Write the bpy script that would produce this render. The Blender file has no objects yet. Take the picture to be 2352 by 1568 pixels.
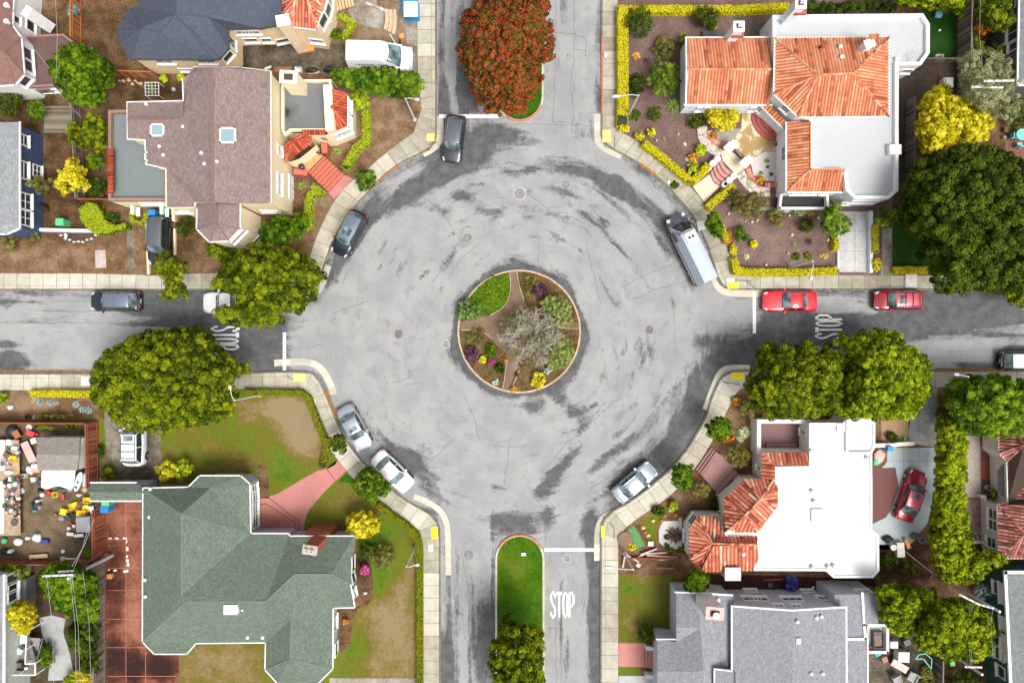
import bpy,bmesh,math,random
import numpy as np
from mathutils import Vector,Matrix

def tessellate_polygon(polys):
    "ear clipping of one simple polygon; returns index triples"
    P = [(float(p[0]),float(p[1])) for p in polys[0]];n = len(P)
    area = sum(P[i][0]*P[(i+1) % n][1]-P[(i+1) % n][0]*P[i][1] for i in range(n))
    idx = list(range(n));sg = 1 if area > 0 else -1;out = []
    cr = lambda a,b,c:((b[0]-a[0])*(c[1]-a[1])-(b[1]-a[1])*(c[0]-a[0]))*sg
    while len(idx) > 3:
        best = None
        for k in range(len(idx)):
            i,j,l = idx[k-1],idx[k],idx[(k+1) % len(idx)];a,b,c = P[i],P[j],P[l]
            if cr(a,b,c) <= 1e-12:continue
            ok = True
            for m in idx:
                if m in (i,j,l) or P[m] in (a,b,c):continue
                if cr(a,b,P[m]) >= -1e-12 and cr(b,c,P[m]) >= -1e-12 and cr(c,a,P[m]) >= -1e-12:ok = False;break
            if ok:
                d = (a[0]-c[0])**2+(a[1]-c[1])**2
                if best is None or d < best[0]:best = (d,k)
        if best is None:   # collinear rest
            best = (0,min(range(len(idx)),key=lambda k:abs(cr(P[idx[k-1]],P[idx[k]],P[idx[(k+1) % len(idx)]]))))
            del idx[best[1]];continue
        k = best[1];out.append((idx[k-1],idx[k],idx[(k+1) % len(idx)]));del idx[k]
    out.append(tuple(idx));return out if sg > 0 else [t[::-1] for t in out]

rng = np.random.default_rng(7)
random.seed(7)
SC = bpy.context.scene
COL = SC.collection
R = math.radians

# ---------------------------------------------------------------- camera, light, exposure
PM,CAMH,CX,CY = 25.0,62.7,1175.5,784.0      # pixels of the 2351 px wide view per metre of ground; flying height
cam = bpy.data.objects.new('camera',bpy.data.cameras.new('camera'))
COL.objects.link(cam)
cam.location = (0,0,CAMH)
cam.rotation_euler = (0,0,0)
cam.data.lens = 24;cam.data.sensor_width = 36
cam.data.clip_start = 0.5;cam.data.clip_end = 2000
SC.camera = cam

SUN_EL,SUN_AZ = R(62),R(140)                    # azimuth clockwise from north (+Y)
w = bpy.data.worlds.new('World');SC.world = w;w.use_nodes = True
nt = w.node_tree;bg = nt.nodes['Background']
sky = nt.nodes.new('ShaderNodeTexSky');sky.sky_type = 'NISHITA';sky.sun_disc = False
sky.sun_elevation = SUN_EL;sky.sun_rotation = SUN_AZ
sky.air_density = 1.0;sky.dust_density = 6.0;sky.ozone_density = 1.0
hsv = nt.nodes.new('ShaderNodeHueSaturation');hsv.inputs['Saturation'].default_value = 0.25
nt.links.new(sky.outputs[0],hsv.inputs['Color']);nt.links.new(hsv.outputs[0],bg.inputs['Color'])
bg.inputs['Strength'].default_value = 0.11
sl = bpy.data.lights.new('sun','SUN');sl.energy = 1.5;sl.angle = R(24);sl.color = (1,0.97,0.92)
sun = bpy.data.objects.new('sun',sl);COL.objects.link(sun)
sd = Vector((math.sin(SUN_AZ)*math.cos(SUN_EL),math.cos(SUN_AZ)*math.cos(SUN_EL),math.sin(SUN_EL)))
sun.rotation_euler = (-sd).to_track_quat('-Z','Y').to_euler()
VS = SC.view_settings
VS.view_transform = 'Standard';VS.look = 'None';VS.gamma = 1;VS.use_curve_mapping = False
VS.exposure = 0.70
SC.cycles.max_bounces = 5;SC.cycles.diffuse_bounces = 3;SC.cycles.glossy_bounces = 2
SC.cycles.transmission_bounces = 2;SC.cycles.transparent_max_bounces = 4

# ---------------------------------------------------------------- helpers
def W(px,py,h=0.0):
    "a point seen at (px,py) of the overhead view and standing h metres above the street"
    k = (CAMH-h)/CAMH/PM
    return Vector(((px-CX)*k,(CY-py)*k,h))
def WL(pts,h=0.0):return [W(p[0],p[1],p[2] if len(p) > 2 else h) for p in pts]

ORG = {}
def tag(o,label=None,cat=None,group=None,kind=None):
    if label:o['label'] = label
    if cat:o['category'] = cat
    if group:o['group'] = group
    if kind:o['kind'] = kind
    return o
def thing(name,label,cat,loc,group=None,rotz=0):
    o = bpy.data.objects.new(name,None);COL.objects.link(o)
    o.location = loc;o.rotation_euler = (0,0,rotz);o.empty_display_size = 0.3
    ORG[o.name] = Vector(loc)
    return tag(o,label,cat,group)
def link(name,me,parent=None,org=None):
    o = bpy.data.objects.new(name,me);COL.objects.link(o)
    if parent:
        o.parent = parent
        ORG[o.name] = ORG[parent.name]
    return o
def mk(name,verts,faces,mat,parent=None,uv=None,tint=None,smooth=False,local=False,label=None):
    me = bpy.data.meshes.new(name)
    off = Vector((0,0,0)) if (local or parent is None) else ORG[parent.name]
    me.from_pydata([tuple(Vector(v)-off) for v in verts],[],faces)
    if uv is not None:
        l = me.uv_layers.new(name='UVMap')
        l.data.foreach_set('uv',np.array(uv,dtype=np.float32).ravel())
    if tint is not None:
        a = me.attributes.new('tint','FLOAT','FACE');a.data.foreach_set('value',np.array(tint,dtype=np.float32))
    if smooth:me.polygons.foreach_set('use_smooth',[True]*len(me.polygons))
    if mat:me.materials.append(mat)
    o = link(name,me,parent)
    if label:o['label'] = label
    return o

class MB:
    def __init__(s):s.v = [];s.f = [];s.t = []
    def add(s,V,F,t=0.5):
        n = len(s.v);s.v += [tuple(v) for v in V];s.f += [tuple(i+n for i in f) for f in F];s.t += [t]*len(F)
    def prism(s,poly,z0,z1,t=0.5,bottom=True):
        n = len(poly);P = [(p[0],p[1]) for p in poly]
        V = [(x,y,z0) for x,y in P]+[(x,y,z1) for x,y in P]
        F = [(i,(i+1) % n,n+(i+1) % n,n+i) for i in range(n)]
        tri = tessellate_polygon([[Vector((x,y,0)) for x,y in P]]) if n > 4 else [tuple(range(n))]
        F += [tuple(i+n for i in f) for f in tri]
        if bottom:F += [tuple(f) for f in tri]
        s.add(V,F,t)
    def flat(s,poly,z,t=0.5):
        n = len(poly);s.add([(p[0],p[1],z) for p in poly],[tuple(f) for f in tessellate_polygon([[Vector((p[0],p[1],0)) for p in poly]])] if n > 4 else [tuple(range(n))],t)
    def box(s,c,d,a=0,t=0.5,taper=1.0):
        ca,sa = math.cos(a),math.sin(a);V = []
        for z,k in ((-.5,1),(.5,taper)):
            for x,y in ((-.5,-.5),(.5,-.5),(.5,.5),(-.5,.5)):
                X,Y = x*d[0]*k,y*d[1]*k
                V.append((c[0]+X*ca-Y*sa,c[1]+X*sa+Y*ca,c[2]+z*d[2]))
        s.add(V,[(0,3,2,1),(4,5,6,7),(0,1,5,4),(1,2,6,5),(2,3,7,6),(3,0,4,7)],t)
    def bar(s,a,b,w,h=None,t=0.5):
        a,b = Vector(a),Vector(b);d = (b-a);h = h or w
        if d.length < 1e-6:return
        d.normalize();u = d.cross(Vector((0,0,1)))
        if u.length < 1e-3:u = Vector((1,0,0))
        u.normalize();v = u.cross(d)
        V = [p+u*i*w/2+v*j*h/2 for p in (a,b) for i,j in ((-1,-1),(1,-1),(1,1),(-1,1))]
        s.add(V,[(0,3,2,1),(4,5,6,7),(0,1,5,4),(1,2,6,5),(2,3,7,6),(3,0,4,7)],t)
    def tube(s,pts,r,n=8,t=0.5,cap=True):
        pts = [Vector(p) for p in pts];rs = r if isinstance(r,(list,tuple)) else [r]*len(pts)
        b = len(s.v)
        for i,p in enumerate(pts):
            d = (pts[min(i+1,len(pts)-1)]-pts[max(i-1,0)]).normalized()
            u = d.cross(Vector((0.01,0.02,1)))
            if u.length < 0.05:u = d.cross(Vector((1,0,0)))
            u.normalize();v = u.cross(d)
            for k in range(n):
                a = 2*math.pi*k/n
                s.v.append(tuple(p+(u*math.cos(a)+v*math.sin(a))*rs[i]))
        for i in range(len(pts)-1):
            for k in range(n):
                s.f.append((b+i*n+k,b+i*n+(k+1) % n,b+(i+1)*n+(k+1) % n,b+(i+1)*n+k));s.t.append(t)
        if cap:
            s.f.append(tuple(b+k for k in range(n-1,-1,-1)));s.f.append(tuple(b+(len(pts)-1)*n+k for k in range(n)));s.t += [t,t]
    def lathe(s,c,prof,n=16,t=0.5,sx=1,sy=1):
        b = len(s.v)
        for r,z in prof:
            for k in range(n):
                a = 2*math.pi*k/n;s.v.append((c[0]+r*math.cos(a)*sx,c[1]+r*math.sin(a)*sy,c[2]+z))
        m = len(prof)
        for i in range(m-1):
            for k in range(n):
                s.f.append((b+i*n+k,b+i*n+(k+1) % n,b+(i+1)*n+(k+1) % n,b+(i+1)*n+k));s.t.append(t)
        s.f.append(tuple(b+(m-1)*n+k for k in range(n)));s.t.append(t)
    def ngon_ball(s,c,r,sub=1,t=0.5,jit=0.15):
        bm = bmesh.new();bmesh.ops.create_icosphere(bm,subdivisions=sub,radius=1)
        V = [(c[0]+v.co.x*r[0]*(1+random.uniform(-jit,jit)),c[1]+v.co.y*r[1]*(1+random.uniform(-jit,jit)),c[2]+v.co.z*r[2]) for v in bm.verts]
        F = [tuple(v.index for v in f.verts) for f in bm.faces];bm.free();s.add(V,F,t)
    def obj(s,name,mat,parent=None,local=False,smooth=False,label=None):
        return mk(name,s.v,s.f,mat,parent,tint=s.t,smooth=smooth,local=local,label=label)

def ccw(P):
    a = sum(P[i][0]*P[(i+1) % len(P)][1]-P[(i+1) % len(P)][0]*P[i][1] for i in range(len(P)))
    return list(P) if a > 0 else list(reversed(P))
def offset(P,d):
    "move a closed polygon's edges inwards by d metres"
    P = [Vector((p[0],p[1])) for p in ccw(P)];n = len(P);out = []
    for i in range(n):
        a,b,c = P[i-1],P[i],P[(i+1) % n]
        e1 = (b-a).normalized();e2 = (c-b).normalized()
        n1 = Vector((-e1.y,e1.x));n2 = Vector((-e2.y,e2.x))
        m = n1+n2
        if m.length < 1e-4:m = n1
        k = d/max(0.35,m.dot(n1))
        out.append(b+m*k)
    return out
def ribbon(pts,wl,wr=None):
    "left and right offset lines of an open 2D polyline"
    wr = wl if wr is None else wr
    P = [Vector((p[0],p[1])) for p in pts];L = [];Rr = []
    for i,p in enumerate(P):
        d1 = (P[i]-P[i-1]).normalized() if i else (P[1]-P[0]).normalized()
        d2 = (P[i+1]-P[i]).normalized() if i < len(P)-1 else d1
        n = Vector((-d1.y,d1.x))+Vector((-d2.y,d2.x));n.normalize()
        k = 1/max(0.5,n.dot(Vector((-d1.y,d1.x))))
        L.append(p+n*wl*k);Rr.append(p-n*wr*k)
    return L,Rr
def resample(P,n):
    P = [Vector(p) for p in P];d = [0]
    for i in range(1,len(P)):d.append(d[-1]+(P[i]-P[i-1]).length)
    out = []
    for k in range(n):
        s = d[-1]*k/(n-1);i = 1
        while i < len(P)-1 and d[i] < s:i += 1
        f = (s-d[i-1])/max(1e-9,d[i]-d[i-1]);out.append(P[i-1].lerp(P[i],min(1,max(0,f))))
    return out
def smoothline(P,it=2,closed=False):
    for _ in range(it):
        n = len(P);Q = []
        rng_ = range(n) if closed else range(n-1)
        if not closed:Q.append(tuple(P[0]))
        for i in rng_:
            a,b = P[i],P[(i+1) % n]
            Q += [tuple(.75*x+.25*y for x,y in zip(a,b)),tuple(.25*x+.75*y for x,y in zip(a,b))]
        if not closed:Q.append(tuple(P[-1]))
        P = Q
    return P
def length(P):return sum((Vector(P[i+1])-Vector(P[i])).length for i in range(len(P)-1))

# ---------------------------------------------------------------- materials
def newmat(name):
    m = bpy.data.materials.new(name);m.use_nodes = True
    n = m.node_tree;n.nodes.clear()
    out = n.nodes.new('ShaderNodeOutputMaterial');b = n.nodes.new('ShaderNodeBsdfPrincipled')
    n.links.new(b.outputs[0],out.inputs[0]);return m,n,b
class NT:
    def __init__(s,n):s.n = n
    def node(s,t,**kw):
        x = s.n.nodes.new(t)
        for k,v in kw.items():setattr(x,k,v)
        return x
    def link(s,a,b):s.n.links.new(a,b)
    def val(s,sock,v):
        if hasattr(v,'is_output') or isinstance(v,bpy.types.NodeSocket):s.n.links.new(v,sock)
        else:sock.default_value = v if not (isinstance(v,tuple) and len(v) == 3) else (*v,1) if sock.type == 'RGBA' else v
    def noise(s,scale,detail=3,rough=0.6,vec=None,dist=0.0,stretch=None):
        x = s.node('ShaderNodeTexNoise');x.inputs['Scale'].default_value = scale
        x.inputs['Detail'].default_value = detail;x.inputs['Roughness'].default_value = rough;x.inputs['Distortion'].default_value = dist
        v = vec or s.pos()
        if stretch:
            mp = s.node('ShaderNodeMapping');mp.inputs['Scale'].default_value = stretch;s.link(v,mp.inputs[0]);v = mp.outputs[0]
        s.link(v,x.inputs['Vector']);return x.outputs['Fac']
    def pos(s):
        if not hasattr(s,'_p'):s._p = s.node('ShaderNodeNewGeometry').outputs['Position']
        return s._p
    def attr(s,name):return s.node('ShaderNodeAttribute',attribute_name=name).outputs['Fac']
    def math(s,op,a,b=0.0,c=None,clamp=False):
        x = s.node('ShaderNodeMath',operation=op);x.use_clamp = clamp;s.val(x.inputs[0],a);s.val(x.inputs[1],b)
        if c is not None:s.val(x.inputs[2],c)
        return x.outputs[0]
    def mix(s,f,a,b,mode='MIX'):
        x = s.node('ShaderNodeMixRGB',blend_type=mode);s.val(x.inputs[0],f);s.val(x.inputs[1],a);s.val(x.inputs[2],b);return x.outputs[0]
    def step(s,v,lo,hi):
        x = s.node('ShaderNodeMapRange',interpolation_type='SMOOTHSTEP');s.val(x.inputs[0],v)
        x.inputs[1].default_value = lo;x.inputs[2].default_value = hi;return x.outputs[0]
    def ramp(s,v,stops):
        x = s.node('ShaderNodeValToRGB');cr = x.color_ramp
        while len(cr.elements) < len(stops):cr.elements.new(0.5)
        for e,(p,c) in zip(cr.elements,stops):e.position = p;e.color = (*c,1)
        s.val(x.inputs[0],v);return x.outputs[0]
    def bump(s,h,strength,dist,bsdf):
        x = s.node('ShaderNodeBump');x.inputs['Strength'].default_value = strength;x.inputs['Distance'].default_value = dist
        s.link(h,x.inputs['Height']);s.link(x.outputs[0],bsdf.inputs['Normal'])

MATS = {}
def plain(name,c,rough=0.7,metal=0.0,var=0.12,scale=3.0,spec=None,coat=0.0,fine=40.0):
    "a painted, cast or woven surface: its colour with uneven soiling and grain"
    if name in MATS:return MATS[name]
    m,n,b = newmat(name);T = NT(n)
    f = T.math('ADD',T.math('MULTIPLY',T.noise(scale,4),0.65),T.math('MULTIPLY',T.noise(fine,2),0.35))
    lo = tuple(x*(1-var*1.6) for x in c);hi = tuple(min(1,x*(1+var)) for x in c)
    T.link(T.ramp(f,[(0.35,lo),(0.62,hi)]),b.inputs['Base Color'])
    b.inputs['Roughness'].default_value = rough;b.inputs['Metallic'].default_value = metal
    if spec is not None:b.inputs['Specular IOR Level'].default_value = spec
    if coat:b.inputs['Coat Weight'].default_value = coat;b.inputs['Coat Roughness'].default_value = 0.08
    MATS[name] = m;return m
def tinted(name,stops,rough=0.75,noise=0.25,scale=4.0,spec=0.3,sss=0.0,bump=0):
    "colour picked by the per-face tint attribute plus some noise"
    if name in MATS:return MATS[name]
    m,n,b = newmat(name);T = NT(n)
    v = T.math('ADD',T.attr('tint'),T.math('MULTIPLY',T.math('SUBTRACT',T.noise(scale,3),0.5),noise*2))
    T.link(T.ramp(v,stops),b.inputs['Base Color'])
    b.inputs['Roughness'].default_value = rough;b.inputs['Specular IOR Level'].default_value = spec
    if bump:T.bump(T.noise(30,3),bump,0.03,b)
    MATS[name] = m;return m
def ground_mat(name,stops,noises=((0.8,0.5),(6,0.4),(30,0.3)),rough=0.95,bump=0.6,fld=True):
    if name in MATS:return MATS[name]
    m,n,b = newmat(name);T = NT(n)
    v = T.attr('field') if fld else 0.5
    for s,a in noises:
        v = T.math('ADD',v,T.math('MULTIPLY',T.math('SUBTRACT',T.noise(s,4,0.65),0.5),a*2))
    col = T.ramp(v,stops)
    T.link(T.mix(T.step(T.noise(55,2,0.7),0.3,0.75),T.mix(0.35,col,(0,0,0)),col),b.inputs['Base Color'])
    b.inputs['Roughness'].default_value = rough;b.inputs['Specular IOR Level'].default_value = 0.15
    T.bump(T.noise(35,4,0.7),bump,0.05,b)
    MATS[name] = m;return m
def shingle(name,c1,c2,c3):
    if name in MATS:return MATS[name]
    m,n,b = newmat(name);T = NT(n)
    uv = T.node('ShaderNodeUVMap').outputs[0]
    br = T.node('ShaderNodeTexBrick');T.link(uv,br.inputs['Vector'])
    br.inputs['Scale'].default_value = 1.0;br.inputs['Brick Width'].default_value = 0.26;br.inputs['Row Height'].default_value = 0.15
    br.inputs['Mortar Size'].default_value = 0.008;br.inputs['Bias'].default_value = 0.0;br.inputs['Mortar Smooth'].default_value = 0.3
    br.inputs['Color1'].default_value = (*c1,1);br.inputs['Color2'].default_value = (*c2,1);br.inputs['Mortar'].default_value = (*c3,1)
    col = T.mix(T.step(T.noise(0.35,4),0.35,0.7),br.outputs[0],T.mix(0.35,br.outputs[0],c2))
    col = T.mix(T.step(T.noise(11,3,0.75),0.44,0.58),col,T.mix(0.6,col,c3))
    T.link(col,b.inputs['Base Color']);b.inputs['Roughness'].default_value = 0.95;b.inputs['Specular IOR Level'].default_value = 0.1
    T.bump(br.outputs['Fac'],0.5,0.02,b)
    MATS[name] = m;return m

def field(pts,blobs,base=0.5):
    "pts (N,2) in overhead pixels; blobs (px,py,rx,ry,deg,amount)"
    v = np.full(len(pts),float(base))
    for (x,y,rx,ry,a,k) in blobs:
        ca,sa = math.cos(R(a)),math.sin(R(a));dx,dy = pts[:,0]-x,pts[:,1]-y
        u = (dx*ca+dy*sa)/rx;w_ = (-dx*sa+dy*ca)/ry
        v += k*np.exp(-(u*u+w_*w_)**1.5)
    return v
def topx(co): # world (x,y) on the ground -> overhead pixels
    k = CAMH/(CAMH-0.15)
    return np.stack([CX+co[:,0]*PM*k,CY-co[:,1]*PM*k],1)
def sheet(name,poly,z,mat,blobs=None,base=0.5,res=0.5,kind='structure',parent=None,world=False,label=None,cat=None,relief=0):
    "a level piece of ground: outline in pixels, cut on a grid so that it can carry a field of growth or wear"
    P = ccw([(p[0],p[1]) for p in (poly if world else WL(poly,z))])
    bm = bmesh.new();vs = [bm.verts.new((x,y,z)) for x,y in P]
    for t_ in tessellate_polygon([P]):
        try:bm.faces.new([vs[i] for i in t_])
        except ValueError:pass
    if blobs is not None:
        xs = [p[0] for p in P];ys = [p[1] for p in P]
        for ax,lo,hi in ((0,min(xs),max(xs)),(1,min(ys),max(ys))):
            lo2,hi2 = max(lo,(-50,-34)[ax]),min(hi,(50,34)[ax])
            t = math.ceil(lo2/res)*res
            while t < hi2:
                co = [0,0,0];no = [0,0,0];co[ax] = t;no[ax] = 1
                bmesh.ops.bisect_plane(bm,geom=bm.verts[:]+bm.edges[:]+bm.faces[:],plane_co=co,plane_no=no,dist=1e-5);t += res
    me = bpy.data.meshes.new(name);bm.to_mesh(me);bm.free()
    n = len(me.vertices);co = np.empty(n*3,dtype=np.float32);me.vertices.foreach_get('co',co);co = co.reshape(-1,3)
    a = me.attributes.new('field','FLOAT','POINT');a.data.foreach_set('value',(blobs(topx(co[:,:2])) if callable(blobs) else field(topx(co[:,:2]),blobs or [],base)).astype(np.float32))
    me.materials.append(mat)
    o = link(name,me,parent)
    if parent:
        off = ORG[parent.name];me.transform(Matrix.Translation(-off))
    elif kind:o['kind'] = kind
    if label:tag(o,label,cat)
    return o

# ---------------------------------------------------------------- foliage
def leafmesh(name,pos,nrm,size,tint,mat,parent,aspect=1.0,along=None,bend=0):
    n = len(pos);off = np.array(ORG[parent.name]) if parent else np.zeros(3)
    nrm = nrm/np.linalg.norm(nrm,axis=1,keepdims=True)
    if along is None:along = rng.normal(size=(n,3))
    u = along-nrm*np.sum(along*nrm,1,keepdims=True);u /= np.linalg.norm(u,axis=1,keepdims=True)+1e-9
    v = np.cross(nrm,u);s = size[:,None]
    q = np.stack([pos-u*s,pos-v*s*aspect*0.6,pos+u*s,pos+v*s*aspect*0.6],1)-off
    me = bpy.data.meshes.new(name)
    me.vertices.add(4*n);me.vertices.foreach_set('co',q.astype(np.float32).ravel())
    me.loops.add(4*n);me.loops.foreach_set('vertex_index',np.arange(4*n,dtype=np.int32))
    me.polygons.add(n);me.polygons.foreach_set('loop_start',np.arange(0,4*n,4,dtype=np.int32));me.polygons.foreach_set('loop_total',np.full(n,4,dtype=np.int32))
    me.update(calc_edges=True)
    a = me.attributes.new('tint','FLOAT','FACE');a.data.foreach_set('value',tint.astype(np.float32))
    me.materials.append(mat)
    return link(name,me,parent)
def inpoly(x,y,P):
    c = np.zeros(len(x),bool);n = len(P)
    for i in range(n):
        x1,y1 = P[i][0],P[i][1];x2,y2 = P[(i+1) % n][0],P[(i+1) % n][1]
        if y1 == y2:continue
        k = ((y1 > y) != (y2 > y)) & (x < (x2-x1)*(y-y1)/(y2-y1)+x1);c ^= k
    return c
def edgedist(x,y,P):
    d = np.full(len(x),1e9);n = len(P)
    for i in range(n):
        x1,y1 = P[i][0],P[i][1];dx,dy = P[(i+1) % n][0]-x1,P[(i+1) % n][1]-y1
        t = np.clip(((x-x1)*dx+(y-y1)*dy)/(dx*dx+dy*dy+1e-9),0,1)
        d = np.minimum(d,np.hypot(x-x1-t*dx,y-y1-t*dy))
    return d
def clumps(P,sp,hb,ht,shape=0.5,jz=0.25,ragged=0.0,lobe=0.0):
    "clump centres (pixels, z, tint shift) filling outline P (pixels) at spacing sp metres under a dome from hb to ht"
    xs = [p[0] for p in P];ys = [p[1] for p in P];s = sp*PM;pts = []
    nx,ny = int((max(xs)-min(xs))/s)+2,int((max(ys)-min(ys))/s)+2
    gx,gy = np.meshgrid(np.arange(nx),np.arange(ny));gx = gx.ravel()+0.5*(gy.ravel() % 2);gy = gy.ravel()
    x = min(xs)+gx*s+rng.uniform(-.38,.38,len(gx))*s;y = min(ys)+gy*s*0.9+rng.uniform(-.38,.38,len(gx))*s
    k = inpoly(x,y,P);x,y = x[k],y[k]
    d = edgedist(x,y,P);dm = max(d.max() if len(d) else 1,1e-3)
    k = d > s*0.30*rng.uniform(0.3,1.6,len(d));x,y,d = x[k],y[k],d[k]
    if ragged:k = rng.random(len(d)) > ragged*(1-d/dm);x,y,d = x[k],y[k],d[k]
    z = hb+(ht-hb)*np.clip(1-(1-d/dm)**2,0,1)**shape+rng.uniform(-jz,jz,len(x))*sp*1.6
    # the crown is broken into lobes; shade is painted into the creases' tint
    if lobe and len(x):
        m = max(1,int(len(x)*sp*sp/(lobe*lobe)*1.15));li = rng.choice(len(x),min(m,len(x)),replace=False)
        D = np.hypot(x[:,None]-x[li][None],y[:,None]-y[li][None])/PM;w_ = D.argmin(1);dd = D.min(1)
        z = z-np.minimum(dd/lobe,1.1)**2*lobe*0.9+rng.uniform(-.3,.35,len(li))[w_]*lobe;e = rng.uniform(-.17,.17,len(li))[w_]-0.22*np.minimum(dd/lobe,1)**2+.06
    else:e = np.zeros(len(x))
    return x,y,z,e
def foliage(name,parent,P,hb,ht,mat,clump=0.55,leaf=0.15,n=70,shape=0.5,sub=2,jz=0.34,tvar=0.28,lvar=0.15,squash=0.8,aspect=1.0,ragged=0.0,base=0.5,gaps=0.0,tips=None,lobe=None):
    if lobe is None:lobe = clump*2.1 if ht > 2.2 else 0
    A,N,S,T_ = [],[],[],[]
    for layer in range(sub):
        x,y,z,e = clumps(P,clump*(1+0.25*layer),hb,ht,shape,jz,ragged,lobe)
        if len(x) == 0:continue
        z = z-layer*clump*2.0
        if gaps:
            k = rng.random(len(x)) > gaps;x,y,z,e = x[k],y[k],z[k],e[k]
        z = np.maximum(z,hb*0.6+clump*0.3)
        k = (CAMH-z)/CAMH/PM;c = np.stack([(x-CX)*k,(CY-y)*k,z],1)
        nn = int(n*1.7) if layer == 0 else n
        rc = clump*rng.uniform(0.42,0.86,len(x));m = len(x)
        d = rng.normal(size=(m,nn,3));d[:,:,2] = np.abs(d[:,:,2])*1.1-0.35
        d /= np.linalg.norm(d,axis=2,keepdims=True)
        rr = rng.uniform(0.62,1.06,(m,nn,1))
        p = c[:,None,:]+d*rr*rc[:,None,None]*np.array([1,1,squash])
        A.append(p.reshape(-1,3));N.append((d+rng.normal(size=d.shape)*0.45+np.array([0,0,.25])).reshape(-1,3))
        S.append((leaf*.72*rng.uniform(0.65,1.25,(m,nn))).ravel())
        t = base+e[:,None]+rng.uniform(-tvar,tvar,(m,1))+rng.normal(size=(m,nn))*lvar+0.10*(d[:,:,2])  # tint carries painted shade: clump undersides darker than their tops
        if tips is not None:t = np.where(rng.random((m,nn)) < tips,1.0,np.minimum(t,0.8))
        T_.append((t-.05).ravel())
    if not A:return None
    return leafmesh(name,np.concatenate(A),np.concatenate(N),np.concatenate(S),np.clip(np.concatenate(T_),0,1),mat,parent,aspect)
def blobpoly(px,py,r,n=14,j=0.12,ry=None,rot=0):
    ry = ry or r;out = []
    for k in range(n):
        a = 2*math.pi*k/n;q = 1+random.uniform(-j,j);x,y = r*q*math.cos(a),ry*q*math.sin(a)
        ca,sa = math.cos(R(rot)),math.sin(R(rot));out.append((px+x*ca-y*sa,py+x*sa+y*ca))
    return out
def limbs(parent,base,tops,r,mat,name='trunk'):
    mb = MB()
    b = Vector(base);fork = b.copy();zt = min(t.z for t in tops)
    c = sum(tops,Vector())/len(tops);fork = b.lerp(c,0.3);
    mb.tube([b,b.lerp(fork,.5)+Vector((random.uniform(-.08,.08),random.uniform(-.08,.08),0)),fork],[r*1.25,r,r*.85],9)
    for t in tops:
        m = fork.lerp(t,.5)+Vector((random.uniform(-.3,.3),random.uniform(-.3,.3),random.uniform(-.1,.4)))
        mb.tube([fork-Vector((0,0,.1)),m,t],[r*.6,r*.35,r*.1],6)
        for _ in range(3):
            q = m.lerp(t,random.uniform(0,.8));mb.tube([q,q+Vector((random.uniform(-1,1),random.uniform(-1,1),random.uniform(.1,.7)))*1.1],[r*.18,r*.04],5)
    return mb.obj(name,mat,parent)
def ctr(P):return (sum(p[0] for p in P)/len(P),sum(p[1] for p in P)/len(P))
def tree(label,P,hb,ht,mat,root=None,r=0.2,name='tree',cat='tree',group=None,nl=7,**kw):
    c = root or ctr(P);g = W(c[0],c[1],0.16);th = thing(name,label,cat,g,group)
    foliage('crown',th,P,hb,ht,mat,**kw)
    tops = []
    m = ctr(P);
    for k in range(nl):
        q = P[int(k*len(P)/nl)];f = random.uniform(.35,.7);z = hb+(ht-hb)*random.uniform(.25,.6)
        tops.append(W(m[0]+(q[0]-m[0])*f,m[1]+(q[1]-m[1])*f,z))
    limbs(th,g,tops,r,BARK);return th
def bush(label,px,py,r,h,mat,name='shrub',cat='shrub',group=None,ry=None,leaf=0.09,clump=None,n=45,P=None,**kw):
    "rounded bush; px,py where its top shows, r in pixels"
    P = P or blobpoly(px,py,r,ry=ry)
    th = thing(name,label,cat,W(px,py,0.16),group)
    cl = clump or max(0.16,min(0.4,r/PM*0.42))
    kw.setdefault('shape',0.55)
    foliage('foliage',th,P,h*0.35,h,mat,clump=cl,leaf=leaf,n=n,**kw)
    mb = MB();b = W(px,py,0.14)
    for k in range(4):
        a = k*1.7+random.random();mb.tube([b,b+Vector((math.cos(a)*r/PM*.4,math.sin(a)*r/PM*.4,h*.7))],[.035,.012],5)
    mb.obj('stem',BARK,th);return th
def rosette(label,px,py,r,mat,name='agave',cat='plant',n=34,h=0.5,wd=0.035,group=None,z0=0.16,droop=0.35):
    "spiky plant: tapering blades round a heart; r in metres"
    th = thing(name,label,cat,W(px,py,z0),group);mb = MB();b = W(px,py,z0)
    for k in range(n):
        a = 2.399*k+random.uniform(-.2,.2);el = R(12+70*(k/n)**1.1)+random.uniform(-.1,.1);L = r*random.uniform(.85,1.1)
        d = Vector((math.cos(a)*math.cos(el),math.sin(a)*math.cos(el),math.sin(el)));s = Vector((-math.sin(a),math.cos(a),0))
        pts = [b+Vector((0,0,h*.15))+d*L*t-Vector((0,0,droop*L*t*t)) for t in (0.05,.35,.7,1)];ws = [wd*.7,wd*1.2,wd*.8,0.004]
        V = []
        for p,w_ in zip(pts,ws):V += [p-s*w_,p+Vector((0,0,w_*.25)),p+s*w_]
        F = []
        for i in range(3):F += [(3*i,3*i+1,3*i+4,3*i+3),(3*i+1,3*i+2,3*i+5,3*i+4)]
        mb.add(V,F,random.uniform(.2,.9))
    mb.obj('leaves',mat,th)
    m2 = MB();m2.lathe(b,[(0.05,0),(0.07,.04),(0.04,h*.2)],8);m2.obj('heart',mat,th);return th
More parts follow.
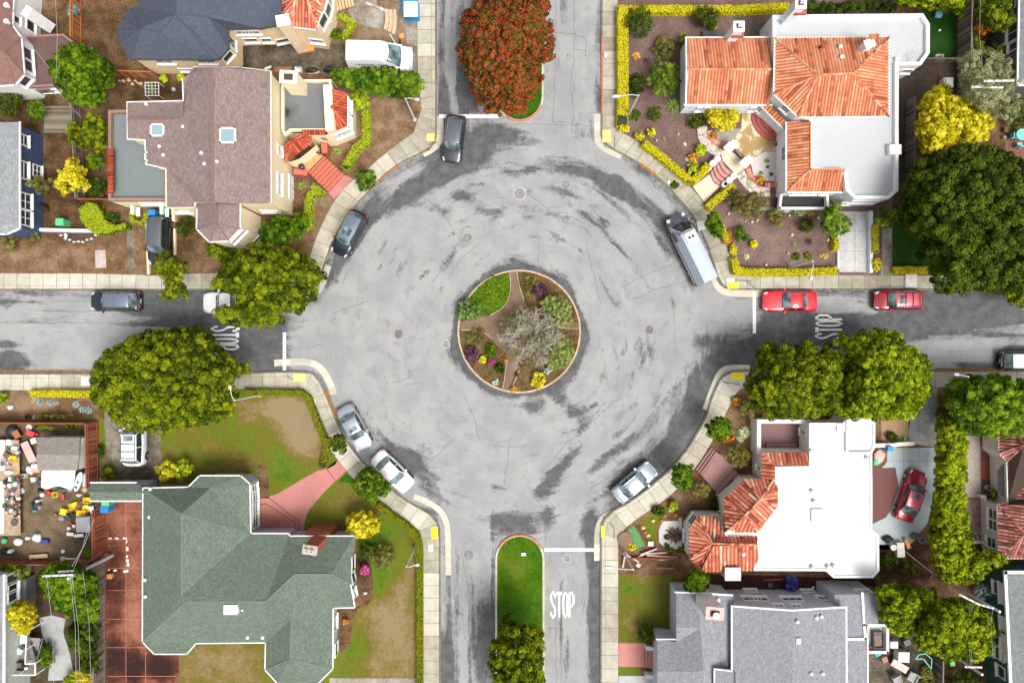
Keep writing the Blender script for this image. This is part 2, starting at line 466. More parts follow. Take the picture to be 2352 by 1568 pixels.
def hedge(label,line,w,h,mat,name='hedge',group=None,closed=None,leaf=0.055,dens=1.0,**kw):
    "clipped hedge along a pixel polyline; w in pixels"
    if closed:P = closed
    else:
        L,Rr = ribbon(line,w/2);P = [tuple(p) for p in L]+[tuple(p) for p in reversed(Rr)]
    c = ctr(P);th = thing(name,label,'hedge',W(line[0][0],line[0][1],.14) if line else W(c[0],c[1],.14),group)
    kw.setdefault('tvar',0.13)
    foliage('foliage',th,P,h*0.88,h,mat,clump=0.13,leaf=leaf*.8,n=int(19*dens),shape=0.2,sub=1,jz=0.12,squash=0.7,base=.6,**kw)
    # sides
    Pw = WL([(p[0],p[1]) for p in P],h*.9);n = len(Pw);A = [];N = []
    for i in range(n):
        a,b = Pw[i],Pw[(i+1) % n];L_ = (b-a).length;k = int(L_*h*140*dens)
        if k < 1:continue
        t = rng.random(k)[:,None];z = rng.uniform(.16,h*.95,k)
        p = np.array(a)[None]*(1-t)+np.array(b)[None]*t;p[:,2] = z;p[:,:2] += rng.normal(size=(k,2))*.03
        nn = np.array([(b-a).y,-(b-a).x,0.3*L_])[None].repeat(k,0)+rng.normal(size=(k,3))*L_*.4
        A.append(p);N.append(nn)
    A = np.concatenate(A);N = np.concatenate(N)
    leafmesh('foliage',A,N,np.full(len(A),leaf*1.1)*rng.uniform(.7,1.2,len(A)),np.clip(.42+rng.normal(size=len(A))*.15,0,1),mat,th)
    mb = MB();mb.prism(offset(Pw,.07),.1,h*.9);mb.obj('inner_branches',TWIGS,th);return th

# ================================================================ materials in use
BARK = plain('bark',(0.10,0.075,0.05),0.9,var=0.35,scale=8)
TWIGS = plain('inner_twigs',(0.035,0.04,0.012),0.95,var=0.3)
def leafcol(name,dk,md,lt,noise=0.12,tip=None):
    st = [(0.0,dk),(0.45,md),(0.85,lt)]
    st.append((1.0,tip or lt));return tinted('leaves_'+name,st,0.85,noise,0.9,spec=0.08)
L_GREEN = leafcol('mid_green',(0.010,0.030,0.002),(0.052,0.112,0.004),(0.17,0.27,0.010))
L_OLIVE = leafcol('olive_green',(0.014,0.026,0.002),(0.082,0.118,0.004),(0.25,0.28,0.008),0.16)
L_LIME = leafcol('lime_green',(0.025,0.05,0.002),(0.15,0.21,0.005),(0.40,0.46,0.015))
L_DARK = leafcol('dark_green',(0.008,0.020,0.002),(0.034,0.062,0.005),(0.11,0.15,0.012))
L_YEL = leafcol('yellow',(0.16,0.16,0.005),(0.55,0.46,0.008),(0.90,0.76,0.06))
L_YGR = leafcol('yellow_green',(0.09,0.14,0.004),(0.32,0.41,0.010),(0.62,0.66,0.04))
L_HEDY = leafcol('golden_hedge',(0.26,0.24,0.004),(0.64,0.56,0.006),(0.90,0.80,0.04))
L_HEDG = leafcol('moss_hedge',(0.07,0.09,0.004),(0.19,0.22,0.008),(0.40,0.40,0.02))
L_CONIF = leafcol('conifer',(0.012,0.04,0.004),(0.075,0.16,0.008),(0.27,0.40,0.02))
L_GREY = leafcol('grey_green',(0.12,0.13,0.05),(0.24,0.25,0.11),(0.44,0.44,0.22))
L_BRUSH = leafcol('brown_green',(0.06,0.045,0.012),(0.15,0.13,0.03),(0.27,0.26,0.06))
L_RUST = leafcol('rust',(0.22,0.07,0.01),(0.5,0.2,0.02),(0.8,0.42,0.06))
L_BROOM = leafcol('broom',(0.09,0.11,0.03),(0.21,0.27,0.06),(0.44,0.50,0.17))
L_PURP = leafcol('purple',(0.03,0.012,0.022),(0.08,0.03,0.055),(0.19,0.10,0.14))
L_SILV = leafcol('silver',(0.12,0.16,0.14),(0.3,0.38,0.36),(0.6,0.68,0.64))
L_PINKF = leafcol('pink_flowers',(0.08,0.08,0.02),(0.4,0.05,0.16),(0.85,0.16,0.45))
L_WHITEF = leafcol('white_flowered',(0.03,0.075,0.012),(0.09,0.19,0.03),(0.2,0.32,0.05),tip=(0.95,0.95,0.95))
L_RED = leafcol('red_flowering',(0.012,0.014,0.004),(0.060,0.055,0.010),(0.15,0.115,0.02),tip=(0.72,0.03,0.028))
L_BLUE = leafcol('blue_violet',(0.02,0.02,0.08),(0.06,0.06,0.3),(0.14,0.14,0.5))
L_DEAD = plain('dead_wood',(0.42,0.37,0.31),0.9,var=0.25)

CONC = tinted('concrete',[(0.0,(0.19,0.17,0.12)),(0.5,(0.41,0.38,0.30)),(1.0,(0.60,0.565,0.47))],0.9,0.36,1.6,spec=0.2,bump=0.3)
KERB = plain('kerb_concrete',(0.50,0.46,0.37),0.9,var=0.22,scale=1.5)
DARKJ = plain('joint',(0.16,0.145,0.11),0.95,var=0.3)
WHITEP = plain('white_paint',(0.82,0.82,0.80),0.7,var=0.09,scale=5)
REDP = plain('red_kerb_paint',(0.62,0.12,0.08),0.75,var=0.3,scale=4)
YELP = plain('yellow_pad',(0.95,0.72,0.01),0.7,var=0.1)
YELP2 = plain('faded_yellow_pad',(0.80,0.62,0.20),0.8,var=0.15)

# asphalt: worn grey road whose field carries damp and tarred patches plus shade painted around cars
m,n,b = newmat('asphalt');T = NT(n)
fine = T.noise(38,3,0.75);mid = T.noise(2.3,6,0.75,dist=0.4);big = T.noise(0.33,4,0.6)
v = T.math('ADD',T.math('ADD',T.attr('field'),0.05),T.math('MULTIPLY',T.math('SUBTRACT',mid,0.5),0.55))
v = T.math('ADD',v,T.math('MULTIPLY',T.math('SUBTRACT',big,0.5),0.5))
# tyre-swept streaks: round the circle in the middle, along each street outside it
ps = T.node('ShaderNodeSeparateXYZ');T.link(T.pos(),ps.inputs[0]);X_,Y_ = T.math('SUBTRACT',ps.outputs[0],(1192-CX)/PM),T.math('SUBTRACT',ps.outputs[1],(CY-765)/PM)
r_ = T.math('SQRT',T.math('ADD',T.math('MULTIPLY',X_,X_),T.math('MULTIPLY',Y_,Y_)))
def streak(a,b_,sa,sb,sd):
    cb = T.node('ShaderNodeCombineXYZ');T.val(cb.inputs[0],T.math('MULTIPLY',a,sa));T.val(cb.inputs[1],T.math('MULTIPLY',b_,sb));cb.inputs[2].default_value = sd
    return T.noise(1.0,5,0.72,vec=cb.outputs[0],dist=0.5)
an = T.math('ARCTAN2',Y_,X_);sw = T.math('ADD',an,T.math('MULTIPLY',r_,0.035))
s1 = streak(r_,sw,1.1,3.2,3.1);s2 = streak(X_,Y_,1.5,.16,7.7);s3 = streak(X_,Y_,.16,1.5,9.2)
out_ = T.step(r_,18.0,20.5);ns = T.math('GREATER_THAN',T.math('ABSOLUTE',Y_),T.math('ABSOLUTE',X_))
st = T.mix(out_,s1,T.mix(ns,s3,s2))
v = T.math('ADD',v,T.math('MULTIPLY',T.math('SUBTRACT',st,0.5),0.95))
v = T.math('ADD',v,T.math('MULTIPLY',T.math('SUBTRACT',fine,0.5),0.12))
dry = T.mix(T.step(big,0.35,0.65),(0.275,0.277,0.28),(0.335,0.335,0.327))
dry = T.mix(T.step(T.noise(0.9,5,0.7),0.5,0.72),dry,(0.245,0.247,0.25))
dk = T.mix(T.step(T.noise(1.1,5,0.7),0.35,0.7),(0.074,0.075,0.078),(0.125,0.126,0.128))
c = T.mix(T.step(v,0.38,0.50),dry,(0.20,0.20,0.20));c = T.mix(T.step(v,0.50,0.62),c,dk);fl = T.math('ADD',T.mix(out_,streak(r_,sw,2.6,7.5,5.5),T.mix(ns,streak(X_,Y_,.6,3.2,4.2),streak(X_,Y_,3.2,.6,8.8))),T.math('MULTIPLY',T.math('SUBTRACT',st,0.5),0.9));c = T.mix(T.math('MULTIPLY',T.step(fl,0.60,0.70),T.math('MULTIPLY',T.step(T.noise(0.22,3),0.45,0.65),0.6)),c,(0.13,0.13,0.135));c = T.mix(T.math('MULTIPLY',T.step(st,0.5,0.64),0.14),c,(0.17,0.17,0.175))
sp = T.noise(14,4,0.8)
c = T.mix(T.step(sp,0.66,0.74),c,(0.12,0.12,0.12))
c = T.mix(T.math('MULTIPLY',T.step(fine,0.35,0.7),0.22),c,(0.5,0.5,0.5),'OVERLAY')
T.link(c,b.inputs['Base Color']);T.val(b.inputs['Roughness'],T.mix(T.step(v,0.5,0.62),(0.95,)*3,(0.72,)*3));b.inputs['Specular IOR Level'].default_value = 0.2
T.bump(T.noise(60,3,0.8),0.35,0.02,b);ASPH = m

SOIL = ground_mat('dry_garden_soil',[(0.0,(0.035,0.022,0.010)),(0.3,(0.125,0.070,0.030)),(0.55,(0.255,0.150,0.080)),(0.8,(0.36,0.27,0.18)),(1.0,(0.22,0.22,0.03))])
LAWN = ground_mat('lawn',[(0.0,(0.36,0.27,0.15)),(0.25,(0.27,0.19,0.06)),(0.45,(0.19,0.17,0.018)),(0.68,(0.16,0.235,0.020)),(1.0,(0.065,0.16,0.012))],noises=((0.5,0.5),(2.5,0.5),(11,0.35),(28,0.35)),bump=0.9)
GRASS = ground_mat('thick_grass',[(0.0,(0.015,0.05,0.003)),(0.45,(0.055,0.155,0.005)),(0.75,(0.13,0.22,0.010)),(1.0,(0.2,0.22,0.03))],noises=((0.9,0.5),(5,0.45),(28,0.3)),bump=1.0)
TURF = ground_mat('artificial_turf',[(0.0,(0.012,0.05,0.008)),(1.0,(0.035,0.11,0.015))])
MULCH = ground_mat('bark_mulch',[(0.0,(0.07,0.035,0.025)),(0.35,(0.165,0.098,0.082)),(0.65,(0.27,0.18,0.155)),(1.0,(0.50,0.39,0.34))],noises=((0.6,0.3),(7,0.5),(24,0.6)),bump=1.0)
YARD = ground_mat('yard_dirt',[(0.0,(0.05,0.035,0.02)),(0.4,(0.17,0.12,0.07)),(0.75,(0.30,0.22,0.14)),(1.0,(0.4,0.33,0.24))],noises=((0.8,0.5),(6,0.3),(30,0.2)))
OLDC = ground_mat('stained_concrete',[(0.0,(0.06,0.045,0.03)),(0.35,(0.17,0.14,0.10)),(0.65,(0.34,0.30,0.24)),(1.0,(0.55,0.54,0.51))],noises=((0.7,0.5),(4,0.35),(30,0.15)),bump=0.3)
PALEC = ground_mat('pale_concrete',[(0.0,(0.16,0.15,0.13)),(0.35,(0.36,0.35,0.32)),(0.7,(0.50,0.52,0.53)),(1.0,(0.72,0.70,0.64))],noises=((0.5,0.35),(3,0.3),(30,0.1)),bump=0.2)
REDC = ground_mat('red_tinted_concrete',[(0.0,(0.045,0.02,0.018)),(0.3,(0.13,0.045,0.028)),(0.5,(0.29,0.105,0.060)),(0.75,(0.40,0.175,0.115)),(1.0,(0.52,0.27,0.21))],noises=((0.6,0.55),(5,0.3),(30,0.15)),bump=0.2)
PINK = ground_mat('salmon_concrete',[(0.0,(0.24,0.07,0.055)),(0.4,(0.52,0.20,0.17)),(1.0,(0.66,0.30,0.27))],noises=((0.5,0.3),(4,0.2),(30,0.12)),bump=0.15)
TAN = ground_mat('tan_patio',[(0.0,(0.30,0.19,0.08)),(0.49,(0.50,0.34,0.15)),(0.53,(0.80,0.68,0.48)),(1.0,(0.88,0.78,0.6))],noises=((0.7,0.35),(4,0.15),(30,0.04)),bump=0.15)
PEBB = ground_mat('white_pebbles',[(0.0,(0.2,0.18,0.16)),(0.35,(0.62,0.58,0.54)),(1.0,(0.9,0.88,0.84))],noises=((12,0.5),(40,0.6)),bump=1.0)
SEALED = ground_mat('sealed_parking',[(0.0,(0.28,0.33,0.35)),(0.6,(0.50,0.56,0.58)),(1.0,(0.62,0.66,0.68))],noises=((0.4,0.3),(3,0.15)),bump=0.1)

# ================================================================ setting: ground, road
sheet('ground',[(-9000,-9000),(11000,-9000),(11000,10000),(-9000,10000)],-0.30,SOIL)

NWk = [(1003,-900),(1003,306),(999,328),(986,345),(960,357),(919,376),(874,411),(857,432),(813,477),(783,524),(757,573),(747,608),(733,647),(722,660),(702,667),(640,667),(-900,667)]
SWk = [(-900,856),(541,856),(640,852),(702,852),(718,855),(730,864),(740,884),(747,900),(757,921),(766,947),(780,980),(797,1012),(816,1037),(842,1068),(880,1105),(926,1143),(955,1160),(987,1178),(1003,1192),(1011,1212),(1011.6,1240),(1011.6,2500)]
NEk = [(1380,-900),(1380,312),(1384,328),(1394,338),(1420,351),(1455,369),(1502,402),(1537,434),(1568,470),(1596,505),(1612,535),(1624,566),(1639,609),(1646,639),(1652,652),(1664,662),(1682,666),(3300,666)]
SEk = [(3300,851),(1720,849),(1680,851),(1664,856),(1652,870),(1644,884),(1631,916),(1624,945),(1610,975),(1595,1000),(1581,1024),(1553,1060),(1530,1083),(1487,1120),(1441,1153),(1405,1172),(1388,1186),(1380,1204),(1378,1225),(1377,2500)]
ISC,ISR = (1192,761),142
def pdist(p,line):
    d = np.full(len(p),1e9)
    for (x1,y1),(x2,y2) in zip(line[:-1],line[1:]):
        dx,dy = x2-x1,y2-y1;t = np.clip(((p[:,0]-x1)*dx+(p[:,1]-y1)*dy)/(dx*dx+dy*dy),0,1)
        d = np.minimum(d,np.hypot(p[:,0]-x1-t*dx,p[:,1]-y1-t*dy))
    return d
ROADB = [ # px,py,rx,ry,deg,amount : the dark, damp or newly tarred areas of the road
 (1030,380,60,45,-30,.38),(960,430,60,30,-35,.36),(900,465,60,26,-38,.34),(1080,350,60,45,0,.34),(1160,320,90,32,0,.26),(1130,300,60,22,0,.2),
 (1000,480,50,12,15,.22),(1080,460,60,14,25,.2),(1200,400,60,22,5,.22),(1300,380,60,30,20,.26),(1330,300,30,30,0,.2),(1290,440,50,16,20,.25),
 (1400,420,60,26,35,.32),(1350,500,60,10,30,.2),(1240,480,60,12,15,.2),(1130,500,50,10,-35,.18),(1470,470,70,28,42,.34),(1540,540,60,30,55,.32),(1580,620,55,26,60,.25),
 (840,500,55,22,-50,.3),(800,560,50,22,-62,.3),(770,620,40,18,-70,.25),(1550,690,40,12,-15,.15),(1480,800,40,40,0,.18),(1560,850,40,10,-30,.15),
 (1640,780,50,20,-10,.25),(1690,815,60,30,0,.42),(1620,870,40,50,35,.36),(1590,940,40,60,25,.4),(1560,1010,40,60,40,.42),(1500,1070,60,36,-45,.42),(1440,1120,60,30,-35,.34),(1540,900,40,16,-50,.2),(1480,980,80,18,-50,.26),(1400,1050,60,14,-45,.2),
 (1300,930,50,18,45,.3),(1230,930,24,30,0,.24),(1260,1110,60,22,-50,.34),(1300,1060,55,16,-48,.3),(1350,960,50,14,-50,.22),(1180,930,60,8,0,.16),
 (950,1060,40,34,30,.38),(985,1110,30,30,30,.28),(900,1030,60,18,40,.28),(790,960,30,14,60,.2),(1000,1160,26,26,0,.22),(1190,1190,70,26,0,.24),(1190,1215,62,26,0,.3),(1260,1190,20,36,-20,.2),
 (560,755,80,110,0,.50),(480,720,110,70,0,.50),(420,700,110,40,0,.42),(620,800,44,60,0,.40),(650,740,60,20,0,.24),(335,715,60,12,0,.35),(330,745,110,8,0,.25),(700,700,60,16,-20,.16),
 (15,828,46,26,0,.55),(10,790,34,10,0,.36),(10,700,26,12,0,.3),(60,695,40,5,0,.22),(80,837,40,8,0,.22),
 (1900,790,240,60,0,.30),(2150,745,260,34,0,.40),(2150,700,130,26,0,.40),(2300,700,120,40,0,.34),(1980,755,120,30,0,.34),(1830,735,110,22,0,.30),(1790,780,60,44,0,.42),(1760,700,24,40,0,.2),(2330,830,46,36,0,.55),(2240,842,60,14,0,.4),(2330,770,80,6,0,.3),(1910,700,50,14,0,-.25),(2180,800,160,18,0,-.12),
 (1014,80,8,320,0,.34),(1062,150,18,160,0,.32),(1085,220,34,60,0,.42),(1020,240,18,60,0,.42),(1040,20,10,80,0,.1),(1375,130,12,140,0,.24),(1300,170,8,90,0,.16),(1290,20,8,60,0,.2),(1370,230,14,60,0,.14),
 (1030,1400,7,220,0,.3),(1050,1350,6,120,0,.24),(1110,1480,26,130,0,.42),(1030,1530,26,90,0,.32),(1078,1500,8,160,0,.2),(1085,1360,6,90,0,.18),(1132,1400,8,300,0,.22),(1364,1400,14,260,0,.36),(1352,1240,16,60,0,.24),(1288,1460,5,120,0,.3),(1302,1520,8,60,0,.3),(1256,1400,5,300,0,.16),(1150,1120,20,12,0,.2),(1345,1200,16,50,10,.2)]
for k in range(110):
    a_,rr = random.choice((random.uniform(195,345),random.uniform(200,340),random.uniform(10,75))),random.uniform(215,430)
    ROADB.append((1192+rr*math.cos(R(a_)),765+rr*math.sin(R(a_)),random.uniform(14,46),random.uniform(3,9),a_+90+random.uniform(-14,14),random.uniform(.08,.24)))
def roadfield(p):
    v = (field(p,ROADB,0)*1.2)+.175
    for k,wd,a in ((NWk[1:],26,.30),(NEk[1:],22,.28),(SWk,9,.22),(SEk[1:],26,.34)):
        v += a*np.exp(-(pdist(p,k)/wd)**2)
    r = np.hypot(p[:,0]-ISC[0],p[:,1]-ISC[1])-ISR;th = np.arctan2(p[:,1]-ISC[1],p[:,0]-ISC[0])
    v += .62*np.exp(-(np.maximum(r,0)/(19+6*np.sin(3*th)+5*np.sin(7*th+1)))**2)
    q = np.hypot(p[:,0]-1192,p[:,1]-765)
    v += 0.05*np.sin(q/9+2*np.sin(th*3))*np.exp(-((q-330)/130)**2)
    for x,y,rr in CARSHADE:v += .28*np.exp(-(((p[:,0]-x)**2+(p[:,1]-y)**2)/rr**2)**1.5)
    return v
CARSHADE = [(812,960,40),(905,1060,44),(1455,1100,50),(1816,716,44),(2067,712,40),(1030,330,46),(800,540,40),(300,695,36),(2335,826,36)]  # shade painted into the road field around each parked car
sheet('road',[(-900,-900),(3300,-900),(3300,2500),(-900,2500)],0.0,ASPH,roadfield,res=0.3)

TOP = 0.13
def block(name,poly):
    mb = MB();mb.prism(ccw([(p.x,p.y) for p in WL(poly,0.13)]),-0.2,TOP);o = mb.obj(name,KERB);o['kind'] = 'structure';return o
block('kerb',NWk+[(-900,-900)])
block('kerb',SWk+[(-900,2500)])
block('kerb',NEk+[(3300,-900)])
block('kerb',SEk+[(3300,2500)])

def apron(pts,w,mat=None):
    "pale concrete gutter laid against the kerb at a corner"
    L,Rr = ribbon(WL(smoothline(pts,2)),0.0,w);n = len(L);mb = MB();j = 0
    for i in range(n-1):
        if (i % 5) == 4:j = random.uniform(.55,.95)
        mb.add([(L[i].x,L[i].y,.006),(L[i+1].x,L[i+1].y,.006),(Rr[i+1].x,Rr[i+1].y,.006),(Rr[i].x,Rr[i].y,.006)],[(0,1,2,3)],j or .8)
    o = mb.obj('gutter',CONC);o['kind'] = 'structure'
apron([(1018,266),(1019,318),(1012,336),(996,350),(975,361)][::-1],-0.62)
apron([(761,612),(746,656),(738,671),(724,680),(704,682)][::-1],-0.7)
apron([(630,841),(690,838),(716,841),(736,855),(752,885),(759,908)],-0.62)
apron([(948,1146),(978,1157),(1004,1174),(1016,1192),(1022,1215),(1023,1320)],-0.52)
apron([(1364,262),(1364,322),(1372,338),(1390,352),(1424,366)],-0.66)
apron([(1630,636),(1640,662),(1655,676),(1680,682),(1750,682)],-0.66)
apron([(1722,838),(1680,837),(1660,841),(1646,854),(1634,880),(1613,938)],0.0+(-0.56))
apron([(1432,1165),(1400,1172),(1380,1184),(1369,1200),(1364,1226),(1364,1287)],-0.56)

def nearest(A,line):
    fine = resample(line,1500);B = [];k = 0
    for a in A:
        best = min(range(k,min(len(fine),k+120)),key=lambda i:(fine[i]-a).length_squared) if B else min(range(len(fine)),key=lambda i:(fine[i]-a).length_squared)
        k = best;B.append(fine[k])
    return B
def sidewalk(outer,inner,n,kerbw=0.16,name='sidewalk',lo=.35,hi=.9,shades=None,t2=True):
    "a row of cast slabs between the kerb line and the property line, with open joints"
    sheet(name,[(p[0],p[1]) for p in outer]+[(p[0],p[1]) for p in reversed(inner)],TOP+.004,DARKJ)
    A = resample(WL(outer,.14),n);B = nearest(A,WL(inner,.14));mb = MB();run = .7
    for i in range(n-1):
        if random.random() < .3:run = random.uniform(lo,hi)
        a0,a1,b0,b1 = A[i],A[i+1],B[i],B[i+1]
        ka = kerbw/max(.5,(b0-a0).length);kb = kerbw/max(.5,(b1-a1).length)
        a0,a1 = a0.lerp(b0,ka),a1.lerp(b1,kb);b0,b1 = b0.lerp(a0,.01),b1.lerp(a1,.01)
        g = .022/max(.3,(a1-a0).length)
        c0,c1 = a0.lerp(a1,g),a1.lerp(a0,g);d0,d1 = b0.lerp(b1,g),b1.lerp(b0,g)
        pos = topx(np.array([[(c0.x+d0.x)/2,(c0.y+d0.y)/2]]))
        sh = run+(field(pos,shades or [],0)[0])
        for f0,f1 in ((0,.2),(.215,1)) if t2 else ((0,1),):
            q = [c0.lerp(d0,f0),c1.lerp(d1,f0),c1.lerp(d1,f1),c0.lerp(d0,f1)]
            mb.add([(p.x,p.y,TOP+.008) for p in q],[(0,1,2,3)],min(1,max(0,sh+random.uniform(-.07,.07))))
    o = mb.obj(name,CONC);o['kind'] = 'structure'
NWi = [(957,-880),(958,90),(960,200),(966,232),(968,250),(949,305),(900,340),(866,368),(843,390),(803,414),(771,456),(750,493),(728,538),(717,573),(708,600),(690,622),(640,627),(490,627),(351,632),(200,628),(-880,626)]
SWi = [(-880,896),(200,896),(541,893),(686,893),(700,898),(707,907),(713,925),(722,955),(736,988),(757,1031),(774,1054),(795,1080),(816,1106),(837,1128),(893,1166),(930,1192),(964,1218),(972,1250),(972.6,2400)]
NEi = [(1418,-880),(1418,262),(1420,292),(1430,306),(1451,315),(1486,343),(1526,376),(1582,425),(1617,465),(1634,500),(1648,528),(1660,550),(1677,581),(1682,612),(1690,628),(1712,632),(3200,632)]
SEi = [(3200,892),(1760,888),(1712,890),(1702,892),(1688,906),(1676,930),(1663,956),(1646,995),(1630,1022),(1602,1068),(1576,1100),(1553,1127),(1516,1155),(1464,1190),(1436,1212),(1420,1235),(1419.6,1262),(1419.6,2400)]
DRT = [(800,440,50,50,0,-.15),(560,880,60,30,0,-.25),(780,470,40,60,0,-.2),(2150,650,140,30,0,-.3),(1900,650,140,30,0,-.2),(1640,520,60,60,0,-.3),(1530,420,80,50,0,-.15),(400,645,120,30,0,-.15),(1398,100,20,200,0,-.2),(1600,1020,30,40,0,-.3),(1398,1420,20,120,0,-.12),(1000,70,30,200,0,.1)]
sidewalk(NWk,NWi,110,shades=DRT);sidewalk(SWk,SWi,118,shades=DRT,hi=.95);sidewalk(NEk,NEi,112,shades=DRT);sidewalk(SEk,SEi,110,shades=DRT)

# painted and worn kerb faces
def stripe(name,pts,w,z,mat,side=0.0):
    L,Rr = ribbon(WL(pts,z),w*(1-side),w*side);mb = MB()
    for i in range(len(L)-1):mb.add([(L[i].x,L[i].y,z),(Rr[i].x,Rr[i].y,z),(Rr[i+1].x,Rr[i+1].y,z),(L[i+1].x,L[i+1].y,z)],[(0,1,2,3)],random.random())
    o = mb.obj(name,mat);o['kind'] = 'structure';return o
stripe('kerb_paint',[(1381,88),(1381,262)],.15,TOP+.014,REDP)
LEAFL = plain('fallen_leaves',(0.24,0.13,0.05),0.95,var=0.5,scale=9)
for pts,w_ in (([(0,852),(220,852)],.16),([(2147,849),(2320,849)],.3),([(915,380),(880,405),(850,437)],.16),([(748,893),(760,925),(772,958)],.13),([(1470,378),(1505,402)],.12)):
    st = stripe('leaf_litter',pts,w_,.02 if w_ > .15 else TOP+.014,LEAFL,.5)
    st['kind'] = 'stuff'
    # loose leaves
    P = resample(WL(pts,.03),60);q = np.array([tuple(p) for p in P for _ in range(7)]);q[:,:2] += rng.normal(size=(len(q),2))*.09;q[:,2] = TOP+.03
    o = leafmesh('fallen_leaves',q,rng.normal(size=q.shape)*.3+np.array([0,0,1]),rng.uniform(.02,.045,len(q)),rng.random(len(q))*.7,L_RUST,None);o['kind'] = 'stuff'

# tactile pads at the ramps (things of their own)
def pad(label,x,y,w_,h_,mat):
    c = W(x,y,.14);mb = MB();mb.box((c.x,c.y,TOP+.018),(w_/PM,h_/PM,.02))
    for i in range(int(w_/3.4)):
        for j in range(int(h_/3.4)):
            mb.box((c.x+(i-(int(w_/3.4)-1)/2)*.136,c.y+(j-(int(h_/3.4)-1)/2)*.136,TOP+.032),(.05,.05,.012))
    tag(mb.obj('tactile_pad',mat),label,'tactile paving','yellow tactile ramp pads')
pad('pale yellow tactile pad on the corner ramp beside the parked black wagon',989,316,18,18,YELP2)
pad('faded yellow tactile pad at the ramp below the long golden hedge, top right',1393,313,20,28,YELP2)
pad('bright yellow tactile pad on the corner by the red coupe',1683,656,25,14,YELP)
pad('worn orange-yellow tactile pad beside the stop line of the left street',687,867,27,18,YELP2)
pad('bright yellow tactile pad partly under the edge of the big tree at the right',1693,864,29,15,YELP)
pad('bright yellow upright tactile pad below the white sedan, beside the moss green hedge',998,1223,14,28,YELP)
pad('narrow yellow tactile pad by the stop line of the lower street',1384,1220,8,27,YELP)
for x,y,dx,dy in ((993,330,20,-6),(1394,331,10,-12),(1411,325,0,30),(1705,644,40,2),(1725,655,22,16),(670,870,24,14),(1405,1206,10,16),(1410,1225,0,26),(1680,880,40,6)):
    stripe('ramp_edge',[(x-dx/2,y-dy/2),(x+dx/2,y+dy/2)],.09,TOP+.013,DARKJ,.5)

# island and medians
def medianbase(poly,w=.17,name='median_kerb',mat=None):
    Pw = ccw([(p.x,p.y) for p in WL(poly,.14)]);inn = offset(Pw,w);n = len(Pw);mb = MB()
    V = [(p[0],p[1],0) for p in Pw]+[(p[0],p[1],.15) for p in Pw]+[(p[0],p[1],.15) for p in inn]+[(p[0],p[1],0) for p in inn]
    F = []
    for i in range(n):
        j = (i+1) % n
        F += [(i,j,n+j,n+i),(n+i,n+j,2*n+j,2*n+i),(2*n+i,2*n+j,3*n+j,3*n+i)]
    mb.add(V,F);o = mb.obj(name,mat or plain('median_kerb_concrete',(.55,.50,.38),.9,var=.2,scale=2));o['kind'] = 'structure';return inn
circ = [(ISC[0]+ISR*math.cos(2*math.pi*k/72),ISC[1]+ISR*math.sin(2*math.pi*k/72)) for k in range(72)]
isl = medianbase(circ,.17,'roundabout_kerb',plain('roundabout_kerb_tile',(.50,.36,.24),.85,var=.25,scale=3))
sheet('island_soil',[(p[0],p[1]) for p in isl],.125,SOIL,[(1265,700,70,50,0,-.12),(1130,815,40,30,0,.05),(1290,690,60,60,0,.05)],.38,world=True)
capS = [(1137,2500)]+[(1137,1284)]+[(1193.5-56.5*math.cos(R(a)),1284-57*math.sin(R(a))) for a in range(10,180,10)]+[(1250,1284),(1250,2500)]
iS = medianbase(capS)
sheet('median_grass',[(p[0],p[1]) for p in iS],.125,GRASS,[(1170,1290,50,22,15,.4),(1195,1318,20,14,30,.35),(1160,1400,60,26,0,-.2),(1210,1350,40,30,0,.1),(1190,1450,60,40,0,-.25)],.5,world=True)
capN = [(1137,-900),(1137,222)]+[(1192.5-55.5*math.cos(R(a)),222+57*math.sin(R(a))) for a in range(10,180,10)]+[(1248,222),(1248,-900)]
iN = medianbase(capN)
sheet('median_grass',[(p[0],p[1]) for p in iN],.125,GRASS,[(1200,230,40,60,0,-.12)],.4,world=True)
stripe('kerb_paint',[(1193.5-55*math.cos(R(a)),1284-55.5*math.sin(R(a))) for a in range(28,155,6)],.14,.164,REDP,.5)
stripe('kerb_paint',[(1192.5+54*math.cos(R(a)),222+55.5*math.sin(R(a))) for a in range(22,130,6)],.14,.164,REDP,.5)
MPATH = ground_mat('beaten_path',[(0.0,(0.16,0.10,0.06)),(0.5,(0.25,0.165,0.11)),(1.0,(0.36,0.26,0.19))],bump=.5)
sheet('path',[(1168,624),(1186,622),(1190,650),(1202,688),(1215,712),(1232,740),(1228,790),(1196,812),(1192,830),(1178,868),(1166,893),(1154,894),(1162,850),(1162,812),(1140,790),(1118,766),(1088,757),(1054,754),(1056,738),(1095,733),(1140,720),(1160,708),(1174,680),(1174,650)],.129,MPATH)
sheet('path',[(1295,738),(1330,741),(1329,755),(1292,753)],.129,MPATH)
sheet('bed',[(1060,715),(1070,690),(1096,655),(1130,632),(1166,624),(1172,650),(1170,680),(1156,706),(1120,722),(1075,732)],.133,GRASS,[(1155,665,22,22,0,.3),(1130,650,30,16,0,.2)],.45)

